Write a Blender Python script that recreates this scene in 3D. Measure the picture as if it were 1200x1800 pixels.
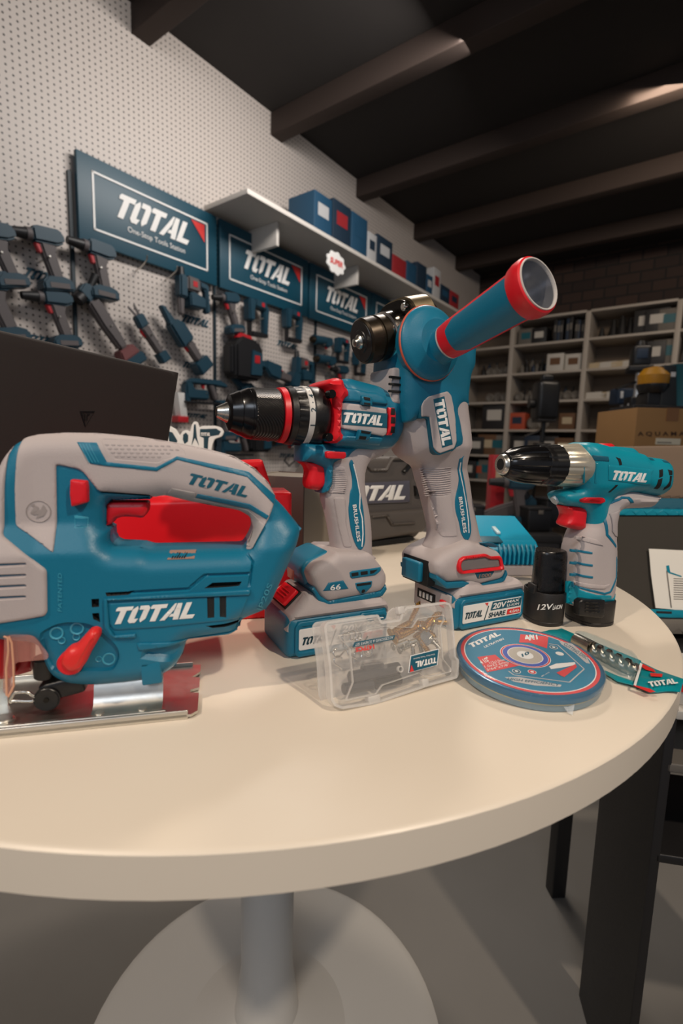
import bpy, bmesh, math, random
import numpy as np
from mathutils import Vector, Matrix
from mathutils.geometry import delaunay_2d_cdt
PI = math.pi
R = math.radians
random.seed(7)
for o in list(bpy.data.objects):
    bpy.data.objects.remove(o)
SC = bpy.context.scene
COL = SC.collection

# ---------------------------------------------------------------- camera
FPX = 868.0
PITCH, ROLL = R(7.6), R(1.55)
CAM = np.array([0, 0, .18])                     # heights are measured from the table top (z = 0)
vF = np.array([0, math.cos(PITCH), -math.sin(PITCH)])
vR0 = np.array([1., 0, 0]); vU0 = np.array([0, math.sin(PITCH), math.cos(PITCH)])
vR = vR0 * math.cos(ROLL) + vU0 * math.sin(ROLL)
vU = vU0 * math.cos(ROLL) - vR0 * math.sin(ROLL)
cd = bpy.data.cameras.new('camera'); cam = bpy.data.objects.new('camera', cd); COL.objects.link(cam)
cam.matrix_world = Matrix(((vR[0], vU[0], -vF[0], CAM[0]), (vR[1], vU[1], -vF[1], CAM[1]),
                           (vR[2], vU[2], -vF[2], CAM[2]), (0, 0, 0, 1)))
cd.sensor_fit = 'HORIZONTAL'; cd.sensor_width = 36; cd.lens = 36 * FPX / 1200
cd.clip_start = .01; cd.clip_end = 60
cd.dof.use_dof = True; cd.dof.focus_distance = .47; cd.dof.aperture_fstop = 9.5
SC.camera = cam

# ---------------------------------------------------------------- light and exposure
SC.view_settings.view_transform = 'Standard'; SC.view_settings.look = 'None'
SC.view_settings.gamma = 1; SC.view_settings.use_curve_mapping = False
SC.view_settings.exposure = .42
w = bpy.data.worlds.new('world'); SC.world = w; w.use_nodes = True
bg = w.node_tree.nodes['Background']; bg.inputs[0].default_value = (.55, .58, .66, 1); bg.inputs[1].default_value = .26

def light(name, kind, loc, aim, power, color, size=.1, size_y=None, blend=.5, cone=60):
    l = bpy.data.lights.new(name, kind); l.energy = power; l.color = color
    if kind == 'AREA':
        l.shape = 'RECTANGLE'; l.size = size; l.size_y = size_y or size
    elif kind == 'SPOT':
        l.shadow_soft_size = size; l.spot_size = R(cone); l.spot_blend = blend
    else:
        l.shadow_soft_size = size
    o = bpy.data.objects.new(name, l); COL.objects.link(o); o.location = loc
    o.rotation_euler = (Vector(aim) - Vector(loc)).to_track_quat('-Z', 'Y').to_euler()
    return o
WARM = (1, .84, .68); NEUT = (1, .94, .89); COOL = (.80, .88, 1)
light('spot_key', 'SPOT', (.90, -.55, 1.55), (.05, .45, 0), 60, WARM, .035, cone=75)
light('spot_left', 'SPOT', (-1.00, -.60, 1.55), (-.05, .42, 0), 52, WARM, .035, cone=75)
light('spot_rear', 'SPOT', (.35, 1.75, 1.75), (.05, .45, .05), 24, WARM, .08, cone=75)
light('fill_front', 'AREA', (-.35, -1.6, 1.35), (.0, .45, .10), 7, COOL, .9, .5)  # soft fill added behind the camera to brighten the tool sides
light('panel_wall', 'AREA', (.25, 1.9, 1.85), (-.9, 2.7, .2), 20, NEUT, 1.2, .3)
light('panel_shelves', 'AREA', (1.9, 2.4, 1.85), (2.9, 4.6, 0), 12, WARM, 1.2, .3)

# ---------------------------------------------------------------- pixel helpers: a photo point on a real plane
def ray(x, y): return vF + vR * (x - 600) / FPX + vU * (900 - y) / FPX
def W(x, y, z=0.):
    d = ray(x, y); t = (z - CAM[2]) / d[2]; return CAM + d * t
def WY(x, y, Y):
    d = ray(x, y); t = Y / d[1]; return CAM + d * t
class Pl:
    """a vertical plane on the table: origin, direction to the right; w = distance toward the viewer"""
    def __init__(s, O, d, lean=0.):
        s.O = np.array([O[0], O[1], 0.]); d = np.array([d[0], d[1], 0.]); s.d = d / np.linalg.norm(d)
        h = np.array([s.d[1], -s.d[0], 0.]); s.rot = math.atan2(s.d[1], s.d[0])
        s.v = np.array([0, 0, math.cos(lean)]) - h * math.sin(lean); s.n = h * math.cos(lean) + np.array([0, 0, math.sin(lean)])
    def uz(s, x, y, w=0.):
        o = s.O + s.n * w; q = ray(x, y); t = ((o - CAM) @ s.n) / (q @ s.n); p = CAM + q * t
        return (float((p - s.O) @ s.d), float((p - s.O) @ s.v))
    def tr(s, pts, w=0.): return [s.uz(x, y, w) for x, y in pts]
def crop(ox, oy, k, pts): return [(ox + x * k, oy + y * k) for x, y in pts]

# ---------------------------------------------------------------- materials
MATS = {}
def srgb(c): return tuple(((v / 255) / 12.92 if v / 255 <= .04045 else ((v / 255 + .055) / 1.055) ** 2.4) for v in c)
def mat(name, rgb, rough=.45, metal=0., bump=0., bscale=400., var=.0, coat=0., spec=.5, **kw):
    if name in MATS: return MATS[name]
    m = bpy.data.materials.new(name); m.use_nodes = True; nt = m.node_tree; b = nt.nodes['Principled BSDF']
    c = (*srgb(rgb), 1)
    b.inputs['Base Color'].default_value = c; b.inputs['Roughness'].default_value = rough
    b.inputs['Metallic'].default_value = metal; b.inputs['Specular IOR Level'].default_value = spec
    b.inputs['Coat Weight'].default_value = coat
    for k, v in kw.items(): b.inputs[k.replace('_', ' ')].default_value = v
    tc = nt.nodes.new('ShaderNodeTexCoord'); n = nt.nodes.new('ShaderNodeTexNoise')
    nt.links.new(tc.outputs['Object'], n.inputs['Vector']); n.inputs['Scale'].default_value = bscale
    n.inputs['Detail'].default_value = 3
    mr = nt.nodes.new('ShaderNodeMapRange'); nt.links.new(n.outputs['Fac'], mr.inputs[0])
    mr.inputs[3].default_value = max(rough - .06, .02); mr.inputs[4].default_value = min(rough + .06, 1)
    nt.links.new(mr.outputs[0], b.inputs['Roughness'])
    if bump:
        bp = nt.nodes.new('ShaderNodeBump'); bp.inputs['Strength'].default_value = bump
        bp.inputs['Distance'].default_value = .0004
        nt.links.new(n.outputs['Fac'], bp.inputs['Height']); nt.links.new(bp.outputs[0], b.inputs['Normal'])
    if var:
        n2 = nt.nodes.new('ShaderNodeTexNoise'); n2.inputs['Scale'].default_value = 9; nt.links.new(tc.outputs['Object'], n2.inputs['Vector'])
        mx = nt.nodes.new('ShaderNodeMix'); mx.data_type = 'RGBA'
        mx.inputs[6].default_value = tuple(v * (1 - var) for v in c[:3]) + (1,)
        mx.inputs[7].default_value = tuple(min(v * (1 + var), 1) for v in c[:3]) + (1,)
        nt.links.new(n2.outputs['Fac'], mx.inputs[0]); nt.links.new(mx.outputs[2], b.inputs['Base Color'])
    m['pb'] = 1
    MATS[name] = m; return m
teal = mat('teal_plastic', (9, 108, 137), .42, bump=.25, bscale=900)
tealB = mat('bright_teal_plastic', (0, 140, 160), .40, bump=.25, bscale=900)
grey = mat('grey_rubber', (178, 168, 166), .62, bump=.3, bscale=1200)
red = mat('red_plastic', (214, 22, 34), .38)
black = mat('black_plastic', (20, 19, 19), .36, bump=.2, bscale=700)
shade_black = mat('dark_slot', (8, 9, 10), .7)  # near-black: painted shade inside slots and vents, also black print and feet
white = mat('white_print', (232, 230, 226), .5)
tealink = mat('teal_print', (10, 84, 104), .5)
redink = mat('red_print', (214, 48, 44), .5)
navy = mat('dark_teal_print', (6, 52, 66), .5)
steel = mat('brushed_steel', (200, 198, 190), .28, metal=1., bump=.15, bscale=300)
darksteel = mat('blackened_steel', (44, 42, 40), .25, metal=.9)
chrome = mat('chrome', (225, 222, 215), .10, metal=1.)

def film(name, rgb, clear, rough=.25, spec=.5):
    """thin see-through plastic: a constant share of light passes straight through"""
    m = mat(name, rgb, rough, spec=spec); nt = m.node_tree; t = nt.nodes.new('ShaderNodeBsdfTransparent'); mx = nt.nodes.new('ShaderNodeMixShader')
    mx.inputs[0].default_value = 1 - clear; nt.links.new(t.outputs[0], mx.inputs[1]); nt.links.new(nt.nodes['Principled BSDF'].outputs[0], mx.inputs[2])
    nt.links.new(mx.outputs[0], nt.nodes['Material Output'].inputs[0]); return m
# ---------------------------------------------------------------- object helpers
def link(o, parent=None):
    COL.objects.link(o)
    if parent is not None: o.parent = parent
    return o
def thing(name, label, cat, loc=(0, 0, 0), rotz=0., group=None):
    o = bpy.data.objects.new(name, None); o.empty_display_size = .02
    COL.objects.link(o); o.location = loc; o.rotation_euler = (0, 0, rotz)
    o['label'] = label; o['category'] = cat
    if group: o['group'] = group
    return o
def tag(o, label, cat, group=None):
    o['label'] = label; o['category'] = cat
    if group: o['group'] = group
    return o
def struct(o): o['kind'] = 'structure'; return o
def mesh_obj(name, verts, faces, m, parent=None, smooth=30., fm=None):
    me = bpy.data.meshes.new(name); me.from_pydata([tuple(v) for v in verts], [], [tuple(f) for f in faces])
    ms = m if isinstance(m, (list, tuple)) else [m]
    for q in ms: me.materials.append(q)
    if fm is not None: me.polygons.foreach_set('material_index', fm)
    me.validate(); me.update()
    if smooth:
        me.polygons.foreach_set('use_smooth', [True] * len(me.polygons)); me.set_sharp_from_angle(angle=R(smooth))
    return link(bpy.data.objects.new(name, me), parent)
def bm_obj(name, bm, m, parent=None, smooth=30.):
    me = bpy.data.meshes.new(name); bm.normal_update(); bm.to_mesh(me); bm.free()
    for q in (m if isinstance(m, (list, tuple)) else [m]): me.materials.append(q)
    if smooth:
        me.polygons.foreach_set('use_smooth', [True] * len(me.polygons)); me.set_sharp_from_angle(angle=R(smooth))
    return link(bpy.data.objects.new(name, me), parent)
def box(bm, c, s, rot=None, bev=0., mi=0):
    r = bmesh.ops.create_cube(bm, size=1.); vs = r['verts']
    M = Matrix.Translation(c) @ (rot or Matrix()) @ Matrix.Diagonal((*s, 1))
    bmesh.ops.transform(bm, matrix=M, verts=vs)
    fs = list({f for v in vs for f in v.link_faces})
    for f in fs: f.material_index = mi
    if bev:
        es = list({e for v in vs for e in v.link_edges})
        bmesh.ops.bevel(bm, geom=es, offset=bev, segments=3, affect='EDGES', profile=.5)
def cyl(bm, a, b, r, r2=None, seg=24):
    a, b = Vector(a), Vector(b); d = b - a
    M = Matrix.Translation((a + b) / 2) @ d.to_track_quat('Z', 'Y').to_matrix().to_4x4()
    bmesh.ops.create_cone(bm, cap_ends=True, segments=seg, radius1=r, radius2=r if r2 is None else r2, depth=d.length, matrix=M)
def bx(name, c, s, m, parent=None, bev=.001, rot=None):
    bm = bmesh.new(); box(bm, c, s, rot, bev); return bm_obj(name, bm, m, parent)
def cy(name, a, b, r, m, parent=None, r2=None, seg=28, bev=0.):
    bm = bmesh.new(); cyl(bm, a, b, r, r2, seg)
    if bev: bmesh.ops.bevel(bm, geom=[e for e in bm.edges if len(e.link_faces) == 2 and e.calc_face_angle(0) > 1], offset=bev, segments=3, affect='EDGES')
    return bm_obj(name, bm, m, parent)
def lathe(name, prof, m, parent=None, org=(0, 0, 0), ax=(1, 0, 0), seg=64, knurl=None, smooth=35., squash=1., caps=True):
    """prof: (distance along ax, radius[, material index])"""
    a = Vector(ax).normalized(); M = Matrix.Translation(org) @ a.to_track_quat('X', 'Z').to_matrix().to_4x4()
    V = []; F = []; fm = []
    for i, p in enumerate(prof):
        for k in range(seg):
            t = 2 * PI * k / seg; r = p[1]
            if knurl: r = knurl(p[0], r, t)
            V.append(M @ Vector((p[0], math.cos(t) * r * squash, math.sin(t) * r)))
    for i in range(len(prof) - 1):
        for k in range(seg):
            k2 = (k + 1) % seg; F.append((i * seg + k, i * seg + k2, (i + 1) * seg + k2, (i + 1) * seg + k))
            fm.append(prof[i][2] if len(prof[i]) > 2 else 0)
    for i, rev in ((0, True), (len(prof) - 1, False)):
        if caps and prof[i][1] > 1e-5:
            f = [i * seg + k for k in range(seg)]; F.append(f[::-1] if rev else f); fm.append(prof[max(i - 1, 0)][2] if len(prof[0]) > 2 else 0)
    o = mesh_obj(name, V, F, m, parent, smooth, fm)
    bm = bmesh.new(); bm.from_mesh(o.data); bmesh.ops.recalc_face_normals(bm, faces=bm.faces); bm.to_mesh(o.data); bm.free()
    return o
def tube(name, pts, r, m, parent=None, seg=10, closed=False):
    cu = bpy.data.curves.new(name, 'CURVE'); cu.dimensions = '3D'; cu.bevel_depth = r; cu.bevel_resolution = max(seg // 4, 1)
    sp = cu.splines.new('POLY'); sp.points.add(len(pts) - 1); cu.use_fill_caps = True
    for p, q in zip(sp.points, pts): p.co = (*q, 1)
    sp.use_cyclic_u = closed
    o = bpy.data.objects.new(name, cu); COL.objects.link(o)
    me = bpy.data.meshes.new_from_object(o.evaluated_get(bpy.context.evaluated_depsgraph_get()))
    bpy.data.objects.remove(o); me.materials.clear(); me.materials.append(m)
    me.polygons.foreach_set('use_smooth', [True] * len(me.polygons)); me.name = name
    return link(bpy.data.objects.new(name, me), parent)

# 2-D outlines ------------------------------------------------------------------
def resample(lp, res, closed=True):
    out = []; n = len(lp)
    for i in range(n if closed else n - 1):
        a, b = np.array(lp[i]), np.array(lp[(i + 1) % n]); L = np.linalg.norm(b - a); k = max(1, int(math.ceil(L / res)))
        for j in range(k): out.append(tuple(a + (b - a) * j / k))
    if not closed: out.append(tuple(lp[-1]))
    return out
def rnd(lp, r, seg=4):
    """round the corners of a closed outline"""
    out = []; n = len(lp)
    for i in range(n):
        p, a, b = np.array(lp[i]), np.array(lp[i - 1]), np.array(lp[(i + 1) % n])
        da, db = a - p, b - p; la, lb = np.linalg.norm(da), np.linalg.norm(db)
        q = min(r, la * .45, lb * .45)
        s, e = p + da / la * q, p + db / lb * q
        for k in range(seg + 1):
            t = k / seg; out.append(tuple((1 - t) ** 2 * s + 2 * t * (1 - t) * p + t * t * e))
    return out
def spl(lp, sub=4, closed=True):
    """Catmull-Rom through the points"""
    n = len(lp); P = [np.array(p) for p in lp]; out = []
    for i in range(n if closed else n - 1):
        if closed: p0, p1, p2, p3 = P[i - 1], P[i], P[(i + 1) % n], P[(i + 2) % n]
        else: p0, p1, p2, p3 = P[max(i - 1, 0)], P[i], P[i + 1], P[min(i + 2, n - 1)]
        for k in range(sub):
            t = k / sub
            out.append(tuple(.5 * ((2 * p1) + (p2 - p0) * t + (2 * p0 - 5 * p1 + 4 * p2 - p3) * t * t + (3 * p1 - p0 - 3 * p2 + p3) * t ** 3)))
    if not closed: out.append(tuple(P[-1]))
    return out
def segs_of(loops, closed=True):
    A = []; B = []
    for lp in loops:
        n = len(lp)
        for i in range(n if closed else n - 1): A.append(lp[i]); B.append(lp[(i + 1) % n])
    return np.array(A, float), np.array(B, float)
def dist(P, S):
    A, B = S; P = np.asarray(P, float); out = np.full(len(P), 1e9)
    AB = B - A; L2 = (AB ** 2).sum(1) + 1e-18
    for i in range(0, len(P), 2000):
        q = P[i:i + 2000, None, :] - A[None]; t = np.clip((q * AB[None]).sum(2) / L2[None], 0, 1)
        out[i:i + 2000] = np.sqrt(((q - AB[None] * t[..., None]) ** 2).sum(2).min(1))
    return out
def inside(P, loops):
    P = np.asarray(P, float); c = np.zeros(len(P), int)
    for lp in loops:
        L = np.array(lp, float); M_ = np.roll(L, -1, 0)
        for a, b in zip(L, M_):
            m = ((a[1] > P[:, 1]) != (b[1] > P[:, 1]))
            with np.errstate(divide='ignore', invalid='ignore'):
                xi = (b[0] - a[0]) * (P[:, 1] - a[1]) / (b[1] - a[1] + 1e-30) + a[0]
            c += (m & (P[:, 0] < xi))
    return (c % 2) == 1
def prf(t): t = np.clip(t, 0, 1); return np.sqrt(np.maximum(0, 1 - (1 - t) ** 2))
class Hull:
    """half thickness of a moulded body over its side plane: rounded towards its silhouette lines"""
    def __init__(s, lines, T, e, k0=.5, closed=True): s.S = segs_of(lines, closed); s.T = T; s.e = e; s.k0 = k0
    def __call__(s, P):
        P = np.asarray(P, float).reshape(-1, 2); T = s.T(P) if callable(s.T) else s.T
        return T * (s.k0 + (1 - s.k0) * prf(dist(P, s.S) / s.e))
def flat(T): return lambda P: np.full(len(np.asarray(P).reshape(-1, 2)), float(T))
def inset_ring(lp, off, S, tol=.93):
    P = np.array(lp, float); n = len(P)
    area = 0.5 * np.sum(P[:, 0] * np.roll(P[:, 1], -1) - np.roll(P[:, 0], -1) * P[:, 1]); sg = 1 if area > 0 else -1
    T_ = np.roll(P, -1, 0) - np.roll(P, 1, 0); T_ /= (np.linalg.norm(T_, axis=1)[:, None] + 1e-12)
    N = np.c_[-T_[:, 1], T_[:, 0]] * sg
    Q = P + N * off; d = dist(Q, S)
    return [tuple(q) for q, k in zip(Q, d) if k > off * tol]
def solid(name, loops, H, m, parent=None, res=.003, add=0., rd=.001, e2=.002, feats=(), two=True, skirt=.002, y0=0., smooth=32., rings=(.12, .45, 1.), ysgn=1):
    """loops in (u, z); half thickness H + add, outer edge rounded down by rd over e2; feats = [(loop, height, ramp, material)]"""
    loops = [list(l) for l in loops]
    loops = [l for l in loops if len(l) > 2]
    L = [resample(l, res) for l in loops]; S = segs_of(L)
    pts = []; edges = []
    def addloop(l):
        s = len(pts); pts.extend(l); n = len(l)
        for i in range(n): edges.append((s + i, s + (i + 1) % n))
    for l in L: addloop(l)
    for i, l in enumerate(L):
        sg = 1
        # inside test decides which way is inward (holes too)
        for f in rings:
            q = inset_ring(l, e2 * f, S)
            if q and not inside([q[0]], L)[0]:
                q = inset_ring(l[::-1], -e2 * f, S, -9)
                q = [p for p, k in zip(q, dist(q, S)) if k > e2 * f * .93] if q else q
            pts.extend(q)
    FS = []
    for ft in feats:
        fl = resample(ft[0], res); s2 = segs_of([fl]); addloop(fl)
        q = inset_ring(fl, ft[2], s2)
        if q: pts.extend(q)
        FS.append((fl, ft[1], ft[2], ft[3] if len(ft) > 3 else None, s2))
    A = np.array([p for l in L for p in l]); lo, hi = A.min(0), A.max(0)
    gx = np.arange(lo[0] + res * .5, hi[0], res); gz = np.arange(lo[1] + res * .5, hi[1], res * .87)
    G = np.array([(x + (res / 2 if j % 2 else 0), z) for j, z in enumerate(gz) for x in gx])
    if len(G):
        k = inside(G, L) & (dist(G, S) > min(e2, res) * .6)
        for f in FS: k &= dist(G, f[4]) > min(f[2] * 1.3, res * .5)
        pts.extend([tuple(p) for p in G[k]])
    r = delaunay_2d_cdt([Vector(p) for p in pts], edges, [], 0, 1e-7)
    V2 = np.array([(v[0], v[1]) for v in r[0]]); T3 = np.array([list(f) for f in r[2]])
    cen = V2[T3].mean(1); a = V2[T3]
    ar = np.abs((a[:, 1, 0] - a[:, 0, 0]) * (a[:, 2, 1] - a[:, 0, 1]) - (a[:, 2, 0] - a[:, 0, 0]) * (a[:, 1, 1] - a[:, 0, 1]))
    k = inside(cen, L) & (ar > 1e-12); T3 = T3[k]; cen = cen[k]
    used = np.unique(T3); mp = -np.ones(len(V2), int); mp[used] = np.arange(len(used)); V2 = V2[used]; T3 = mp[T3]
    d = dist(V2, S); h = H(V2) + add - rd * (1 - prf(d / e2))
    ms = [m]; fm = np.zeros(len(T3), int)
    for fl, dh, ramp, fmat, s2 in FS:
        ins = inside(V2, [fl]); dd = dist(V2, s2); ins |= dd < 1e-6
        h = h + np.where(ins, dh * np.clip(dd / ramp, 0, 1), 0)
        if fmat is not None:
            ms.append(fmat); fm[inside(cen, [fl])] = len(ms) - 1
    n = len(V2)
    ec = {}
    for f in T3:
        for i in range(3):
            e = (f[i], f[(i + 1) % 3]); ec[e] = ec.get(e, 0) + 1
    bd = [e for e in ec if (e[1], e[0]) not in ec]
    if two: hb = -h
    else: hb = H(V2) - skirt
    verts = [(u, y0 - ysgn * hh, z) for (u, z), hh in zip(V2, h)] + [(u, y0 - ysgn * hh, z) for (u, z), hh in zip(V2, hb)]
    F = [tuple(f) for f in T3]; FM = list(fm)
    if two:
        F += [tuple(x + n for x in f[::-1]) for f in T3]; FM += list(fm) if two else []
    F += [(b, a_, a_ + n, b + n) for a_, b in bd]; FM += [0] * len(bd)
    if ysgn < 0: F = [f[::-1] for f in F]
    return mesh_obj(name, verts, F, ms if len(ms) > 1 else m, parent, smooth, [int(x) for x in FM])
def prism(name, loop, t0, t1, m, parent=None, bev=0., loops=None, smooth=30.):
    """outline in (u, z) extruded from depth y=t0 to y=t1 (t0 < t1)"""
    bm = bmesh.new(); a = [bm.verts.new((u, t0, z)) for u, z in loop]; b = [bm.verts.new((u, t1, z)) for u, z in loop]; n = len(loop)
    bm.faces.new(a); bm.faces.new(b[::-1])
    for i in range(n): bm.faces.new((a[i], b[i], b[(i + 1) % n], a[(i + 1) % n]))
    bmesh.ops.recalc_face_normals(bm, faces=bm.faces)
    if bev: bmesh.ops.bevel(bm, geom=[e for e in bm.edges if e.calc_face_angle(0) > .6], offset=bev, segments=2, affect='EDGES')
    return bm_obj(name, bm, m, parent, smooth)

# lettering ---------------------------------------------------------------------
LOGO = []
def _mk():
    x = 0; sh = .0
    T = [[(0.03, .77), (.0, .9), (.06, 1), (.86, 1), (.86, .77), (.58, .77), (.58, 0), (.27, 0), (.27, .77)]]
    O = [[(0, .14), (0, .80), (.20, 1.0), (.30, .84), (.30, .23), (.50, .23), (.42, 0), (.13, 0)],
         [(.36, .77), (.34, 1), (.76, 1), (.90, .86), (.90, .20), (.70, 0), (.60, .16), (.60, .77)]]
    A = [[(-.10, 0), (.17, 0), (.44, .62), (.44, 1), (.34, 1)], [(.49, 1), (.74, 1), (.90, 0), (.60, 0), (.57, .20), (.32, .20), (.38, .36), (.49, .36)]]
    L_ = [[(0, 0), (0, 1), (.30, 1), (.30, .23), (.76, .23), (.72, 0)]]
    for g, wd in ((T, .88), (O, .93), (T, .90), (A, .96), (L_, .76)):
        for lp in g: LOGO.append([(x + a, b) for a, b in lp])
        x += wd - .005
    for i, lp in enumerate(LOGO): LOGO[i] = [((a + .14 * b) / (x + .14), b) for a, b in lp]
_mk()
def ccw(lp):
    s = sum(lp[i][0] * lp[(i + 1) % len(lp)][1] - lp[(i + 1) % len(lp)][0] * lp[i][1] for i in range(len(lp)))
    return lp if s > 0 else lp[::-1]
_tx = {}
def text2d(s, bold=.0):
    """triangles of a word, scaled to the unit box"""
    if (s, bold) in _tx: return _tx[(s, bold)]
    cu = bpy.data.curves.new('t', 'FONT'); cu.body = s; cu.offset = bold; cu.resolution_u = 3
    o = bpy.data.objects.new('t', cu); COL.objects.link(o)
    me = bpy.data.meshes.new_from_object(o.evaluated_get(bpy.context.evaluated_depsgraph_get())); bpy.data.objects.remove(o)
    V = np.array([v.co[:2] for v in me.vertices]); F = [tuple(p.vertices) for p in me.polygons]
    lo, hi = V.min(0), V.max(0); V = (V - lo) / (hi - lo)
    _tx[(s, bold)] = (V, F, (hi[0] - lo[0]) / (hi[1] - lo[1])); return _tx[(s, bold)]
def aff(p0, p1, p2):
    """unit box -> plane: p0 lower left, p1 lower right, p2 upper left"""
    p0, p1, p2 = map(np.array, (p0, p1, p2)); return lambda a, b: tuple(p0 + (p1 - p0) * a + (p2 - p0) * b)
def on_hull(H, off, y0=0., ysgn=1):
    return lambda P: [(u, y0 - ysgn * (h + off), z) for (u, z), h in zip(P, H(np.array(P)))]
def put_text(name, s, A, place, m, parent, bold=.0, thick=.0003):
    V, F, _ = text2d(s, bold); P = [A(a, b) for a, b in V]
    return _raise(name, P, F, place, m, parent)
def _raise(name, P, F, place, m, parent):
    vs = place(P); return mesh_obj(name, vs, F, m, parent, 0)
def put_polys(name, polys, A, place, m, parent):
    P = []; F = []
    for lp in polys:
        q = [A(a, b) for a, b in lp]; s = len(P); n = len(q)
        tri = [t for t in delaunay_2d_cdt([Vector(p) for p in q], [(i, (i + 1) % n) for i in range(n)], [], 1, 1e-9)[2]]
        r = delaunay_2d_cdt([Vector(p) for p in q], [(i, (i + 1) % n) for i in range(n)], [], 1, 1e-9)
        P += [tuple(v) for v in r[0]]; F += [tuple(s + i for i in t) for t in r[2]]
    return _raise(name, P, F, place, m, parent)
def logo(name, A, H, m, parent, add=.0006, base=0., y0=0., ysgn=1):
    """raised lettering of the five-letter wordmark"""
    lps = [ccw([A(a, b) for a, b in lp]) for lp in LOGO]
    HH = lambda P: H(P) + base
    return solid(name, lps, HH, m, parent, res=.004, add=add, rd=add * .5, e2=.0002, two=False, skirt=.0006, y0=y0, rings=(), smooth=30, ysgn=ysgn)
def logo_print(name, A, place, m, parent): return put_polys(name, LOGO, A, place, m, parent)
def copy_tree(o, loc=None, rotz=None, label=None, group=None, parent=None):
    c = o.copy(); COL.objects.link(c)
    if parent is not None: c.parent = parent
    for ch in o.children: copy_tree(ch, parent=c)
    if loc is not None: c.location = loc
    if rotz is not None: c.rotation_euler = (0, 0, rotz)
    if label: c['label'] = label
    if group: c['group'] = group
    return c
# ================================================================ the round white table
TC = (-.0976, .6737); TR = .4783
prof = [(0, TR - .003), (.0006, TR - .0012), (.0018, TR), (.024, TR), (.026, TR - .002)]
m_table = mat('white_laminate', (226, 214, 196), .38, bump=.05, bscale=60, var=.02)
tb = thing('display_table', 'round white laminate table top under all the tools, with a rounded edge', 'table', (TC[0], TC[1], -.76))
N = 160
V = [(math.cos(2 * PI * k / N) * r, math.sin(2 * PI * k / N) * r, .76 - z) for z, r in prof for k in range(N)]
F = [(i * N + k, i * N + (k + 1) % N, (i + 1) * N + (k + 1) % N, (i + 1) * N + k)[::-1] for i in range(len(prof) - 1) for k in range(N)]
F += [tuple(range(N)), tuple(range((len(prof) - 1) * N, len(prof) * N))[::-1]]
mesh_obj('tabletop', V, F, m_table, tb, 40)
lathe('pedestal', [(0, .04), (.60, .04), (.68, .05), (.73, .16), (.736, .16)], mat('white_steel', (205, 202, 196), .35), tb, (0, 0, .736), (0, 0, -1))
lathe('foot_plate', [(0, .03), (.006, .26), (.02, .28), (.024, .28)], MATS['white_steel'], tb, (0, 0, .024), (0, 0, -1))

# ================================================================ jigsaw
PJ = Pl(W(0, 1299), W(335, 1264) - W(0, 1299))
jig = thing('jigsaw', 'teal and grey jigsaw with closed handle standing on its steel base plate', 'power tool', (PJ.O[0], PJ.O[1], 0), PJ.rot)
YM = .037
def c4(p): return crop(0, 740, .25, p)
def c5(p): return crop(250, 740, .25, p)
def ca(p): return crop(0, 980, .21667, p)
def cb(p): return crop(160, 980, .26667, p)
WS = -.021; WF = -.013
sil = [(-20, 1118), (-26, 990), (-24, 900), (-13, 835), (5, 800), (22, 777), (45, 766), (75, 762), (110, 761), (170, 762), (235, 768), (300, 778), (360, 790), (410, 803), (447, 824), (472, 849), (485, 872), (501, 893), (531, 930), (523, 958), (500, 1010), (478, 1058), (468, 1072), (440, 1083)]
holeT = [(287, 872), (337, 884), (362, 887), (390, 892), (420, 899), (435, 906), (443, 918), (445, 932), (440, 948), (430, 965), (262, 969), (247, 964), (202, 962), (194, 957), (190, 948), (191, 932), (181, 927), (182, 890), (190, 880), (262, 877)]
Jsil = PJ.tr(sil, WS); Jh = rnd(PJ.tr(holeT, WS), .004)
low = [(420, 1092), (417, 1108), (404, 1116), (331, 1124), (327, 1130), (321, 1151), (308, 1172), (288, 1185), (259, 1193), (208, 1200), (160, 1204), (121, 1202), (93, 1189), (80, 1172), (66, 1130)]
Jlow = PJ.tr(low, WS)
full = rnd(Jsil + Jlow, .004, 3)
def TJ(P):
    # thick motor body below, slimmer handle above
    z = P[:, 1]; u = P[:, 0]
    return .0185 + .0085 * np.clip((.128 - z) / .018, 0, 1) + .004 * np.clip((.02 - u) / .02, 0, 1)
HJ = Hull([full, Jh], TJ, .013, .42)
inner = PJ.tr([(-18, 1112), (-23, 990), (-21, 900), (-10, 838), (7, 804), (24, 781), (40, 772), (52, 775), (50, 820), (60, 900), (85, 930), (90, 812), (140, 819), (156, 834), (178, 866), (262, 873), (262, 879), (191, 881), (183, 890), (182, 927), (191, 933), (191, 948), (195, 957), (203, 962), (247, 964), (262, 969), (430, 965), (440, 950), (455, 925), (470, 885), (484, 876), (501, 893), (531, 930), (523, 958), (500, 1010), (478, 1058), (468, 1072), (440, 1083)] + low, WS)
def fj(pts, dh, ramp, m_=None, w=WF, r=.0): 
    q = PJ.tr(pts, w); return (rnd(q, r) if r else q, dh, ramp, m_)
F_ = [
    fj(ca([(750, 325), (812, 322), (812, 388), (754, 392)]), -.004, .0008, shade_black),
    fj(ca([(756, 440), (812, 436), (822, 512), (764, 486)]), -.004, .0008, shade_black),
    fj(cb([(745, 195), (800, 158), (992, 150), (975, 178), (900, 186)]), -.004, .0008, shade_black),
    fj(cb([(755, 440), (800, 436), (975, 415), (970, 440), (800, 456)]), -.003, .0008, shade_black),
    fj(cb([(100, 222), (295, 212), (250, 236), (110, 246)]), -.002, .0008, shade_black),
]
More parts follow.
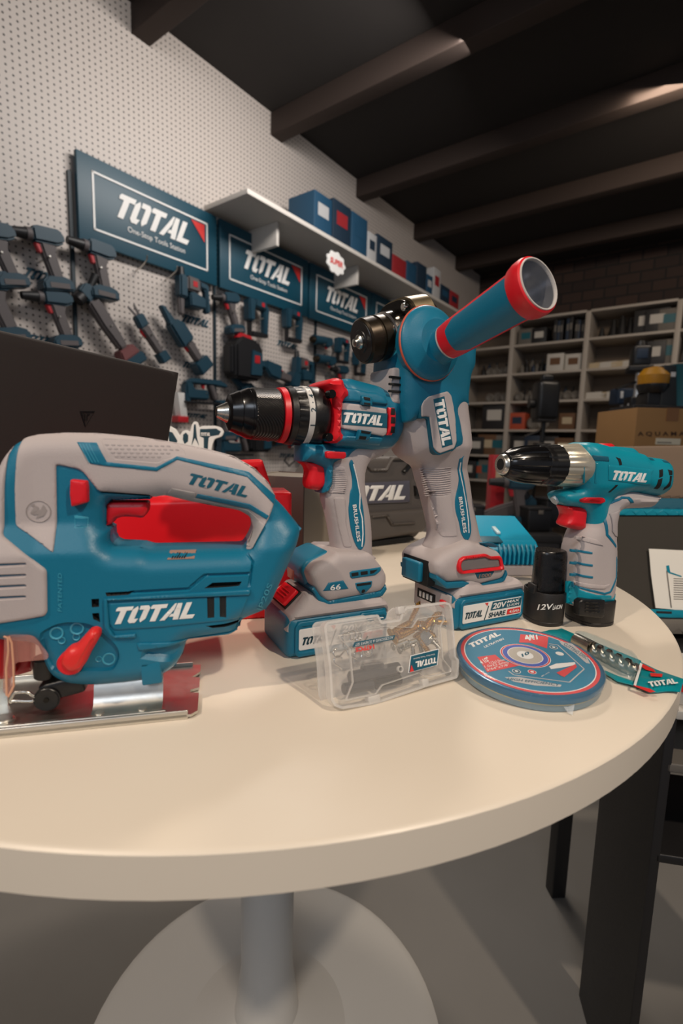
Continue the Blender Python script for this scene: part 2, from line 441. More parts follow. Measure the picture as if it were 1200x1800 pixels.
# recessed half round dial field
F_.append(fj(cb([(350, 572), (622, 545), (602, 640), (560, 690), (325, 655)]), -.0035, .004))
F_.append(fj([(228, 1036), (330, 1030), (358, 1006), (440, 1003), (440, 1010), (362, 1013), (333, 1037), (230, 1043)], -.0016, .0008))
F_.append(fj([(436, 972), (447, 985), (440, 1030), (434, 1030), (441, 986), (432, 976)], -.0016, .0008))
F_.append(fj(c4([(415, 905), (520, 1080), (516, 1090), (508, 1086), (410, 912)]), -.0014, .0006, None))
F_.append(fj(ca([(600, 160), (608, 160), (606, 430), (596, 430)]), -.0014, .0006, None))
dial = spl(ca([(330, 640), (400, 560), (500, 520), (620, 512), (740, 530), (820, 580), (900, 650), (955, 710), (975, 780), (955, 850), (900, 900), (700, 905), (420, 910)]), 3)
F_.append(fj(dial, -.0022, .0012))
solid('motor_housing', [inner], HJ, teal, jig, res=.0026, rd=.0008, e2=.0016, feats=F_, y0=YM)
# grey soft handle shell
G = [(37, 769), (60, 763), (110, 760), (170, 761), (235, 767), (300, 777), (360, 789), (410, 802), (448, 823), (473, 849), (486, 873), (471, 912), (464, 923), (442, 962), (431, 965), (441, 947), (446, 932), (444, 918), (436, 906), (420, 899), (390, 892), (362, 887), (337, 884), (287, 872), (268, 876), (262, 870), (175, 863), (150, 831), (140, 824), (101, 816), (103, 966), (33, 921), (31, 860), (33, 800)]
pad = c4([(682, 122), (1200, 140)]) + c5([(290, 205), (305, 245), (250, 243)]) + [(316, 800), (275, 815), (192, 808)]
solid('grip_shell', [rnd(PJ.tr(G, WS), .0018, 3)], HJ, grey, jig, res=.0026, add=.0013, rd=.0013, e2=.0012, y0=YM, feats=[fj(pad, -.0004, .0004)])
stripe = [(135, 777), (170, 778), (189, 812), (275, 821), (311, 802), (437, 829), (486, 873), (481, 886), (434, 838), (312, 808), (276, 828), (187, 819), (160, 815)]
def jrel(name, pts, m_, add=.0006, rdv=.0005, e=.0006, base=.0, w=WF, **k):
    q = PJ.tr(pts, w)
    if 'r' in k: q = rnd(q, k.pop('r'))
    return solid(name, [q], lambda P: HJ(P) + base, m_, jig, res=.0026, add=add, rd=rdv, e2=e, two=False, y0=YM, **k)
jrel('handle_stripe', stripe, teal, base=.0013, w=-.019)
jrel('handle_stripe', [(347, 868), (440, 886), (472, 906), (468, 913), (437, 895), (343, 875)], teal, base=.0013, w=-.019)
jrel('inner_lip', [(302, 858), (344, 866), (342, 876), (437, 897), (464, 923), (442, 961), (433, 958), (446, 930), (440, 910), (420, 899), (337, 884), (290, 871)], mat('lip_grey', (160, 154, 152), .45), base=.0013, w=-.019, add=.0012)
# textured dot field on the pad
bm = bmesh.new()
padp = PJ.tr(pad, -.019); S_ = segs_of([padp]); A_ = np.array(padp); pts = []
for j, z in enumerate(np.arange(A_[:, 1].min(), A_[:, 1].max(), .0022)):
    for u in np.arange(A_[:, 0].min() + (j % 2) * .0018, A_[:, 0].max(), .0036): pts.append((u, z))
pts = np.array(pts); kk = inside(pts, [padp]) & (dist(pts, S_) > .0022)
for (u, z), h in zip(pts[kk], HJ(pts[kk])):
    s = bmesh.ops.create_uvsphere(bm, u_segments=6, v_segments=4, radius=.0015)
    bmesh.ops.transform(bm, matrix=Matrix.Translation((u, YM - h - .0009, z)) @ Matrix.Diagonal((1, .28, .62, 1)), verts=s['verts'])
bm_obj('grip_texture', bm, grey, jig)['kind'] = 'stuff'
# front grey shell with ribs
FS_ = [(-30, 1090), (-32, 905), (-22, 842), (-4, 806), (17, 782), (10, 800), (8, 860), (9, 936), (12, 941), (88, 997), (89, 1070), (84, 1077), (60, 1081)]
rib = lambda y: fj(ca([(-60, y), (230, y + 2), (250, y + 18), (230, y + 34), (-60, y + 40)]), -.0022, .0012, None, WF, .001)
solid('front_shell', [rnd(PJ.tr(FS_, -.016), .002, 3)], HJ, grey, jig, res=.0026, add=.0018, rd=.0018, e2=.002, two=False, skirt=.004, y0=YM, feats=[rib(108), rib(192), rib(280), rib(20)])
# lock button, trigger, embossed badge
lb = jrel('lock_button', c4([(492, 412), (605, 422), (612, 470), (612, 575), (500, 605), (488, 520)]), red, add=.006, rdv=.0015, e=.0015, r=.001)
trg = PJ.tr([(183, 886), (192, 884), (240, 884), (258, 884), (258, 900), (250, 913), (232, 911), (214, 910), (200, 914), (191, 925), (183, 927)], WS - .004)
solid('trigger', [rnd(trg, .002)], flat(.009), red, jig, res=.0024, rd=.003, e2=.004, y0=YM)
c = np.array(PJ.uz(68, 899, -.017)); bb = [(c[0] + .0068 * math.cos(t), c[1] + .0068 * math.sin(t)) for t in np.linspace(0, 2 * PI, 25)[:-1]]
bi = [(c[0] + .0062 * math.cos(t), c[1] + .0062 * math.sin(t)) for t in np.linspace(0, 2 * PI, 25)[:-1]]
m_emb = mat('embossed_grey', (150, 141, 138), .6)
solid('round_badge', [bb, bi], lambda P: HJ(P) + .0013, m_emb, jig, res=.002, add=.0004, rd=.0002, e2=.0003, two=False, y0=YM)
put_polys('badge_emblem', [[(0, .4), (.3, .9), (.5, .8), (.45, .6), (.62, .62), (.8, .95), (1, .6), (.8, .2), (.3, 0), (.45, .3), (.2, .25)], [(.05, .95), (.2, .8), (.3, 1)]], aff(c - .0045, c + np.array([.0045, -.0045]), c + np.array([-.0045, .0045])), on_hull(HJ, .0016, YM), m_emb, jig)
# name plate on the body
jrel('name_frame', cb([(90, 262), (1046, 200), (1048, 228), (1035, 236), (100, 272)]), teal, add=.0022, rdv=.0008, e=.0009)
jrel('name_frame', cb([(92, 262), (116, 262), (130, 446), (165, 500), (300, 488), (300, 512), (150, 516), (96, 446)]), teal, add=.0022, rdv=.0008, e=.0009)
jrel('name_plate', cb([(118, 292), (1038, 236), (980, 396), (760, 416), (500, 444), (160, 466), (124, 420)]), teal, add=.0009, rdv=.0006, e=.0008, feats=[
    fj(cb([(765, 250), (812, 247), (812, 382), (768, 386)]), -.0004, .0003, shade_black), fj(cb([(846, 246), (890, 244), (890, 382), (848, 378)]), -.0004, .0007, shade_black)])
jrel('lower_ledge', cb([(310, 552), (625, 545), (960, 488), (972, 430), (985, 402), (1000, 412), (985, 470), (962, 500), (910, 516), (640, 548), (622, 556), (320, 600)]), teal, add=.0012)
Hn = lambda P: HJ(P) + .0009
logo('wordmark', aff(*PJ.tr(cb([(130, 428), (690, 384), (162, 318)]), WF)), Hn, white, jig, add=.0007, y0=YM)
logo('wordmark', aff(*PJ.tr(c5([(300, 436), (742, 541), (330, 362)]), -.018)), lambda P: HJ(P) + .0013, tealink, jig, add=.0005, y0=YM)
m_et = mat('lightened_teal', (60, 152, 176), .4)  # lighter copy of the teal: lit look of embossed marks put into the colour
put_text('raised_lettering', 'PATENTED', aff(*PJ.tr(ca([(513, 425), (515, 118), (482, 420)]), WF)), on_hull(HJ, .0005, YM), m_et, jig)
put_text('raised_lettering', 'IP20S', aff(*PJ.tr(cb([(1120, 340), (1190, 165), (1088, 322)]), WF - .004)), on_hull(HJ, .0006, YM), m_et, jig)
# serial sticker on top of the motor body
put_polys('serial_sticker', [[(0, 0), (1, 0), (1, 1), (0, 1)]], aff(*PJ.tr(c5([(178, 968), (366, 962), (190, 920)]), WS + .0045)), on_hull(HJ, .0004, YM), mat('sticker_taupe', (150, 118, 104), .6), jig)
put_polys('sticker_marks', [[(.1 + i * .12, .1), (.17 + i * .12, .1), (.23 + i * .12, .9 - .1 * (i % 3)), (.18 + i * .12, .9)] for i in range(6)], aff(*PJ.tr(c5([(190, 966), (330, 962), (205, 922)]), WS + .0045)), on_hull(HJ, .0006, YM), shade_black, jig)
# pendulum lever: round hub and a tapering thumb lever
def jz(p, w=WF): return PJ.tr(ca([p]), w)[0]
hub = jz((575, 850), -.008); r_ = abs(jz((490, 850), -.008)[0] - hub[0])
hb = float(HJ([hub])[0])
lev = rnd(PJ.tr(ca([(486, 862), (500, 790), (560, 735), (610, 722), (720, 600), (765, 580), (812, 600), (806, 652), (720, 800), (690, 870), (640, 915), (590, 936), (530, 918)]), -.004), .002)
lathe('lever_hub', [(0, .0075), (.005, .0075), (.007, .006)], red, jig, (hub[0], YM - hb + .001, hub[1]), (0, -1, 0), 40)
solid('pendulum_lever', [lev], lambda P: np.full(len(P), hb) + .001, mat('lever_red', (222, 44, 40), .4), jig, res=.0025, add=.008, rd=.005, e2=.005, two=False, y0=YM, feats=[(rnd(PJ.tr(ca([(600, 900), (655, 880), (775, 640), (740, 650)]), -.004), .001), -.0008, .0008)])
for (x, y, rr) in ((462, 610, .0042), (628, 572, .0042), (885, 818, .0042), (505, 668, .0023), (622, 640, .0023), (803, 818, .002)):
    c = np.array(jz((x, y))); ring = [[(c[0] + q * math.cos(t), c[1] + q * math.sin(t)) for t in np.linspace(0, 2 * PI, 19)[:-1]] for q in (rr, rr * .72)]
    solid('setting_mark', ring, lambda P: HJ(P) - .0022, m_et, jig, res=.002, add=.0007, rd=.0004, e2=.0004, two=False, y0=YM)
jrel('button_icon', c4([(505, 672), (605, 685), (602, 755), (512, 762)]), m_et, add=.0002, rdv=.0001)
jrel('icon_field', c4([(510, 692), (600, 696), (598, 750), (516, 756)]), teal, add=.0004, rdv=.0001)
jrel('button_slot', c4([(588, 436), (606, 440), (606, 470), (590, 474)]), MATS['deep_red_plastic'], add=.0063, rdv=.0001) if 'deep_red_plastic' in MATS else None
for k in range(4):
    x = 592 + k * 22; jrel('stripe_line', c4([(x - 30, 160), (x - 26, 160), (x + 44, 290), (x + 40, 292)]), m_et, base=.0013, add=.0009, rdv=.0001, w=-.019)
# base plate: pressed steel sheet with a folded rim
m_zinc = mat('zinc_plate', (215, 212, 204), .36, metal=1., bump=.2, bscale=120, var=.06)
uR = PJ.uz(347, 1263, 0)[0]; uL = -.06
pl = [(uL, .0), (uR - .004, 0), (uR, .004), (uR, .028), (uR - .006, .03), (uR - .006, .034), (uR, .036), (uR, .052), (uR - .006, .054), (uR, .062), (uR, .075), (uL, .075)]
bm = bmesh.new(); a = [bm.verts.new((u, y, .0034)) for u, y in pl]; f = bm.faces.new(a)
r = bmesh.ops.extrude_face_region(bm, geom=[f]); bmesh.ops.translate(bm, verts=[v for v in r['geom'] if isinstance(v, bmesh.types.BMVert)], vec=(0, 0, -.0018))
bmesh.ops.recalc_face_normals(bm, faces=bm.faces); bp = bm_obj('base_plate', bm, m_zinc, jig, 30)
bm = bmesh.new()
box(bm, ((uL + uR) / 2 - .003, .0009, .0032), (uR - uL - .006, .0018, .0062), bev=.0006)
box(bm, ((uL + uR) / 2 - .003, .0741, .0032), (uR - uL - .006, .0018, .0062), bev=.0006)
box(bm, ((uL + uR) / 2 - .01, .006, .0044), (uR - uL - .02, .0035, .0022), bev=.0008)
bm_obj('folded_rim', bm, m_zinc, jig)
# bracket between plate and housing
b0 = PJ.uz(*cb([(0, 1000)])[0], -.010); b1 = PJ.uz(*cb([(468, 1000)])[0], -.010)
def br_prof(): # cross-section (y, z): foot flange, slope, round roll, up into the housing
    return [(.005, .0052), (.012, .0056), (.016, .008), (.018, .013), (.0195, .019), (.023, .024), (.028, .027), (.037, .029)]
u0, u1 = b0[0], b1[0]; q = br_prof(); V = []; F = []
for u in (u0, u1):
    for y, z in q: V.append((u, y, z))
n = len(q); V += [(x, y + .0012, z - .0012) for x, y, z in V]
for i in range(n - 1):
    F.append((i, n + i, n + i + 1, i + 1)); F.append((2 * n + i, 2 * n + i + 1, 3 * n + i + 1, 3 * n + i))
    F.append((i, i + 1, 2 * n + i + 1, 2 * n + i)); F.append((n + i, 3 * n + i, 3 * n + i + 1, n + i + 1))
F.append((0, 2 * n, 3 * n, n)); F.append((n - 1, 2 * n - 1, 4 * n - 1, 3 * n - 1))
mesh_obj('bracket', V, F, m_zinc, jig, 60)
for x in (.30, .82):
    bx('bracket_slot', (u0 + (u1 - u0) * x, .0205, .0262), (.012, .006, .008), shade_black, jig, .0015)
for x in (.12, .72):
    cy('rivet', (u0 + (u1 - u0) * x, .009, .0052), (u0 + (u1 - u0) * x, .009, .0064), .0028, m_zinc, jig, seg=16)
# foot clip, gear nose, guide roller, knob
cl = PJ.uz(*cb([(400, 752)])[0], WF)
bx('latch_clip', (cl[0], YM - .024, cl[1]), (.0125, .006, .0155), teal, jig, .001, Matrix.Rotation(R(-4), 4, 'Y'))
rl = PJ.uz(*ca([(400, 1120)])[0], -.02)
cy('guide_roller', (rl[0], .014, rl[1]), (rl[0], .032, rl[1]), .0078, black, jig, bev=.001)
cy('roller_pin', (rl[0], .0134, rl[1]), (rl[0], .015, rl[1]), .0016, darksteel, jig)
ra = PJ.uz(*ca([(520, 1080)])[0], -.02)
bx('roller_arm', ((rl[0] + ra[0]) / 2 + .004, .022, (rl[1] + ra[1]) / 2 + .004), (.026, .012, .012), black, jig, .002, Matrix.Rotation(R(-12), 4, 'Y'))
kb = PJ.uz(*ca([(305, 900)])[0], -.02)
cy('guard_knob', (kb[0] + .003, .024, kb[1] + .006), (kb[0] + .003, .024, kb[1] - .008), .0072, black, jig, .0066, bev=.001)
# front blade guard of clear plastic over a red shoe
m_clr = film('clear_guard', (214, 150, 136), .72, .08)
gl = rnd(PJ.tr(ca([(30, 640), (80, 628), (230, 632), (280, 650), (390, 790), (385, 830), (120, 856), (110, 1090), (70, 1130), (20, 1100)]), -.008), .002)
solid('blade_guard', [gl], flat(.0008), m_clr, jig, res=.004, rd=.0004, e2=.0008, y0=.009)
tube('guard_edge', [(u, .0085, z) for u, z in PJ.tr(ca([(30, 640), (62, 650), (68, 760), (50, 900), (55, 1120)]), -.0085)], .0007, mat('edge_amber', (214, 160, 130), .2), jig)
tube('guard_edge', [(u, .0085, z) for u, z in PJ.tr(ca([(70, 640), (95, 690), (108, 860), (112, 1040), (68, 1130)]), -.0085)], .0007, MATS['edge_amber'], jig)
rs = PJ.tr(ca([(-80, 520), (0, 520), (14, 560), (30, 640), (50, 1020), (-80, 1030)]), -.014)
solid('red_shoe', [rs], flat(.012), mat('deep_red_plastic', (176, 14, 22), .3), jig, res=.004, rd=.003, e2=.004, y0=.03)
rs = PJ.tr(ca([(20, 650), (230, 650), (225, 955), (125, 985), (20, 1000)]), -.03)
solid('inner_chute', [rs], flat(.006), MATS['deep_red_plastic'], jig, res=.004, rd=.002, e2=.003, y0=.04)
# blade rod and blade
ub = PJ.uz(-8, 1150, -YM)[0]
cy('plunger', (ub + .004, YM, .016), (ub + .004, YM, .05), .004, steel, jig)
bx('saw_blade', (ub + .002, YM, .0), (.007, .0012, .06), steel, jig, .0002)
tube('wire_loop', [(u, .016, z) for u, z in spl(PJ.tr(ca([(80, 1170), (110, 1105), (150, 1092), (220, 1092), (265, 1120), (300, 1145), (250, 1165), (120, 1162)]), -.016), 3)], .0011, steel, jig, closed=True)
cy('plate_screw', (PJ.uz(8, 1270, -.012)[0], .012, .0034), (PJ.uz(8, 1270, -.012)[0], .012, .0075), .006, m_zinc, jig, bev=.0012)
# ================================================================ battery packs of the two tall tools
def rel(parent, name, pts, H, m, y0, res=.0026, r=None, **k):
    q = rnd(pts, r) if r else pts
    k.setdefault('add', .0006); k.setdefault('rd', .0005); k.setdefault('e2', .0006)
    return solid(name, [q], H, m, parent, res=res, two=False, y0=y0, **k)
def battery20(parent, u0, u1, label, clipcol):
    """slide-on pack seen from its long side; u0..u1 length, near face at y = 0, width .075; button at the u0 end"""
    b = bpy.data.objects.new('battery_pack', None); b.empty_display_size = .02; link(b, parent)
    L = u1 - u0; wd = .071; yc = wd / 2; f = lambda t, z: (u0 + L * t, z * .81)
    body = rnd([f(.0, .004), f(.03, 0), f(.97, 0), f(1, .004), f(1, .036), f(.985, .045), f(.015, .045), f(0, .036)], .003)
    Hb = Hull([body], yc - .0012, .006, .72)
    solid('case_bottom', [body], Hb, teal, b, res=.004, rd=.001, e2=.002, y0=yc)
    sh = rnd([f(-.002, .030), f(.03, .0275), f(.05, .041), f(.96, .0405), f(.975, .034), f(1.004, .035), f(1.003, .046), f(.93, .0545), f(.40, .0545), f(.345, .060), f(.26, .066), f(.21, .066), f(.03, .046)], .0018)
    Hs = lambda P: Hull([sh], yc, .006, .80)(P) - np.clip((np.asarray(P)[:, 1] - .039) / .010, 0, 1) * .006
    solid('case_top', [sh], Hs, grey, b, res=.003, rd=.0012, e2=.0018, y0=yc)
    # raised frame and label recess on the near side
    fr = [f(.065, .006), f(.10, .0025), f(.92, .0025), f(.965, .007), f(.965, .036), f(.94, .0405), f(.70, .0405), f(.685, .039), f(.42, .039), f(.40, .0405), f(.095, .0405), f(.065, .035)]
    HF = flat(yc - .0012)
    fi = [f(.085, .0085), f(.115, .0065), f(.905, .0065), f(.945, .0095), f(.945, .0335), f(.925, .036), f(.115, .036), f(.085, .033)]
    rel(b, 'side_frame', fr, HF, teal, yc, add=.0022, rd=.001, e2=.0012, feats=[(fi, -.0012, .0008)])
    st = rnd([f(.10, .0095), f(.935, .0095), f(.935, .0325), f(.10, .0325)], .002)
    rel(b, 'side_label', st, HF, white, yc, add=.0014, rd=.0002, e2=.0003)
    pl_ = lambda off: (lambda P: [(u, -.0002 - off, z) for u, z in P])
    P_ = pl_(.0003)
    logo_print('wordmark', aff(f(.115, .0150), f(.365, .0150), f(.130, .0235)), P_, navy, b)
    put_polys('red_wedge', [[(0, 1), (1, 1), (.75, 0)]], aff(f(.39, .0275), f(.44, .0275), f(.39, .0318)), P_, redink, b)
    put_polys('label_print', [[(0, 0), (.06, 0), (.30, 1), (.24, 1)]], aff(f(.39, .0098), f(.60, .0098), f(.39, .0275)), P_, navy, b)
    put_polys('label_print', [[(0, 0), (1, 0), (1, 1), (.04, 1)]], aff(f(.475, .0205), f(.92, .0205), f(.485, .0315)), P_, tealink, b)
    P2 = pl_(.0005)
    put_text('label_lettering', '20V', aff(f(.50, .0222), f(.69, .0222), f(.515, .0298)), P2, white, b, .03)
    put_text('label_lettering', 'MAX', aff(f(.71, .0268), f(.89, .0268), f(.72, .0302)), P2, white, b, .03)
    put_text('label_lettering', 'LI-ION', aff(f(.71, .0220), f(.89, .0220), f(.715, .0254)), P2, white, b, .02)
    put_text('label_lettering', 'SHARE', aff(f(.45, .0115), f(.69, .0115), f(.46, .0180)), P2, navy, b, .03)
    put_polys('label_print', [[(0, 0), (1, 0), (1, 1), (.06, 1)]], aff(f(.715, .0112), f(.92, .0112), f(.715, .0180)), P_, redink, b)
    put_text('label_lettering', '4.0Ah', aff(f(.75, .0126), f(.90, .0126), f(.755, .0166)), P2, white, b, .02)
    # end face: release button on the sloping nose
    if label == 'button':
        a = Vector((u0 + L * .03, 0, .0373)); c = Vector((u0 + L * .21, 0, .0535)); d = (c - a).normalized(); ang = math.atan2(d.z, d.x)
        mid = (a + c) / 2; n = Vector((-d.z, 0, d.x))
        rot = Matrix.Rotation(-ang, 4, 'Y')
        bx('button_recess', (mid.x + n.x * .0004, yc, mid.z + n.z * .0004), ((c - a).length * .84, .034, .002), shade_black, b, .0006, rot)
        bx('release_button', (mid.x + n.x * .0025, yc, mid.z + n.z * .0025), ((c - a).length * .72, .030, .005), red, b, .0016, rot)
        for k in (-1, 0, 1): bx('button_rib', (mid.x + d.x * .003 * k + n.x * .0052, yc, mid.z + d.z * .003 * k + n.z * .0052), (.0012, .02, .0012), red, b, .0004, rot)
    else:
        bx('end_cover', (u0 - .0006, yc, .024), (.003, .058, .024), grey, b, .001)
        bx('charge_gauge', (u0 - .0018, yc + .008, .026), (.002, .030, .010), shade_black, b, .0006)
        for k in range(4): bx('gauge_light', (u0 - .003, yc + .017 - k * .006, .026), (.001, .0032, .006), white, b, .0003)
        bx('gauge_button', (u0 - .003, yc - .020, .026), (.004, .008, .007), red, b, .0012)
    return b

# ================================================================ brushless drill
PD = Pl(W(505, 1163), (math.cos(R(26.8)), math.sin(R(26.8))))
dr = thing('cordless_drill', 'tall teal and grey drill with red trigger, chuck pointing left, standing on its battery', 'power tool', (PD.O[0], PD.O[1], 0), PD.rot)
DM = .0355
def cd1(p): return crop(370, 640, .275, p)
def cd2(p): return crop(450, 880, .20833, p)
battery20(dr, .0, .100, 'button', red)
# foot
ft = PD.tr([(549, 1030), (541, 1008), (552, 993), (583, 977), (590, 970), (644, 970), (652, 974), (670, 996), (677, 1008), (677, 1026), (666, 1040), (572, 1058), (560, 1048)], -.010)
ft = rnd(ft, .004, 4)
HFt = Hull([ft], .0315, .009, .80)
solid('foot_shell', [ft], HFt, grey, dr, res=.003, rd=.002, e2=.003, y0=DM)
cap = rnd([(u - .0012, z + .0012) for u, z in PD.tr([(547, 1040), (540, 1008), (551, 992), (583, 976), (592, 976), (600, 990), (572, 1006), (566, 1046)], -.010)], .003)
solid('foot_trim', [cap], Hull([cap], .024, .006, .85), teal, dr, res=.003, rd=.001, e2=.002, y0=DM + .0085)
fl_ = PD.tr([(549, 1030), (560, 1046), (574, 1055), (665, 1037), (674, 1026), (676, 1034), (668, 1046), (574, 1065), (556, 1054), (545, 1034)], -.010)
solid('foot_trim', [fl_], flat(.0300), teal, dr, res=.003, rd=.001, e2=.001, y0=DM)
def relD(name, pts, H, m, w, **k): return rel(dr, name, PD.tr(pts, w), H, m, DM, **k)
relD('foot_vent', cd2([(778, 602), (800, 588), (1010, 562), (1050, 560), (1046, 585), (990, 625), (800, 652), (784, 640)]), HFt, teal, -.006, add=.0008)
for q in ([(790, 606), (848, 597), (850, 624), (795, 634)], [(868, 594), (926, 586), (928, 614), (870, 622)], [(948, 584), (1012, 576), (975, 606), (950, 612)]):
    relD('vent_slot', cd2(q), HFt, shade_black, -.006, add=.0011, rd=.0001)
relD('tether_eye', cd2([(825, 690), (968, 672), (962, 720), (905, 790), (880, 790), (838, 740)]), HFt, teal, -.006, add=.0008, r=.001)
relD('vent_slot', cd2([(835, 696), (955, 680), (955, 700), (838, 716)]), HFt, shade_black, -.006, add=.0011, rd=.0001)
c = np.array(PD.uz(*cd2([(893, 758)])[0], -.006)); relD_ = [(c[0] + .0018 * math.cos(t), c[1] + .0018 * math.sin(t)) for t in np.linspace(0, 2 * PI, 17)[:-1]]
rel(dr, 'vent_slot', relD_, HFt, shade_black, DM, add=.0011, rd=.0001)
relD('number_badge', cd2([(558, 760), (600, 688), (725, 668), (770, 738)]), HFt, teal, -.006, add=.0006)
put_text('badge_lettering', '66', aff(*PD.tr(cd2([(612, 752), (700, 742), (616, 704)]), -.006)), on_hull(HFt, .0009, DM), white, dr, .02)
e = PD.uz(*cd2([(1078, 640)])[0], -.02); cy('side_button', (e[0] - .006, DM, e[1]), (e[0] + .0015, DM, e[1]), .006, teal, dr, bev=.001)
put_polys('sticker', [[(0, 0), (1, 0), (1, 1), (0, 1)]], aff((-.0085, -.005), (.0085, -.005), (-.0085, .004)), lambda P: [(ft[0][0] - .0125, DM - a, .066 + b) for a, b in P], mat('sticker_brown', (150, 120, 110), .5), dr)
# grip
gp = [(576, 795), (571, 815), (570, 850), (566, 872), (572, 895), (578, 920), (582, 945), (584, 962), (582, 978), (596, 984), (640, 984), (656, 978), (648, 972), (647, 950), (646, 925), (643, 900), (637, 870), (635, 845), (637, 825), (645, 810), (662, 803), (680, 790), (690, 775), (640, 768), (600, 775)]
gq = spl(PD.tr(gp, -DM), 2)
HG = Hull([gq], .0165, .015, .25)
solid('grip', [gq], HG, grey, dr, res=.0028, rd=.001, e2=.002, y0=DM)
tr_ = rnd(PD.tr([(523, 776), (560, 779), (600, 778), (640, 776), (640, 782), (610, 800), (602, 812), (578, 814), (576, 850), (568, 864), (558, 866), (562, 845), (560, 822), (540, 812), (522, 811)], -DM), .0015)
solid('trigger_housing', [tr_], Hull([tr_], .0185, .012, .35), teal, dr, res=.0028, rd=.001, e2=.002, y0=DM)
tg = spl(PD.tr([(525, 811), (545, 809), (564, 812), (570, 830), (568, 850), (558, 860), (546, 860), (537, 856), (535, 845), (537, 828), (533, 818)], -DM), 3)
solid('trigger', [tg], flat(.010), red, dr, res=.0025, rd=.006, e2=.006, y0=DM)
bt = rnd(PD.tr(cd1([(725, 560), (745, 556), (850, 562), (852, 590), (840, 605), (750, 604), (728, 598)]), -DM + .017), .0015)
rel(dr, 'direction_switch', bt, flat(.0185), red, DM, add=.0035, rd=.001, e2=.001, skirt=.006)
si = spl(PD.tr(cd2([(775, -10), (850, -10), (880, 40), (905, 150), (910, 300), (905, 370), (885, 408), (850, 395), (815, 320), (785, 200), (770, 80)]) [1:1] + cd1([(880, 640), (892, 612), (905, 625), (925, 700), (950, 800), (968, 900)]) + cd2([(905, 150), (912, 300), (905, 370), (880, 410), (850, 400), (812, 320), (785, 200), (772, 80)]) + cd1([(880, 880), (885, 820), (898, 780), (895, 710)]), -DM + .015), 3)
rel(dr, 'grip_inlay', si, HG, teal, DM, add=.0010, rd=.0008, e2=.001)
ln = PD.tr(cd1([(905, 640), (925, 720), (948, 830)]) + cd2([(862, 60), (885, 150), (890, 280), (882, 385)]), -DM + .015)
band = [(a - .0006, b) for a, b in ln] + [(a + .0006, b) for a, b in ln[::-1]]
rel(dr, 'inlay_line', band, HG, white, DM, add=.0014, rd=.0003, e2=.0003)
put_text('inlay_lettering', 'BRUSHLESS', aff(*PD.tr(cd2([(800, 32), (838, 342), (832, 28)]), -DM + .015)), on_hull(HG, .0016, DM), white, dr, .02)
gpad = PD.tr(cd1([(768, 655), (850, 655), (868, 740), (840, 820), (768, 830)]), -DM + .014)
rel(dr, 'grip_pad', gpad, HG, grey, DM, add=.0007, r=.002)
lowp = PD.tr(cd1([(775, 850), (835, 850), (845, 945)]) + cd2([(730, 180), (780, 380), (725, 385), (690, 240)]), -DM + .010)
rel(dr, 'grip_pad', lowp, HG, grey, DM, add=.0007, r=.002)
for k in range(13):
    y = 672 + k * 12; q = PD.tr(cd1([(775, y), (862 - abs(k - 6) * 2, y), (862 - abs(k - 6) * 2, y + 5), (775, y + 5)]), -DM + .014)
    rel(dr, 'grip_rib', q, HG, grey, DM, add=.0013, rd=.0004, e2=.0004)
# motor body
mb = [(577, 700), (582, 674), (592, 668), (602, 668), (652, 681), (667, 690), (688, 698), (694, 715), (693, 755), (684, 776), (672, 788), (640, 792), (600, 788), (572, 788), (566, 770), (572, 735)]
mbq = rnd(PD.tr(mb, -DM), .004)
HM = Hull([mbq], .0275, .020, .42)
solid('motor_body', [mbq], HM, teal, dr, res=.003, rd=.001, e2=.002, y0=DM)
def m1(name, pts, m_, **k):
    w = k.pop('w', -DM + .024); return rel(dr, name, PD.tr(cd1(pts), w), k.pop('H', HM), m_, DM, **k)
fr = rnd(PD.tr(cd1([(668, 140), (690, 115), (740, 100), (778, 112), (790, 160), (815, 165), (818, 235), (780, 245), (770, 330), (768, 440), (795, 455), (795, 500), (740, 508), (690, 500), (700, 440), (715, 300), (700, 180)]), -DM), .002)
solid('gear_frame', [fr], Hull([fr], .0295, .010, .55), red, dr, res=.003, rd=.001, e2=.002, y0=DM)
for q in ((768, 192), (750, 468)):
    c = PD.uz(*cd1([q])[0], -DM + .027); cy('frame_screw', (c[0], DM - .0225, c[1]), (c[0], DM - .0305, c[1]), .0035, darksteel, dr, bev=.0006)
HP = lambda P: HM(P) + .0022
m1('side_plate', [(800, 300), (805, 275), (850, 248), (1105, 288), (1108, 450), (1085, 462), (850, 415), (800, 385), (812, 372), (812, 310)], grey, add=.0022, rd=.001, e2=.0012)
m1('name_plate', [(842, 290), (1108, 318), (1104, 410), (838, 388)], tealink, H=HP, add=.0004, rd=.0002)
logo('wordmark', aff(*PD.tr(cd1([(842, 372), (1090, 396), (852, 306)]), -DM + .027)), lambda P: HM(P) + .0026, white, dr, add=.0006, y0=DM)
m1('upper_rail', [(790, 130), (990, 180), (1050, 185), (1105, 210), (1112, 262), (1000, 250), (800, 232), (815, 170)], teal, add=.0035, rd=.0018, e2=.002)
m1('lower_rail', [(795, 455), (880, 460), (1088, 470), (1080, 520), (880, 505), (795, 500)], teal, add=.0035, rd=.0018, e2=.002)
for q in ([(935, 205), (1000, 215), (1003, 270), (940, 262)], [(920, 420), (1000, 432), (990, 490), (915, 485)]):
    m1('rail_bracket', q, teal, add=.0058, rd=.001, e2=.001)
for q in ([(945, 214), (985, 220), (985, 238), (948, 232)], [(948, 250), (985, 254), (985, 266), (950, 262)], [(930, 424), (990, 434), (985, 448), (932, 440)], [(925, 460), (968, 464), (965, 484), (925, 480)]):
    m1('rail_slot', q, shade_black, add=.0064, rd=.0001)
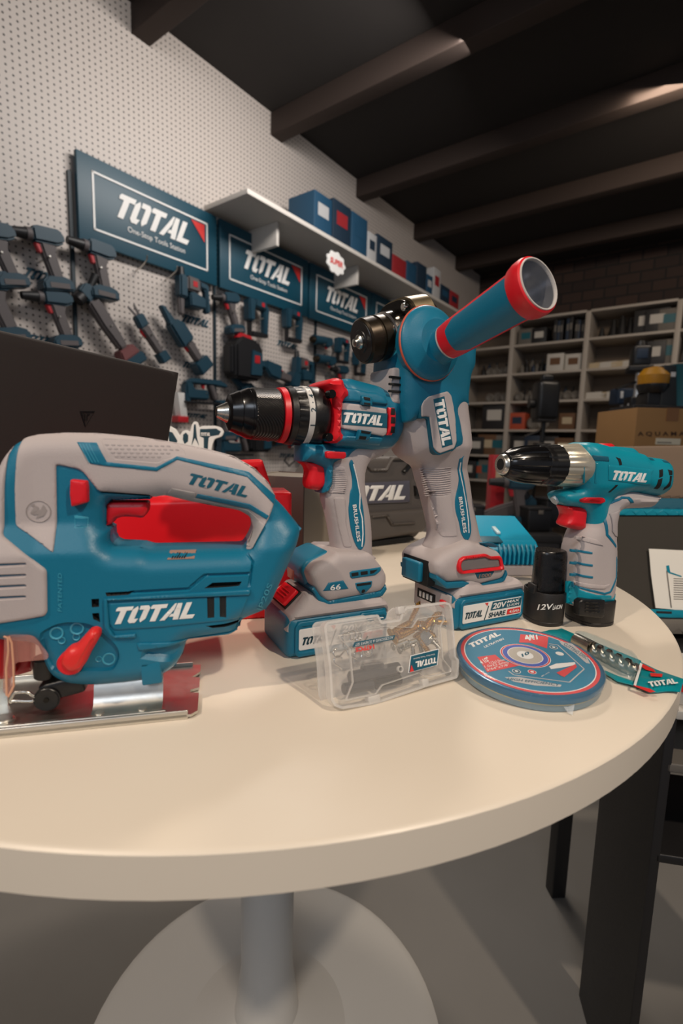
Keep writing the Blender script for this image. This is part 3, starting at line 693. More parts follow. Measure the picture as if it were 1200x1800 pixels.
bk = rnd(PD.tr(cd1([(1100, 205), (1145, 208), (1165, 240), (1172, 330), (1160, 430), (1130, 490), (1090, 500), (1085, 480), (1100, 440), (1110, 330)]), -DM), .002)
solid('rear_cap', [bk], Hull([bk], .028, .016, .35), grey, dr, res=.003, rd=.001, e2=.002, y0=DM)
m1('rear_vent', [(1105, 280), (1145, 284), (1150, 330), (1146, 400), (1130, 455), (1100, 455), (1108, 400)], red, add=.0035, rd=.001, w=-DM + .022)
for y in (285, 340, 400):
    m1('vent_slot', [(1120, y), (1143, y + 2), (1142, y + 42), (1116, y + 40)], shade_black, add=.0040, rd=.0001, w=-DM + .022)
ub = PD.uz(*cd1([(832, 118)])[0], -DM); bx('mode_button', (ub[0], DM, ub[1]), (.013, .012, .004), red, dr, .001)
# chuck and torque collar on the drive axis
zc = PD.uz(600, 735, -DM)[1] - .0005
def ua(x, y=722): return PD.uz(x, y, -DM)[0]
kn = lambda x, r, t: r
def dial_k(a, b, amp=.0007, n=34):
    return lambda x, r, t: r - (amp if (a < x < b and math.sin(n * t) > .2) else 0)
X = [ua(380)]; x0 = X[0]; D_ = lambda x: ua(x) - x0
org = (x0, DM, zc); AX = (1, 0, 0)
lathe('chuck_nose', [(0, .0022), (0, .0042), (.001, .0046), (D_(400), .0088), (D_(408), .0092)], steel, dr, org, AX, 40)
lathe('chuck_sleeve', [(D_(398), .0095), (D_(400), .0122), (D_(402), .0145), (D_(408), .0155), (D_(418), .0178), (D_(419), .0173), (D_(421), .0180), (D_(431), .0202), (D_(434), .0207), (D_(435), .0203), (D_(437), .0208), (D_(484), .0214), (D_(488), .0206), (D_(490), .017)], [mat('gloss_black', (14, 13, 14), .22)], dr, org, AX, 64)
m_kn = mat('knurled_black', (40, 38, 37), .30, metal=.5)
nt = m_kn.node_tree; b_ = nt.nodes['Principled BSDF']; tc = nt.nodes.new('ShaderNodeTexCoord'); mp_ = nt.nodes.new('ShaderNodeMapping'); mp_.inputs['Scale'].default_value = (1, 1, 1)
wv = nt.nodes.new('ShaderNodeTexWave'); wv.inputs['Scale'].default_value = 260; wv.bands_direction = 'DIAGONAL'; nt.links.new(tc.outputs['Object'], mp_.inputs[0]); nt.links.new(mp_.outputs[0], wv.inputs[0])
bp_ = nt.nodes.new('ShaderNodeBump'); bp_.inputs['Strength'].default_value = .8; bp_.inputs['Distance'].default_value = .0006; nt.links.new(wv.outputs['Fac'], bp_.inputs['Height']); nt.links.new(bp_.outputs[0], b_.inputs['Normal'])
lathe('knurled_band', [(D_(440), .0209), (D_(441), .0213), (D_(483), .0219), (D_(484), .0214)], m_kn, dr, org, AX, 96)
lathe('red_collar_ring', [(D_(486), .020), (D_(487), .0228), (D_(496), .0234), (D_(498), .021)], red, dr, org, AX)
lathe('mode_ring', [(D_(497), .0215), (D_(499), .0240), (D_(508), .0250), (D_(510), .0244), (D_(524), .0250), (D_(526), .0250)], black, dr, org, AX, 136, dial_k(D_(509), D_(523), .0008, 24))
lathe('scale_ring', [(D_(525), .0250), (D_(526), .0257), (D_(534), .0258), (D_(535), .0252)], mat('scale_white', (206, 202, 196), .45), dr, org, AX)
lathe('torque_ring', [(D_(534), .0252), (D_(536), .0257), (D_(539), .0259), (D_(553), .0259), (D_(559), .0250), (D_(563), .0225)], black, dr, org, AX, 136, dial_k(D_(540), D_(552), .0010, 30))
rr = .0260
for s, t in (('1', -18), ('2', 10), ('.', 24), ('4', 38), ('.', 52), ('6', 66), ('8', 88)):
    def place(P, t=t):
        out = []
        for a, b in P:
            th = R(t) + a / rr; out.append((x0 + D_(530.5) - b, DM - rr * math.cos(th), zc + rr * math.sin(th)))
        return out
    sz = .0045 if s != '.' else .0012
    put_text('scale_number', s, aff((-sz * .4, -sz * .5), (sz * .4, -sz * .5), (-sz * .4, sz * .5)) if s != '1' else aff((-.0004, -sz * .5), (.0004, -sz * .5), (-.0004, sz * .5)), place, navy, dr, .01)
# ================================================================ angle grinder standing on its battery
gd_ = R(28.6)
PG = Pl(W(798, 1113), (math.cos(gd_), math.sin(gd_)))
gr = thing('angle_grinder', 'tall teal and grey angle grinder with raised side handle, standing upright on its battery', 'power tool', (PG.O[0], PG.O[1], 0), PG.rot)
GM = .0355
def cg5(p): return crop(690, 920, .21667, p)
def cg4(p): return crop(640, 660, .18333, p)
def cg6(p): return crop(600, 520, .18333, p)
battery20(gr, .0, .098, 'gauge', teal)
ft = PG.tr([(764, 1012), (762, 990), (775, 975), (800, 962), (826, 950), (862, 962), (878, 970), (884, 985), (889, 1001), (881, 1018), (840, 1029), (811, 1023), (783, 1025)], -.008)
ft = rnd(ft, .005, 4)
HGf = Hull([ft], .0325, .012, .74)
solid('foot_shell', [ft], HGf, grey, gr, res=.003, rd=.002, e2=.003, y0=GM)
fl_ = PG.tr([(764, 1010), (783, 1023), (811, 1021), (840, 1027), (881, 1016), (887, 1002), (889, 1008), (883, 1021), (842, 1036), (808, 1032), (782, 1034), (764, 1018)], -.008)
solid('foot_trim', [fl_], flat(.0305), teal, gr, res=.003, rd=.001, e2=.001, y0=GM)
e = PG.uz(745, 1005, -GM)
bx('mode_selector', (ft[0][0] - .004, GM + .004, ft[0][1] + .002), (.014, .030, .020), teal, gr, .002)
bx('selector_recess', (ft[0][0] - .001, GM + .002, ft[0][1] + .002), (.010, .042, .026), shade_black, gr, .001)
ring = [rnd(PG.tr(cg5([(510, 345), (525, 292), (560, 266), (620, 258), (740, 243), (790, 266), (872, 264), (888, 372), (620, 398), (540, 408), (515, 385)]), -.004), .002),
        rnd(PG.tr(cg5([(538, 345), (548, 305), (575, 288), (640, 282), (735, 268), (780, 288), (852, 288), (864, 348), (620, 376), (552, 384)]), -.004), .002)]
solid('red_bumper_ring', ring, HGf, red, gr, res=.003, add=.0035, rd=.0018, e2=.0018, two=False, y0=GM)
rel(gr, 'bumper_insert', ring[1], HGf, mat('insert_grey', (120, 114, 112), .6), GM, add=.0004)
rel(gr, 'number_badge', PG.tr(cg5([(660, 402), (818, 385), (790, 432), (685, 448)]), -.004), HGf, tealink, GM, add=.0006)
put_text('badge_lettering', '1000', aff(*PG.tr(cg5([(690, 440), (786, 428), (694, 410)]), -.004)), on_hull(HGf, .0009, GM), MATS['sticker_taupe'], gr, .02)
rel(gr, 'foot_inlay', PG.tr(cg5([(675, 150), (720, 138), (760, 145), (808, 172), (790, 185), (720, 180)]), -.014), HGf, teal, GM, add=.0008)
# grip and motor column
gp = [(689, 660), (689, 700), (692, 730), (697, 762), (706, 801), (718, 811), (732, 821), (737, 843), (743, 862), (749, 885), (756, 915), (760, 935), (756, 950), (748, 966), (776, 985), (850, 985), (862, 966), (845, 955), (834, 946), (829, 925), (823, 898), (818, 870), (814, 843), (808, 815), (806, 795), (807, 777), (804, 750), (800, 720), (799, 700), (802, 667), (780, 655), (720, 650)]
gq = rnd(PG.tr(gp, -GM), .004)
def TG(P): return .0185 + .0125 * np.clip((P[:, 1] - .160) / .022, 0, 1)
HC = Hull([gq], TG, .018, .30)
solid('grip', [gq], HC, grey, gr, res=.003, rd=.001, e2=.002, y0=GM)
def g1(name, pts, m_, w=-GM + .018, **k): 
    H = k.pop('H', HC); return rel(gr, name, PG.tr(pts, w), H, m_, GM, **k)
# teal upper housing covering the column top, scalloped around the grey badge
up = PG.tr([(686, 650), (686, 700), (692, 745), (740, 734), (745, 742), (752, 780), (757, 795), (765, 800), (790, 790), (792, 770), (786, 735), (782, 722), (797, 717), (801, 722), (800, 700), (804, 664), (811, 648), (813, 600), (790, 580), (700, 590), (688, 620)], -GM + .006)
def TU(P): return .033 + 0 * P[:, 0]
upr = rnd(up, .003)
HU = Hull([upr], .0335, .016, .62)
solid('motor_housing', [upr], HU, teal, gr, res=.003, rd=.0016, e2=.002, y0=GM)
bad = rnd(PG.tr(cg4([(490, 420), (486, 300), (505, 240), (560, 195), (750, 145), (790, 190), (815, 300), (830, 420), (845, 640), (820, 710), (670, 765), (630, 740), (600, 690), (560, 420), (535, 410)]), -GM + .026), .0015)
HB = lambda P: np.maximum(HU(P), HC(P)) * 0 + .0325
rel(gr, 'badge_rim', bad, HB, tealink, GM, add=.0006, skirt=.010)
bad2 = rnd(PG.tr(cg4([(500, 400), (498, 300), (518, 250), (565, 208), (745, 158), (780, 198), (802, 300), (820, 420), (832, 630), (808, 698), (672, 745), (640, 725), (615, 690), (575, 400), (540, 395)]), -GM + .026), .0015)
rel(gr, 'badge_panel', bad2, HB, grey, GM, add=.0018, rd=.0008, e2=.001, skirt=.008)
rel(gr, 'name_plate', PG.tr(cg4([(605, 235), (710, 205), (790, 660), (690, 692)]), -GM + .026), HB, tealink, GM, add=.0022, rd=.0002)
logo('wordmark', aff(*PG.tr(cg4([(620, 245), (700, 688), (706, 214)]), -GM + .027)), lambda P: HB(P) + .0022, white, gr, add=.0005, y0=GM)
si = spl(PG.tr(cg4([(835, 800), (850, 790), (868, 765), (865, 800), (900, 900), (930, 1050), (960, 1250), (985, 1420), (985, 1500), (960, 1565), (925, 1560), (890, 1500), (870, 1400), (840, 1300), (832, 1200), (845, 1120), (862, 1050), (868, 980), (855, 900)]), -GM + .013), 3)
rel(gr, 'grip_inlay', si, HC, teal, GM, add=.0009, rd=.0007, e2=.001)
ln = PG.tr(cg4([(855, 830), (875, 920), (905, 1060), (935, 1220), (955, 1380), (962, 1500)]), -GM + .013)
rel(gr, 'inlay_line', [(a - .0006, b) for a, b in ln] + [(a + .0006, b) for a, b in ln[::-1]], HC, white, GM, add=.0013, rd=.0003, e2=.0003)
put_text('inlay_lettering', 'BRUSHLESS', aff(*PG.tr(cg4([(858, 1160), (905, 1500), (892, 1155)]), -GM + .013)), on_hull(HC, .0015, GM), white, gr, .02)
for k in range(13):
    y = 888 + k * 21; q = PG.tr(cg4([(545 + k * 3, y + 8), (700, y + 4), (812 + k % 2, y - 12), (812, y - 4), (700, y + 12), (545 + k * 3, y + 16)]), -GM + .016)
    rel(gr, 'grip_rib', q, HC, grey, GM, add=.0010, rd=.0005, e2=.0006)
rel(gr, 'grip_pad', PG.tr(cg4([(655, 1160), (790, 1125), (800, 1250), (835, 1400), (850, 1530), (740, 1545), (690, 1400)]), -GM + .012), HC, grey, GM, add=.0007, r=.002)
# left side vent block
vb = PG.uz(676, 682, -GM)
bx('side_vent', (vb[0] + .004, GM, vb[1]), (.018, .04, .032), grey, gr, .003)
for k in range(3): bx('vent_slot', (vb[0] - .003, GM - .0205, vb[1] + .007 - k * .006), (.012, .003, .002), shade_black, gr, .0004)
# gear head: plate, cast housing, chromed collar and spindle flange on a tilted axis
def w3(px, w_): # local 3-D point on the tool plane at distance w toward the viewer
    u, z = PG.uz(px[0], px[1], w_); return Vector((u, -w_, z))
h0 = w3((704, 587), -GM); h1 = w3((627, 602), -GM)
ax = (h1 - h0).normalized(); Lh = (h1 - h0).length
at = lambda t: t * Lh
bronze = mat('bronze_black', (52, 44, 34), .32, metal=.7)
gold = mat('warm_metal', (196, 170, 120), .30, metal=1.)
lathe('gear_housing', [(-.030, .022), (-.028, .027), (-.006, .028), (-.004, .028)], bronze, gr, h0, ax, 48)
M = Matrix.Translation(h0) @ ax.to_track_quat('X', 'Z').to_matrix().to_4x4()
def sqprof(r, n=40, p=3.2): return [(r * math.copysign(abs(math.cos(t)) ** (2 / p), math.cos(t)), r * math.copysign(abs(math.sin(t)) ** (2 / p), math.sin(t))) for t in np.linspace(0, 2 * PI, n + 1)[:-1]]
def plate(name, x0_, x1_, r, m_):
    V = [M @ Vector((x, a, b)) for x in (x0_, x1_) for a, b in sqprof(r)]; n = 40
    F = [tuple(range(n))[::-1], tuple(range(n, 2 * n))] + [(i, (i + 1) % n, n + (i + 1) % n, n + i) for i in range(n)]
    o = mesh_obj(name, V, F, m_, gr, 30); bm = bmesh.new(); bm.from_mesh(o.data); bmesh.ops.recalc_face_normals(bm, faces=bm.faces); bm.to_mesh(o.data); bm.free(); return o
plate('head_casting', -.020, .0, .0300, mat('grey_casting', (128, 116, 92), .38, metal=.8))
plate('face_plate', .0, .004, .0280, darksteel)
for a, b in ((.020, .020), (-.020, .020), (.020, -.020), (-.020, -.020)):
    cy('head_screw', M @ Vector((.003, a, b)), M @ Vector((.008, a, b)), .0034, chrome, gr, bev=.0008)
lathe('spindle_collar', [(.002, .0215), (.006, .0222), (.018, .0215), (.019, .0195), (.022, .0195)], [mat('polished_collar', (214, 206, 196), .12, metal=1.)], gr, h0, ax, 56, caps=False)
lathe('disc_flange', [(.020, .017), (.021, .0200), (.0285, .0202), (.029, .0190), (.0315, .0190), (.032, .0203), (.042, .0196), (.0435, .0180), (.044, .008)], bronze, gr, h0, ax, 56)
lathe('flange_face', [(.0435, .0172), (.0442, .0168), (.0442, .010), (.0448, .0095), (.0448, .005)], black, gr, h0, ax, 48)
lathe('spindle', [(.043, .0060), (.046, .0062), (.0475, .0050), (.0475, .0036), (.051, .0034), (.0515, .0020)], steel, gr, h0, ax, 32)
lb_ = M @ Vector((-.004, -.012, -.036))
bx('lock_lever', lb_, (.030, .016, .008), darksteel, gr, .002, Matrix.Rotation(R(14), 4, 'Y'))
# side handle rising toward the viewer
Rz = Matrix.Rotation(-PG.rot, 3, 'Z')
def toloc(p): return Rz @ (Vector(p) - Vector((PG.O[0], PG.O[1], 0)))
def atdist(px, Z): return CAM + ray(*px) * Z
Cg = w3((757, 603), .000)
Q0 = w3((770, 612), .004); Q1 = toloc(atdist((937, 505), .345))
hx = (Q1 - Q0).normalized(); HL = (Q1 - Q0).length
gx = (hx * .30 + Vector((.0, -1, .0)) * .80)
lathe('guard_disc', [(-.012, .0290), (-.004, .0305), (-.001, .0318), (.000, .0318), (.0015, .0308), (.004, .0270), (.007, .0215), (.010, .0180)], teal, gr, Cg, gx, 72)
lathe('guard_rim', [(-.0035, .0312), (-.0025, .0326), (-.0012, .0326), (-.0004, .0316)], mat('copper_red', (196, 84, 58), .4), gr, Cg, gx, 72, caps=False)
HR = lambda x: .0142 + .0033 * max(0, min(1, x / HL))
lathe('handle_shaft', [(-.006, .0165), (.002, .0152), (.012, HR(.012)), (HL * .5, HR(HL * .5)), (HL - .006, HR(HL))], teal, gr, Q0, hx, 56, caps=False)
# handle sleeve: grey lines and red overlay leaving a teal window, mapped on the tube
MQ = Matrix.Translation(Q0) @ hx.to_track_quat('X', 'Z').to_matrix().to_4x4()
vw_ = toloc(CAM) - (Q0 + hx * HL * .5); vl_ = MQ.to_3x3().inverted() @ vw_; A0 = math.atan2(vl_.z, -vl_.y)
def patch(name, outline, m_, r0, dr_):
    """outline in (distance, angle in degrees) wrapped on the tapering sleeve; closed shell of depth dr_"""
    q = resample(rnd([(a, R(b) * .02) for a, b in outline], .002), .003); S = segs_of([q]); A = np.array(q)
    g = [(x, y) for x in np.arange(A[:, 0].min(), A[:, 0].max(), .003) for y in np.arange(A[:, 1].min(), A[:, 1].max(), .003)]
    g = np.array(g); g = g[inside(g, [q]) & (dist(g, S) > .0016)]; n = len(q)
    pts = q + inset_ring(q, .0007, S) + [tuple(x) for x in g]
    r = delaunay_2d_cdt([Vector(p) for p in pts], [(i, (i + 1) % n) for i in range(n)], [], 1, 1e-8)
    V2 = np.array([(v[0], v[1]) for v in r[0]]); d = dist(V2, S); V = []
    for (a, b), dd in zip(V2, d):
        rr_ = r0(a) + dr_ * float(prf(dd / .0012)); t = b / .02 + A0; V.append(MQ @ Vector((a, -math.cos(t) * rr_, math.sin(t) * rr_)))
    return mesh_obj(name, V, [tuple(f) for f in r[2]], m_, gr, 40)
rs_ = HR
B0 = HL * .13
patch('sleeve_edge', [(B0, -70), (B0, 70), (B0 + .010, 84), (HL - .008, 86), (HL - .008, -86), (B0 + .010, -84)], mat('pale_line', (196, 190, 186), .5), lambda a: rs_(a) - .0001, .0008)
patch('red_overlay', [(B0 + .002, -66), (B0 + .002, 66), (B0 + .011, 76), (HL - .008, 78), (HL - .008, -78), (B0 + .011, -76)], red, lambda a: rs_(a) + .0000, .0011)
patch('teal_window', [(B0 + .013, -34), (B0 + .013, 34), (B0 + .022, 58), (HL - .004, 62), (HL - .004, -62), (B0 + .022, -58)], teal, lambda a: rs_(a) + .0002, .0016)
ringp = lambda *q: [(HL + a, r * .80) for a, r in q]
lathe('handle_flange', ringp((-.009, .0215), (-.008, .0248), (-.004, .0262), (.001, .0264), (.0036, .0256), (.0045, .0240), (.004, .0228)), red, gr, Q0, hx, 64, caps=False)
lathe('handle_lip', ringp((.0038, .0240), (.0052, .0236), (.0052, .0226), (.003, .0220)), mat('lip_pale', (208, 202, 196), .35), gr, Q0, hx, 64, caps=False)
lathe('handle_bore', ringp((.0035, .0221), (-.003, .0215), (-.008, .0205), (-.012, .0180), (-.018, .0176), (-.020, .0165), (-.050, .0160), (-.051, .0005)), [mat('dull_silver', (176, 178, 184), .22, metal=.8)], gr, Q0, hx, 56, caps=False)
# ================================================================ small drill
PB = Pl((W(1000, 1108) + W(1072, 1100)) / 2 + np.array([0, .022, 0]), W(1072, 1100) - W(1000, 1108))
sd = thing('compact_drill', 'small bright teal drill with silver torque collar, standing at the right on a black battery', 'power tool', (PB.O[0], PB.O[1], 0), PB.rot)
def cb6(p): return crop(860, 760, .28333, p)
BM = 0.
def rB(name, pts, H, m_, w=.017, **k): return rel(sd, name, PB.tr(cb6(pts), w), H, m_, 0., **k)
gp = [(556, 560), (520, 625), (492, 720), (486, 800), (480, 900), (470, 1000), (468, 1060), (560, 1075), (775, 1075), (790, 1000), (802, 900), (805, 800), (804, 700), (800, 640), (800, 560), (815, 500), (860, 478), (1030, 470), (1060, 430), (1100, 404), (900, 360), (760, 360), (680, 420)]
gq = rnd([PB.uz(x, y, .014 if x > 1060 else 0) for x, y in cb6(gp)], .004); HS = Hull([gq], .021, .018, .30)
solid('grip', [gq], HS, grey, sd, res=.003, rd=.001, e2=.002, y0=0.)
bd = [(515, 120), (530, 75), (560, 60), (620, 66), (740, 100), (890, 130), (1000, 150), (1110, 165), (1140, 185), (1152, 225), (1150, 300), (1132, 372), (1100, 402), (1060, 400), (960, 385), (880, 370), (800, 372), (740, 410), (690, 450), (690, 590), (680, 635), (620, 632), (560, 620), (560, 500), (530, 462), (440, 450), (408, 425), (398, 385), (430, 365), (520, 350)]
bq = rnd([PB.uz(x, y, .018 if x > 1130 else 0) for x, y in cb6(bd)], .003)
def TB(P):
    z = P[:, 1]; return .0185 + .0065 * np.clip((z - .135) / .012, 0, 1)
HT = Hull([bq], TB, .017, .36)
solid('body_shell', [bq], HT, tealB, sd, res=.003, rd=.001, e2=.002, y0=0.)
def b1(name, pts, m_, w=.022, **k): return rel(sd, name, PB.tr(cb6(pts), w), k.pop('H', HT), m_, 0., **k)
b1('name_panel', [(720, 200), (1000, 232), (985, 255), (990, 325), (960, 325), (720, 296)], tealB, add=.0008)
logo('wordmark', aff(*PB.tr(cb6([(735, 292), (964, 312), (752, 234)]), .023)), lambda P: HT(P) + .0008, white, sd, add=.0006, y0=0.)
tp = rnd(PB.tr(cb6([(640, 96), (760, 85), (890, 98), (925, 130), (940, 180), (900, 178), (860, 160), (700, 120)]), .008), .002)
solid('top_rail', [tp], flat(.012), tealB, sd, res=.003, rd=.004, e2=.005, y0=0.)
tb_ = PB.uz(*cb6([(716, 78)])[0], 0)
lathe('speed_switch', [(0, .0095), (.003, .009), (.005, .006)], red, sd, (tb_[0], 0, tb_[1] - .0035), (0, 0, 1), 32)
b1('side_window', [(645, 142), (726, 150), (728, 182), (648, 178)], MATS['teal_print'], add=.0004)
for q in ([(772, 152), (800, 162), (806, 200), (790, 204), (784, 176)], [(735, 372), (766, 325), (782, 324), (748, 374)]): b1('seam_slot', q, shade_black, add=.0003, rd=.0001)
for q in ([(1016, 232), (1040, 226), (1036, 270), (1014, 280)], [(1008, 290), (1034, 280), (1026, 352), (1000, 348)], [(1072, 228), (1100, 236), (1098, 262), (1076, 262)], [(1080, 266), (1096, 268), (1086, 330), (1064, 360), (1056, 340), (1078, 300)]):
    b1('rear_vent', q, shade_black, add=.0003, rd=.0001, w=.018)
for q in ([(975, 155), (1010, 160), (1005, 174), (972, 168)], [(1060, 170), (1100, 180), (1096, 192), (1058, 184)]): b1('rear_vent', q, MATS['teal_print'], add=.0003, rd=.0001, w=.015)
for k in range(4):
    x = 592 + k * 22; b1('shell_rib', [(x, 190), (x + 10, 191), (x + 6, 318), (x - 4, 316)], tealB, add=.0007)
b1('direction_switch', [(580, 418), (612, 405), (700, 405), (716, 414), (716, 432), (690, 444), (600, 440), (582, 432)], red, H=HT, add=.0035, rd=.001, e2=.001, w=.021, r=.001)
b1('switch_mark', [(618, 422), (635, 414), (680, 418), (690, 425), (675, 432), (630, 430)], MATS['deep_red_plastic'], add=.0038, rd=.0002, w=.021)
tg = spl(PB.tr(cb6([(440, 452), (500, 450), (565, 456), (572, 480), (566, 540), (560, 590), (530, 600), (470, 588), (440, 570), (452, 540), (460, 510), (452, 480)]), 0), 3)
solid('trigger', [tg], flat(.0115), red, sd, res=.0025, rd=.007, e2=.007, y0=0.)
lens = PB.uz(*cb6([(420, 408)])[0], 0); cy('work_light', (lens[0], 0, lens[1]), (lens[0] - .004, 0, lens[1] - .003), .0045, mat('lens', (190, 200, 205), .1), sd)
# grip inlays
b1g = lambda n_, pts, m_=teal, **k: rel(sd, n_, PB.tr(cb6(pts), .018), HS, m_, 0., **k)
b1g('grip_line', [(706, 470), (820, 398), (870, 400), (895, 438), (870, 440), (850, 412), (820, 412), (722, 482), (722, 628), (785, 705), (778, 718), (706, 636)], add=.0006)
b1g('grip_line', [(782, 770), (790, 770), (788, 900), (740, 990), (700, 1004), (640, 990), (512, 960), (505, 925), (515, 925), (520, 950), (650, 978), (700, 990), (732, 980), (778, 895)], add=.0006)
b1g('grip_line', [(476, 930), (520, 928), (524, 965), (640, 1005), (740, 1010), (735, 1035), (775, 1030), (772, 1066), (468, 1052)], tealB, add=.0012, w=.018) if False else None
for y in (725, 802, 875):
    b1g('grip_inlay', [(492, y - 4), (590, y + 12), (628, y + 14), (628, y + 27), (585, y + 26), (490, y + 12)], add=.0009)
b1g('grip_pad', [(520, 640), (650, 660), (690, 700), (640, 690), (520, 660)], grey, add=.0010)
b1g('grip_pad', [(520, 930), (700, 945), (730, 935), (700, 968), (560, 960)], grey, add=.0010)
b1g('thumb_pad', [(745, 505), (800, 478), (806, 560), (804, 650), (770, 640), (745, 610)], grey, add=.0012)
lc = rnd([PB.uz(x, y, (.016 if x > 1030 else .007)) for x, y in cb6([(482, 925), (512, 925), (522, 962), (640, 1000), (730, 1004), (738, 1030), (786, 1000), (776, 1070), (478, 1062)])], .001)
HLc = Hull([gq], .0214, .018, .30)
solid('lower_collar', [lc], lambda P: np.where(inside(P, [gq]), HLc(P), .0064), tealB, sd, res=.003, add=.0006, rd=.0006, e2=.001, two=False, y0=0.)
# black battery foot: oval prism
def oval(name, parent, c, a, b, prof_, m_, seg=56, p=2.6, ax_='Z'):
    V = []; F = []
    for z, s in prof_:
        for k in range(seg):
            t = 2 * PI * k / seg; ct, st = math.cos(t), math.sin(t)
            V.append((c[0] + (a - .01 + .01 * 1) * s * math.copysign(abs(ct) ** (2 / p), ct), c[1] + b * s * math.copysign(abs(st) ** (2 / p), st), z))
    for i in range(len(prof_) - 1):
        for k in range(seg): k2 = (k + 1) % seg; F.append((i * seg + k, i * seg + k2, (i + 1) * seg + k2, (i + 1) * seg + k))
    F += [tuple(range(seg))[::-1], tuple(range((len(prof_) - 1) * seg, len(prof_) * seg))]
    return mesh_obj(name, V, F, m_, parent, 35)
l_, r_ = PB.uz(991, 1090, -.012)[0], PB.uz(1077, 1090, .012)[0]; cx = (l_ + r_) / 2; ha = (r_ - l_) / 2
ztop = PB.uz(1035, 1062, .02)[1]
bt_ = bpy.data.objects.new('battery_foot', None); bt_.empty_display_size = .02; link(bt_, sd)
matB = mat('matt_black', (30, 27, 26), .5, bump=.3, bscale=900)
oval('battery_case', bt_, (cx, 0), ha, .0235, [(0, .95), (.0012, .985), (.0035, .985), (.004, .965), (.005, .985), (ztop, 1.0), (ztop + .001, .97)], matB)
q = PB.tr(cb6([(552, 1050), (575, 1035), (712, 1040), (706, 1140), (690, 1152), (548, 1135)]), .024)
solid('release_latch', [rnd(q, .001)], flat(.0), black, bt_, res=.003, add=.004, rd=.001, e2=.001, two=False, skirt=.004, y0=-.0215)
for k in range(4):
    y = 1052 + k * 19; q = PB.tr(cb6([(600, y), (692, y + 3), (692, y + 12), (600, y + 9)]), .027)
    solid('latch_rib', [q], flat(0.), black, bt_, res=.004, add=.0052, rd=.0008, e2=.0008, two=False, y0=-.0215)
# chuck
zb = PB.uz(1030, 822, 0); tip = PB.uz(879, 816, 0)
zc2 = (PB.uz(985, 818, 0)[1])
U = lambda x: PB.uz(x, 820, 0)[0]
x0b = U(879); E_ = lambda x: U(x) - x0b
orgb = (x0b, 0, zc2)
lathe('chuck_nose', [(.0, .0052), (-.0005, .0085), (.001, .0098), (.004, .0102), (.007, .0112)], steel, sd, orgb, AX, 40)
lathe('chuck_hole', [(-.0002, .0055), (.004, .0050), (.0042, .0001)], shade_black, sd, orgb, AX, 32)
fl = lambda x, r, t: r - (.0011 if math.sin(8 * t) > .35 and x > E_(893) else 0)
lathe('chuck_jaw_sleeve', [(E_(884), .0100), (E_(886), .0120), (E_(894), .0148), (E_(905), .0170), (E_(918), .0186), (E_(940), .0196), (E_(946), .0196)], MATS['gloss_black'], sd, orgb, AX, 96, fl)
lathe('chuck_ring', [(E_(944), .0185), (E_(946), .0200), (E_(952), .0203), (E_(954), .0198), (E_(957), .0200), (E_(974), .0209), (E_(976), .020)], black, sd, orgb, AX, 96, lambda x, r, t: r - (.0005 if math.sin(14 * t) > .6 else 0))
silver = mat('silver_plastic', (200, 192, 174), .30, metal=.55)
lathe('torque_collar', [(E_(974), .0203), (E_(976), .0212), (E_(1000), .0218), (E_(1004), .0222), (E_(1015), .0224), (E_(1018), .0214), (E_(1026), .0212)], silver, sd, orgb, AX, 120, lambda x, r, t: r - (.0007 if (math.sin(18 * t) > .5 and x < E_(1001)) else 0))

# ================================================================ spare battery
PS = Pl(W(955, 1103) + np.array([0, .021, 0]), (.97, .22))
sb = thing('tool_battery', 'black upright spare battery marked 12V beside the small drill', 'battery', (PS.O[0], PS.O[1], 0), PS.rot)
l_, r_ = PS.uz(916, 1075, -.012)[0], PS.uz(993, 1075, .012)[0]; cx = (l_ + r_) / 2; ha = (r_ - l_) / 2 * .975
z1 = PS.uz(955, 1047, .02)[1]; z2 = PS.uz(958, 966, .0)[1]
oval('battery_base', sb, (cx, 0), ha, .022, [(0, .95), (.0012, .985), (.004, .985), (.0045, .965), (.0055, .985), (z1, 1.02), (z1 + .001, 1.0), (z1 + .001, .93), (z1 - .002, .92)], matB)
V = []; seg = 60; lv = [(z1 - .003, 1.0), (z2 - .004, .93), (z2 - .001, .90), (z2, .84)]
for z, s in lv:
    for k in range(seg):
        t = 2 * PI * k / seg; r = .0160 * s * (1 + .07 * math.cos(3 * (t + .5)))
        V.append((cx + .002 + math.cos(t) * r * 1.1, math.sin(t) * r, z))
F = [(i * seg + k, i * seg + (k + 1) % seg, (i + 1) * seg + (k + 1) % seg, (i + 1) * seg + k) for i in range(3) for k in range(seg)] + [tuple(range(3 * seg, 4 * seg))]
mesh_obj('battery_stem', V, F, mat('satin_black', (16, 15, 15), .28), sb, 40)
bx('latch_tab', (cx - ha + .001, -.002, z1 + .003), (.004, .012, .010), matB, sb, .001)
def onoval(P, a=ha * 1.02, b=.022 * 1.02, p=2.6):
    """photo points dropped onto the curved wall of the base"""
    out = []
    for x, y in P:
        wv = .015
        for _ in range(30):
            u, z = PS.uz(x, y, wv); q = min(abs((u - cx) / a), .98); wv = .5 * wv + .5 * b * (1 - q ** p) ** (1 / p)
        out.append((u, -wv - .0005, z))
    return out
put_text('voltage_marking', '12V', aff((943, 1072), (969, 1071), (946, 1062)), onoval, white, sb, .02)
put_text('voltage_marking', 'LI-ION', aff((970, 1072), (986, 1070), (972, 1064)), onoval, white, sb, .02)
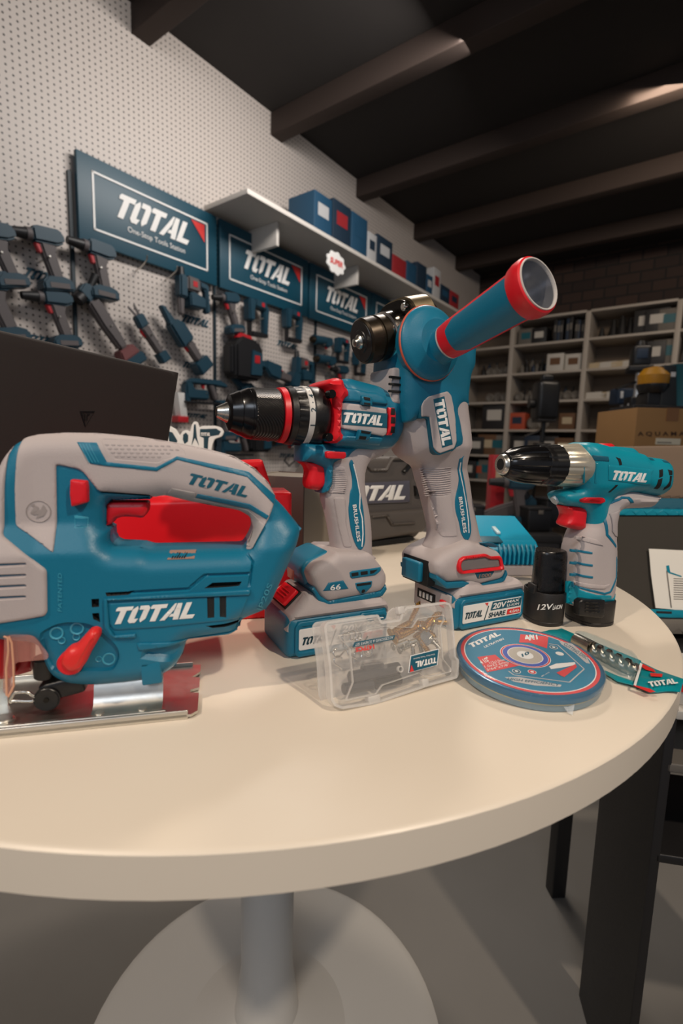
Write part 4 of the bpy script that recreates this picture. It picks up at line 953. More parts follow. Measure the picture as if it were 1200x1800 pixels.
# ================================================================ clear assortment box leaning against the batteries
LEAN = R(19)
A_ = W(600, 1255); B_ = W(808, 1200)
PX = Pl(A_, B_ - A_, LEAN)
ab = thing('assortment_box', 'clear plastic box of screws and bits leaning on its long edge, labels upside down', 'storage box', (PX.O[0], PX.O[1], 0), PX.rot)
ab.rotation_euler = (-LEAN, 0, PX.rot)
def cx7(p): return crop(560, 1050, .225, p)
frost = film('frosted_plastic', (226, 222, 216), .87, .30)
frost2 = film('frosted_edge', (232, 228, 222), .50, .32)
D0 = .021
out = PX.tr(cx7([(46, 240), (70, 208), (380, 160), (470, 148), (490, 190), (500, 205), (640, 185), (655, 125), (690, 90), (990, 47), (1030, 62), (1048, 100), (1078, 480), (1100, 500), (1100, 620), (1085, 648), (850, 715), (460, 850), (190, 893), (130, 870), (100, 820), (85, 560), (60, 370)]))
mz = min(p[1] for p in out); out = [(u, z - mz + .0003) for u, z in out]
out = rnd(out, .0015)
inn = rnd(PX.tr(cx7([(160, 300), (370, 262), (390, 245), (520, 225), (735, 235), (780, 165), (980, 135), (985, 180), (955, 230), (975, 480), (1040, 560), (1035, 585), (870, 625), (830, 625), (790, 590), (770, 600), (500, 690), (450, 760), (215, 810), (270, 670), (245, 400), (175, 330)])), .001)
solid('lid_face', [out], flat(.0006), frost, ab, res=.005, rd=.0003, e2=.001, y0=.0012)
solid('raised_outline', [inn, [(u * .985 + .0008, z * .975 + .0008) for u, z in inn]], flat(.0010), frost2, ab, res=.004, rd=.0004, e2=.0005, two=False, y0=.0016, add=.0007)
def rim(name, lp, y0_, y1_, th, m_):
    n = len(lp); S = segs_of([lp]); P = np.array(lp); T_ = np.roll(P, -1, 0) - np.roll(P, 1, 0); T_ /= np.linalg.norm(T_, axis=1)[:, None] + 1e-9
    a = sum(P[i][0] * P[(i + 1) % n][1] - P[(i + 1) % n][0] * P[i][1] for i in range(n)); sg = 1 if a > 0 else -1
    Q = P + np.c_[-T_[:, 1], T_[:, 0]] * sg * th
    V = [(u, y0_, z) for u, z in P] + [(u, y1_, z) for u, z in P] + [(u, y1_, z) for u, z in Q] + [(u, y0_, z) for u, z in Q]
    F = [(k * n + i, k * n + (i + 1) % n, ((k + 1) % 4) * n + (i + 1) % n, ((k + 1) % 4) * n + i) for k in range(4) for i in range(n)]
    o = mesh_obj(name, V, F, m_, ab, 30); bm = bmesh.new(); bm.from_mesh(o.data); bmesh.ops.recalc_face_normals(bm, faces=bm.faces); bm.to_mesh(o.data); bm.free(); return o
rim('lid_rim', out, .0004, .0075, .0018, frost2)
rim('tray_wall', [(u * .985 + .0007, z * .975 + .0007) for u, z in out], .0075, D0, .0012, frost)
solid('tray_back', [out], flat(.0006), film('frosted_back', (226, 222, 216), .62, .32), ab, res=.006, rd=.0003, e2=.001, y0=D0)
pz = lambda x, y: PX.uz(*cx7([(x, y)])[0])
for a, b in (((390, 190), (372, 270)), ((530, 225), (540, 560)), ((735, 240), (800, 130))):
    p, q = pz(*a), pz(*b); bx('divider', ((p[0] + q[0]) / 2, .011, (p[1] + q[1]) / 2), (.001, .018, math.dist(p, q)), frost, ab, 0, Matrix.Rotation(math.atan2(q[0] - p[0], q[1] - p[1]), 4, 'Y'))
p, q = pz(150, 560), pz(1040, 440); bx('divider', ((p[0] + q[0]) / 2, .011, (p[1] + q[1]) / 2), (math.dist(p, q), .018, .001), frost, ab, 0, Matrix.Rotation(-math.atan2(q[1] - p[1], q[0] - p[0]), 4, 'Y'))
for a in ((650, 100), (440, 800), (840, 670)):
    p = pz(*a); bx('latch', (p[0], .003, max(p[1], .003)), (.010 if a[0] == 440 else .006, .006, .006), frost2, ab, .001)
pl0 = lambda off: (lambda P: [(u, -off, z) for u, z in P])
tx = lambda pts: PX.tr(cx7(pts))
put_polys('brand_label', [[(0, 0), (1, 0), (1, 1), (0, 1)]], aff(*tx([(695, 592), (925, 530), (712, 455)])), pl0(.0004), white, ab)
put_polys('brand_label', [[(0, 0), (1, 0), (1, 1), (0, 1)]], aff(*tx([(702, 586), (918, 528), (718, 460)])), pl0(.0006), tealink, ab)
logo_print('wordmark', aff(*tx([(915, 465), (745, 503), (918, 510)])), pl0(.0009), white, ab)
put_text('label_lettering', 'One-Stop Tools Station', aff(*tx([(900, 435), (735, 472), (901, 450)])), pl0(.0009), white, ab)
put_polys('red_wedge', [[(0, 0), (1, 0), (.4, 1)]], aff(*tx([(706, 583), (738, 576), (706, 530)])), pl0(.0009), redink, ab)
put_polys('strip_label', [[(0, 0), (1, 0), (1, 1), (0, 1)]], aff(*tx([(262, 388), (582, 330), (278, 350)])), pl0(.0004), tealink, ab)
put_text('label_lettering', 'ACCESSORIES & SCREWS SET', aff(*tx([(578, 302), (282, 360), (576, 322)])), pl0(.0008), white, ab)
put_text('label_lettering', '147PCS', aff(*tx([(428, 366), (282, 392), (432, 402)])), pl0(.0006), redink, ab, .04)
p = pz(640, 562)
solid('hang_ring', [[(p[0] + .0024 * math.cos(t), p[1] + .0024 * math.sin(t)) for t in np.linspace(0, 2 * PI, 21)[:-1]], [(p[0] + .0016 * math.cos(t), p[1] + .0016 * math.sin(t)) for t in np.linspace(0, 2 * PI, 21)[:-1]]], flat(.0004), frost2, ab, res=.002, rd=.0002, e2=.0003, two=False, y0=.0006, add=.0006)
# contents: loose things inside the box
MB_ = Matrix.Translation((PX.O[0], PX.O[1], 0)) @ Matrix.Rotation(PX.rot, 4, 'Z') @ Matrix.Rotation(-LEAN, 4, 'X')
brass = mat('brass', (206, 160, 84), .28, metal=1.)
def screw(m_, L, r):
    bm = bmesh.new(); P = [(0, r * 1.9), (.0006, r * 2), (r * 1.6, r), (L * .25, r)]
    n = 9
    for k in range(n): P += [(L * (.25 + .62 * k / n), r * .85), (L * (.25 + .62 * (k + .5) / n), r * 1.25)]
    P += [(L * .9, r * .8), (L, .0002)]
    o = lathe('screw', P, m_, None, seg=12, smooth=20); return o
random.seed(3)
base = {1: screw(brass, .022, .0018), 0: screw(steel, .016, .0015)}
used_ = {0: False, 1: False}
spots = [(1, 590, 280, -15), (1, 650, 300, -12), (1, 640, 335, -14), (1, 690, 260, -10), (1, 820, 230, 30), (1, 890, 215, -20), (1, 800, 290, 60), (1, 860, 260, -35), (1, 930, 190, 10), (1, 760, 215, -50),
         (0, 840, 330, 80), (0, 880, 350, 10), (0, 900, 310, 50), (0, 620, 390, -8), (0, 700, 380, -8), (0, 790, 370, 95), (0, 690, 420, -12), (0, 930, 340, -60)]
for i, (k, x, y, a) in enumerate(spots):
    s = base[k]
    if used_[k]: s = base[k].copy(); COL.objects.link(s)
    used_[k] = True; p = pz(x, y)
    s.matrix_world = MB_ @ Matrix.Translation((p[0], .006 + .0012 * (i % 6), p[1])) @ Matrix.Rotation(R(a), 4, 'Y')
    tag(s, 'brass screw lying among others in the clear assortment box' if k else 'small steel screw lying among others in the clear assortment box', 'screw', 'brass screws in the box' if k else 'steel screws in the box')
p = pz(865, 320)
o = lathe('cup_washer', [(0, .0022), (.0005, .0058), (.002, .0062), (.0024, .005), (.001, .0022)], steel, None, seg=30); o.matrix_world = MB_ @ Matrix.Translation((p[0], .004, p[1])) @ Matrix.Rotation(R(90), 4, 'Z')
tag(o, 'round steel cup washer in front of the steel screws in the clear box', 'washer')
for i, (x, y) in enumerate(((250, 320), (300, 300), (350, 310), (380, 340), (290, 430), (350, 450), (420, 400), (440, 430), (180, 440), (190, 500))):
    p = pz(x, y); pts = [Vector((math.cos(t) * .0032, 0, math.sin(t) * .0032)) for t in np.linspace(-.6, 3.6, 10)] + [Vector((-.0032, 0, -.006))]
    o = tube('wire_hook', pts, .0007, chrome, None, 6); o.matrix_world = MB_ @ Matrix.Translation((p[0], .007 + .001 * (i % 4), p[1])) @ Matrix.Rotation(i * 1.3, 4, 'Y')
    tag(o, 'small chromed wire hook in the left compartments of the clear box', 'hook', 'wire hooks in the box')
def stick(a, b, r, m_, name, lab, cat):
    p, q = pz(*a), pz(*b); o = cy(name, MB_ @ Vector((p[0], .011, p[1])), MB_ @ Vector((q[0], .011, q[1])), r, m_, None, bev=.0006, seg=10); return tag(o, lab, cat)
dk = mat('dark_grey_plastic', (44, 44, 50), .3)
stick((300, 640), (690, 560), .0046, dk, 'bit_holder', 'dark rod shaped bit holder along the lower compartment of the clear box', 'bit holder')
stick((250, 730), (480, 690), .0042, dk, 'socket_adapter', 'short dark socket adapter at the lower left inside the clear box', 'adapter')
stick((500, 690), (700, 650), .0040, MATS['blackened_steel'], 'driver_bit', 'dark steel driver bit at the bottom middle inside the clear box', 'driver bit')
stick((560, 545), (400, 565), .0036, dk, 'short_bit', 'short dark bit lying above the bit holder in the clear box', 'driver bit')

# ================================================================ round tin of cutting discs in shrink wrap
TH = .0165; TR_ = .0557; TS = Matrix.Diagonal((.934, .934, .74, 1)); TA = .038; TT = .086
tin = thing('disc_tin', 'round blue tin of cutting discs wrapped in clear film', 'tin')
TM = Matrix.Translation((.1516, .3772, 0)) @ Matrix.Rotation(-TA, 4, 'Z') @ Matrix.Translation((0, -TR_, 0)) @ Matrix.Rotation(TT, 4, 'X') @ Matrix.Translation((0, TR_, 0)) @ Matrix.Rotation(TA, 4, 'Z')
tin.matrix_world = TM @ TS
TI = (TM @ TS).inverted()
m_tin = mat('tin_blue', (22, 98, 136), .25, metal=.35, coat=.4)
m_tinb = mat('tin_grey_blue', (130, 152, 166), .3, metal=.5)
UPZ = (0, 0, 1)
lathe('tin_base', [(0, .0565), (.0008, .0580), (.0075, .0580), (.0078, .0575)], m_tinb, tin, (0, 0, 0), UPZ, 96)
lathe('disc_stack', [(.0072, .0584), (.0092, .0584)], mat('cream_edge', (214, 196, 140), .5), tin, (0, 0, 0), UPZ, 96)
lathe('tin_lid', [(.0086, .0578), (.0088, .0592), (.0130, .0598), (.0155, .0592), (.0163, .0582), (.0165, .0570)], m_tin, tin, (0, 0, 0), UPZ, 112)
def ct(p): return crop(800, 1090, .23333, p)
def td(z): 
    def f(P): return [(x, y, z) for x, y in P]
    return f
def tl(pts, z=TH):
    o = TI @ Vector(CAM); out = []
    for q in ct(pts):
        d = TI.to_3x3() @ Vector(ray(*q)); t = (z - o.z) / d.z; p = o + d * t; out.append((p.x, p.y))
    return out
def annulus(name, r0, r1, z, m_, n=96):
    V = [(math.cos(2 * PI * k / n) * r, math.sin(2 * PI * k / n) * r, z) for r in (r0, r1) for k in range(n)]
    return mesh_obj(name, V, [(k, n + k, n + (k + 1) % n, (k + 1) % n) for k in range(n)], m_, tin, 0)
lt = mat('label_teal', (0, 118, 152), .45, coat=.3)
annulus('label_ring', .0005, .0520, TH + .0001, lt); annulus('label_ring', .0520, .0528, TH + .0001, white); annulus('label_ring', .0528, .0556, TH + .0001, redink); annulus('label_ring', .0478, .0500, TH + .00015, white) if False else None
c0 = (tl([(525, 268)])[0]); 
def disc2(name, r0, r1, z, m_, n=64):
    V = [(c0[0] + math.cos(2 * PI * k / n) * r, c0[1] + math.sin(2 * PI * k / n) * r, z) for r in (r0, r1) for k in range(n)]
    return mesh_obj(name, V, [(k, n + k, n + (k + 1) % n, (k + 1) % n) for k in range(n)], m_, tin, 0)
Z1 = TH + .0003
Q_ = lambda name, pts, m_, dz=0.: put_polys(name, [[(i, 0) for i in range(0)]] if False else [tl(pts)], lambda a, b: (a, b), td(Z1 + dz), m_, tin)
Q_('red_panel', [(165, 280), (300, 262), (345, 300), (480, 345), (240, 395)], redink)
Q_('red_panel', [(490, 108), (700, 125), (690, 215), (560, 172), (480, 170)], redink)
Q_('grey_band', [(780, 160), (880, 180), (985, 270), (1015, 330), (985, 325), (900, 250), (800, 185)], mat('print_grey', (190, 186, 184), .5))
Q_('grey_band', [(370, 432), (480, 430), (800, 490), (790, 505), (600, 495), (440, 465)], MATS['print_grey'])
for ln_ in ([(705, 180), (770, 188), (970, 370), (860, 470), (440, 415), (400, 385)],):
    q = tl(ln_); S1 = segs_of([q], False)
    for a, b in zip(q[:-1], q[1:]):
        a, b = np.array(a), np.array(b); t = (b - a) / np.linalg.norm(b - a); nn = np.array([-t[1], t[0]]) * .0005
        put_polys('label_line', [[tuple(a - nn), tuple(b - nn), tuple(b + nn), tuple(a + nn)]], lambda a, b: (a, b), td(Z1), MATS['print_grey'], tin)
logo_print('wordmark', aff(*tl([(120, 212), (352, 110), (88, 185)])), td(Z1), white, tin)
put_text('label_lettering', 'ULTRATHIN', aff(*tl([(222, 212), (368, 148), (212, 198)])), td(Z1), white, tin, .02)
put_text('label_lettering', '4 1/2"', aff(*tl([(200, 338), (262, 308), (175, 308)])), td(Z1 + .0002), white, tin, .03)
put_text('label_lettering', '115x1.0mm', aff(*tl([(262, 335), (375, 308), (250, 318)])), td(Z1 + .0002), white, tin)
put_text('label_lettering', '1.0x22.2mm', aff(*tl([(225, 362), (400, 325), (215, 346)])), td(Z1 + .0002), white, tin)
put_text('label_lettering', '3/64"x7/8"', aff(*tl([(240, 386), (410, 345), (230, 370)])), td(Z1 + .0002), white, tin)
put_text('label_lettering', 'HIGH EFFICIENCY', aff(*tl([(390, 452), (780, 500), (398, 436)])), td(Z1 + .0002), tealink, tin, .02)
put_text('label_lettering', 'CUTTING DISC', aff(*tl([(812, 188), (985, 300), (830, 172)])), td(Z1 + .0002), tealink, tin, .01)
put_text('label_lettering', '41', aff(*tl([(535, 160), (600, 150), (505, 120)])), td(Z1 + .0002), white, tin, .04)
for x in (560, 585, 610): Q_('hatch_mark', [(x, 150), (x + 12, 148), (x + 5, 112), (x - 6, 114)], white, .0002)
put_text('label_lettering', '80 m/s', aff(*tl([(650, 432), (710, 398), (645, 424)])), td(Z1 + .0002), white, tin)
for x, y, m_ in ((740, 208, tealink), (785, 255, white), (460, 388, tealink), (578, 393, redink)):
    c = tl([(x, y)])[0]
    for rr_, mm, dz in ((.0034, white, .0001), (.0029, m_, .0002), (.0014, white, .0003)):
        put_polys('label_icon', [[(c[0] + rr_ * math.cos(t), c[1] + rr_ * math.sin(t)) for t in np.linspace(0, 2 * PI, 21)[:-1]]], lambda a, b: (a, b), td(Z1 + dz), mm, tin)
Q_('printed_grinder', [(705, 352), (760, 330), (900, 320), (905, 340), (800, 362), (720, 372)], white, .0002)
Q_('printed_box', [(760, 400), (905, 335), (915, 358), (820, 432), (800, 425)], redink, .0003)
disc2('label_hub', .0182, .0206, Z1 + .0001, white); disc2('label_hub', .0188, .0200, Z1 + .0002, redink); disc2('label_hub', .0145, .0184, Z1 + .0002, mat('hub_blue', (62, 84, 176), .4)); disc2('label_hub', .0138, .0146, Z1 + .0003, white)
disc2('label_hub', .0004, .0139, Z1 + .0003, mat('hub_silver', (206, 196, 182), .3, metal=.25))
disc2('label_hub', .0003, .0068, Z1 + .0005, white)
put_text('label_lettering', '10', aff(*tl([(505, 285), (560, 262), (495, 262)])), td(Z1 + .0007), tealink, tin, .04)
wrap = film('shrink_wrap', (196, 214, 226), .91, .06, spec=.9)
def crk(x, r, t): return r + .0004 * math.sin(23 * t + 90 * x) * (x < .014)
lathe('shrink_wrap', [(.0003, .0585), (.004, .0588), (.009, .0600), (.013, .0607), (.0165, .0597), (.0180, .0570), (.0184, .050), (.0184, .0005)], wrap, tin, (0, 0, 0), UPZ, 128, crk, caps=False)
pk = np.array(TI @ Vector(W(1003, 1253, .002)))
mesh_obj('wrap_seam', [(pk[0] - .006, pk[1] + .006, .010), (pk[0] - .002, pk[1] + .001, .002), (pk[0] + .001, pk[1] - .001, .0012), (pk[0] + .004, pk[1] + .004, .008), (pk[0] + .002, pk[1] + .010, .012)], [(0, 1, 4), (1, 2, 3), (1, 3, 4)], film('wrap_fold', (220, 226, 230), .55, .12), tin, 0)

# ================================================================ drill bit in its pouch
def c8(p): return crop(790, 1080, .34167, p)
pc = W(1080, 1170, 0)
po = thing('drill_bit_pack', 'teal and clear pouch holding a twisted drill bit, beside the disc tin', 'pack', (pc[0], pc[1], 0), 0)
def pw(pts, z): return [tuple(W(*q, z) - np.array([pc[0], pc[1], 0])) for q in c8(pts)]
def sheet(name, pts, m_, lift=lambda p: .0, th=.0008, z=.002, bulge=.0015):
    q = pw(pts, z); xy = resample(rnd([(a, b) for a, b, c in q], .001, 2), .006); n = len(xy)
    S = segs_of([xy]); A = np.array(xy); g = [(x, y) for x in np.arange(A[:, 0].min(), A[:, 0].max(), .005) for y in np.arange(A[:, 1].min(), A[:, 1].max(), .005)]
    g = np.array(g); g = g[inside(g, [xy]) & (dist(g, S) > .002)]
    r = delaunay_2d_cdt([Vector(p) for p in xy + [tuple(x) for x in g]], [(i, (i + 1) % n) for i in range(n)], [], 1, 1e-8)
    V2 = [tuple(v) for v in r[0]]; N_ = len(V2)
    dd = dist(V2, S)
    V = [(x, y, z + lift((x, y)) + bulge * float(prf(d / .012))) for (x, y), d in zip(V2, dd)]; V += [(x, y, zz - th) for x, y, zz in V]
    F = [tuple(f) for f in r[2]]; F += [tuple(i + N_ for i in f[::-1]) for f in r[2]]; F += [(i, i + N_, (i + 1) % n + N_, (i + 1) % n) for i in range(n)]
    return mesh_obj(name, V, F, m_, po, 50)
foil = mat('teal_foil', (8, 140, 150), .3, coat=.3)
rise = lambda p: .004 * max(0, (p[0] - .03) / .03) + .0004 * math.sin(p[0] * 300 + p[1] * 200)
sheet('pouch_end', [(470, 88), (575, 72), (642, 100), (622, 138), (700, 190), (640, 180), (560, 125)], foil, rise)
cfilm = film('pouch_film', (150, 190, 196), .86, .15)
sheet('pouch_window', [(640, 104), (760, 150), (985, 248), (952, 362), (860, 330), (790, 290), (700, 200), (618, 140)], cfilm, lambda p: rise(p), bulge=.011)
sheet('pouch_edge', [(640, 104), (760, 150), (985, 246), (982, 262), (760, 168), (634, 118)], foil, lambda p: rise(p) + .001)
sheet('pouch_edge', [(795, 290), (860, 318), (956, 350), (950, 372), (860, 348), (800, 310)], foil, lambda p: rise(p) + .001)
sheet('pouch_header', [(985, 250), (1060, 285), (1205, 342), (1185, 398), (1110, 396), (1030, 402), (945, 366)], foil, lambda p: rise(p) + .0005)
hz = .0048
rr2 = lambda pts, dz=0.: [(x, y, z) for x, y, z in pw(pts, hz + dz)]
def flatp(name, pts, m_, dz=0.):
    q = rr2(pts, dz); return put_polys(name, [[(a, b) for a, b, c in q]], lambda a, b: (a, b), lambda P: [(x, y, hz + .004 * max(0, (x - .03) / .03) + dz) for x, y in P], m_, po)
flatp('header_print', [(985, 250), (1050, 282), (1060, 298), (1010, 285), (985, 268)], redink, .0004)
flatp('header_print', [(948, 362), (1030, 382), (1060, 398), (1030, 402), (945, 368)], redink, .0004)
flatp('header_print', [(1030, 300), (1095, 306), (1092, 322), (1035, 318)], redink, .0004)
flatp('pouch_seam', [(980, 248), (992, 254), (958, 368), (946, 362)], white, .0006)
q = [(a, b) for a, b, c in pw([(1180, 352), (1018, 346), (1150, 382)], hz)]; q2 = [(a, b) for a, b, c in pw([(1165, 338), (1015, 352), (1180, 362)], hz)]
W3 = [(a, b) for a, b, c in pw([(1182, 348), (1022, 352), (1140, 330)], hz)]
lg = pw([(1045, 380), (1195, 352), (1010, 350)], hz)
logo_print('wordmark', aff(*[(a, b) for a, b, c in pw([(1180, 344), (1052, 348), (1200, 356)], hz)][:2], [(a, b) for a, b, c in pw([(1182, 356)], hz)][0]) if False else aff(*[(a, b) for a, b, c in pw([(1030, 378), (1180, 358), (1012, 352)], hz)]), lambda P: [(x, y, hz + .004 * max(0, (x - .03) / .03) + .0008) for x, y in P], white, po)
# twisted bit
p0, p1 = Vector(pw([(650, 130)], .007)[0]), Vector(pw([(965, 290)], .007)[0]); L_ = (p1 - p0).length
Mx = Matrix.Translation(p0) @ (p1 - p0).to_track_quat('X', 'Z').to_matrix().to_4x4(); V = []; F = []; n = 20; ns = 60
for i in range(ns + 1):
    x = L_ * i / ns; fl_t = max(0, min(1, (i / ns - .30) / .04)); tw = x * 330 * fl_t; tip_ = min(1, (1 - i / ns) / .06 + .05)
    for k in range(n):
        t = 2 * PI * k / n; r = .0062 * tip_ * (1 - fl_t * .42 * max(0, math.cos(2 * t)) ** 1.2); V.append(Mx @ Vector((x, math.cos(t + tw) * r, math.sin(t + tw) * r)))
for i in range(ns):
    for k in range(n): k2 = (k + 1) % n; F.append((i * n + k, i * n + k2, (i + 1) * n + k2, (i + 1) * n + k))
F += [tuple(range(n))[::-1], tuple(range(ns * n, ns * n + n))]
o = mesh_obj('drill_bit', V, F, mat('dull_steel', (150, 144, 132), .3, metal=1.), None, 40); o.location = (pc[0], pc[1], 0)
tag(o, 'twisted steel drill bit lying inside the clear pouch', 'drill bit')

# ================================================================ charger behind the grinder
ch = Pl(W(886, 1012), (1, .10))
cg = thing('battery_charger', 'bright blue battery charger with vertical ribs and grey base behind the grinder', 'charger', (ch.O[0], ch.O[1], 0), ch.rot)
m_cb = mat('charger_blue', (0, 150, 186), .38, bump=.2)
ul, ur = ch.uz(815, 1000)[0], ch.uz(946, 1000)[0]; zb1 = ch.uz(900, 994)[1]; zf_ = ch.uz(900, 958)[1]; zt_ = zf_ + .020
def xprism(name, prof_, u0, u1, m_, parent, bev=.002):
    bm = bmesh.new(); a = [bm.verts.new((u0, y, z)) for y, z in prof_]; b = [bm.verts.new((u1, y, z)) for y, z in prof_]; n = len(prof_)
    bm.faces.new(a); bm.faces.new(b[::-1])
    for i in range(n): bm.faces.new((a[i], b[i], b[(i + 1) % n], a[(i + 1) % n]))
    bmesh.ops.recalc_face_normals(bm, faces=bm.faces)
    if bev: bmesh.ops.bevel(bm, geom=list(bm.edges), offset=bev, segments=3, affect='EDGES')
    return bm_obj(name, bm, m_, parent, 35)
xprism('charger_base', [(-.004, 0), (.10, 0), (.10, zb1), (-.004, zb1)], ul, ur, grey, cg)
xprism('charger_top', [(0, zb1), (0, zf_ - .004), (.012, zf_ + .006), (.085, zt_ + .012), (.10, zt_ + .004), (.10, zb1)], ul, ur, m_cb, cg, .004)
for k in range(9):
    u = ur - .006 - k * .0068
    xprism('cooling_rib', [(-.005, zb1 + .002), (-.005, zf_ - .012), (.004, zf_ + .001), (.006, zb1 + .002)], u - .0014, u + .0014, m_cb, cg, .0006)
u = ch.uz(868, 940, -.04)[0]; bx('status_light', (u, .034, zf_ + .0155), (.006, .022, .004), mat('ice_white', (206, 232, 240), .2), cg, .001, Matrix.Rotation(R(15), 4, 'X'))
u = ch.uz(855, 955, -.02)[0]; bx('logo_pad', (u, .010, zf_ + .006), (.034, .018, .002), tealink, cg, .0008, Matrix.Rotation(R(18), 4, 'X'))

# ================================================================ dark tool case with the big wordmark
CA, CB = W(556, 973), W(746, 951)
PC = Pl(CA, CB - CA)
kc = thing('tool_case', 'dark grey moulded tool case with a large white wordmark, behind the two tall tools', 'case', (PC.O[0], PC.O[1], 0), PC.rot)
def ck(p): return crop(440, 780, .28333, p)
m_case = mat('case_grey', (84, 78, 74), .5, bump=.3, bscale=500)
u0c, u1c = 0., PC.uz(756, 930)[0]; zc_t = PC.uz(690, 803)[1]
q = rnd([(u0c, .012), (u0c + .012, .004), (u1c - .03, .006), (u1c, .03), (u1c, zc_t - .045), (u1c - .03, zc_t), (u0c + .03, zc_t), (u0c, zc_t - .04)], .006)
solid('case_shell', [q], Hull([q], .05, .02, .75), m_case, kc, res=.007, rd=.003, e2=.005, y0=.052)
HCk = flat(.0495)
ckr = lambda name, pts, m_, **k: rel(kc, name, PC.tr(pts), HCk, m_, .052, res=.006, **k)
ckr('lower_shell', ck([(360, 470), (700, 430), (1085, 400), (1090, 440), (1075, 520), (1060, 545), (740, 600), (360, 640)]), m_case, add=.010, rd=.005, e2=.006)
ckr('case_rib', ck([(735, 440), (830, 432), (862, 490), (1000, 480), (1000, 492), (855, 503), (822, 447), (735, 455)]), m_case, add=.016, rd=.003, e2=.003)
ckr('case_rib', ck([(720, 110), (760, 155), (835, 155), (875, 82), (990, 80), (1040, 150), (1020, 160), (980, 100), (885, 100), (848, 172), (750, 172), (700, 125)]), m_case, add=.006, rd=.003, e2=.003)
ckr('case_foot', ck([(360, 640), (430, 630), (430, 665), (360, 672)]), shade_black, add=.004)
ckr('case_foot', ck([(740, 606), (1010, 575), (1010, 600), (740, 640)]), shade_black, add=.004)
for q in ([(940, 170), (985, 120), (1000, 130), (955, 182)], [(1015, 260), (1060, 300), (1060, 325), (1020, 325)]): ckr('latch', ck(q), black, add=.008, rd=.002)
ckr('name_panel', ck([(430, 255), (985, 228), (985, 362), (430, 385)]), mat('gloss_panel', (84, 82, 92), .12), add=.004, rd=.001)
logo('wordmark', aff(*PC.tr(ck([(520, 362), (962, 345), (545, 262)]))), lambda P: HCk(P) + .004, white, kc, add=.0015, y0=.052)
bx('case_handle', ((u0c + u1c) / 2, .055, zc_t + .001), (.09, .02, .018), m_case, kc, .006)

# ================================================================ brown box, red box, big dark lid
bbp = Pl(WY(533, 900, .62), (.955, -.30))
bb = thing('grey_box', 'brown and grey metal box standing between the red box and the tool case', 'box', (bbp.O[0], bbp.O[1], 0), bbp.rot)
zt = bbp.uz(533, 839)[1]; wl = bbp.uz(425, 839)[0]
m_br = mat('dark_brown_board', (78, 60, 54), .55); m_gr = mat('warm_grey_board', (138, 128, 116), .5)
bx('front_panel', (wl / 2, .002, zt / 2), (-wl, .004, zt), m_br, bb, .001)
dS = .105
bx('side_panel', (-.002, dS / 2 + .002, zt / 2), (.004, dS, zt), m_gr, bb, .001)
bx('back_panel', (wl / 2, dS + .004, zt / 2), (-wl, .004, zt), m_br, bb, .001)
bx('side_panel', (wl + .002, dS / 2 + .002, zt / 2), (.004, dS, zt), m_gr, bb, .001)
bx('top_panel', (wl / 2, dS / 2 + .002, zt - .003), (-wl - .004, dS, .003), m_gr, bb, .001)

rp = Pl(WY(513, 900, .50), (.97, .24))
rb = thing('red_box', 'bright red plastic box with a raised lip, seen through the jigsaw handle', 'box', (rp.O[0], rp.O[1], 0), rp.rot)
zr = rp.uz(513, 866)[1]; ulr = rp.uz(120, 900)[0]
m_rd = mat('bright_red', (226, 18, 30), .35)
fr_ = rnd([(ulr, 0), (0, 0), (0, zr), (rp.uz(400, 900)[0], zr), (rp.uz(378, 900)[0], rp.uz(378, 878)[1]), (ulr, rp.uz(180, 886)[1])], .003)
solid('box_body', [fr_], flat(.030), m_rd, rb, res=.006, rd=.003, e2=.004, y0=.030)
lp_ = rnd(rp.tr([(352, 812), (461, 808), (476, 852), (480, 880), (352, 884)], -.012), .002)
li_ = rnd(rp.tr([(360, 822), (452, 820), (464, 850), (468, 884), (360, 884)], -.012), .002)
solid('raised_lip', [lp_], flat(.012), m_rd, rb, res=.006, rd=.002, e2=.003, y0=.024, feats=[(li_, -.006, .002)])
q = rp.tr([(262, 874), (300, 872), (345, 880), (262, 888)], -.005)
solid('rear_flap', [rnd(rp.tr([(232, 884), (262, 872), (310, 871), (360, 882), (360, 900), (232, 900)], -.03), .002)], flat(.006), m_rd, rb, res=.006, rd=.002, e2=.003, y0=.05)

PLd = Pl((-.29, .42), (.087, .2))
dk_ = thing('dark_case_lid', 'large dark brown case lid with a small triangle emblem behind the jigsaw', 'case lid', (PLd.O[0], PLd.O[1], 0), PLd.rot)
m_dl = mat('matt_dark_brown', (46, 40, 38), .62, bump=.15, bscale=300, var=.05)
rt = PLd.uz(315, 655); rb_ = PLd.uz(294, 790); lt_ = PLd.uz(-40, 571); ll = -.085
zl = PLd.uz(0, 580)[1]; zs = (rt[1] - zl) / (rt[0] - 0)
slope = (rt[0] - rb_[0]) / (rt[1] - rb_[1]); ub0 = rt[0] - slope * rt[1]
q = rnd([(ll, 0), (ub0, 0), rt, (ll, zl + zs * ll)], .0015)
solid('lid_panel', [q], flat(.012), m_dl, dk_, res=.012, rd=.0015, e2=.003, y0=.012)
m_tri = mat('emblem_black', (14, 12, 12), .4)
T_ = lambda pts: PLd.tr(crop(0, 440, .33333, pts))
put_polys('triangle_emblem', [T_([(418, 848), (498, 848), (490, 856), (428, 856)]), T_([(418, 848), (428, 856), (450, 925), (447, 934)]), T_([(498, 848), (490, 856), (450, 925), (447, 934)]), T_([(442, 862), (448, 862), (448, 905), (442, 892)]), T_([(455, 862), (472, 862), (470, 870), (460, 872), (458, 895), (454, 905)]), T_([(432, 862), (438, 862), (438, 880)])], lambda a, b: (a, b), lambda P: [(u, -.0008, z) for u, z in P], m_tri, dk_)

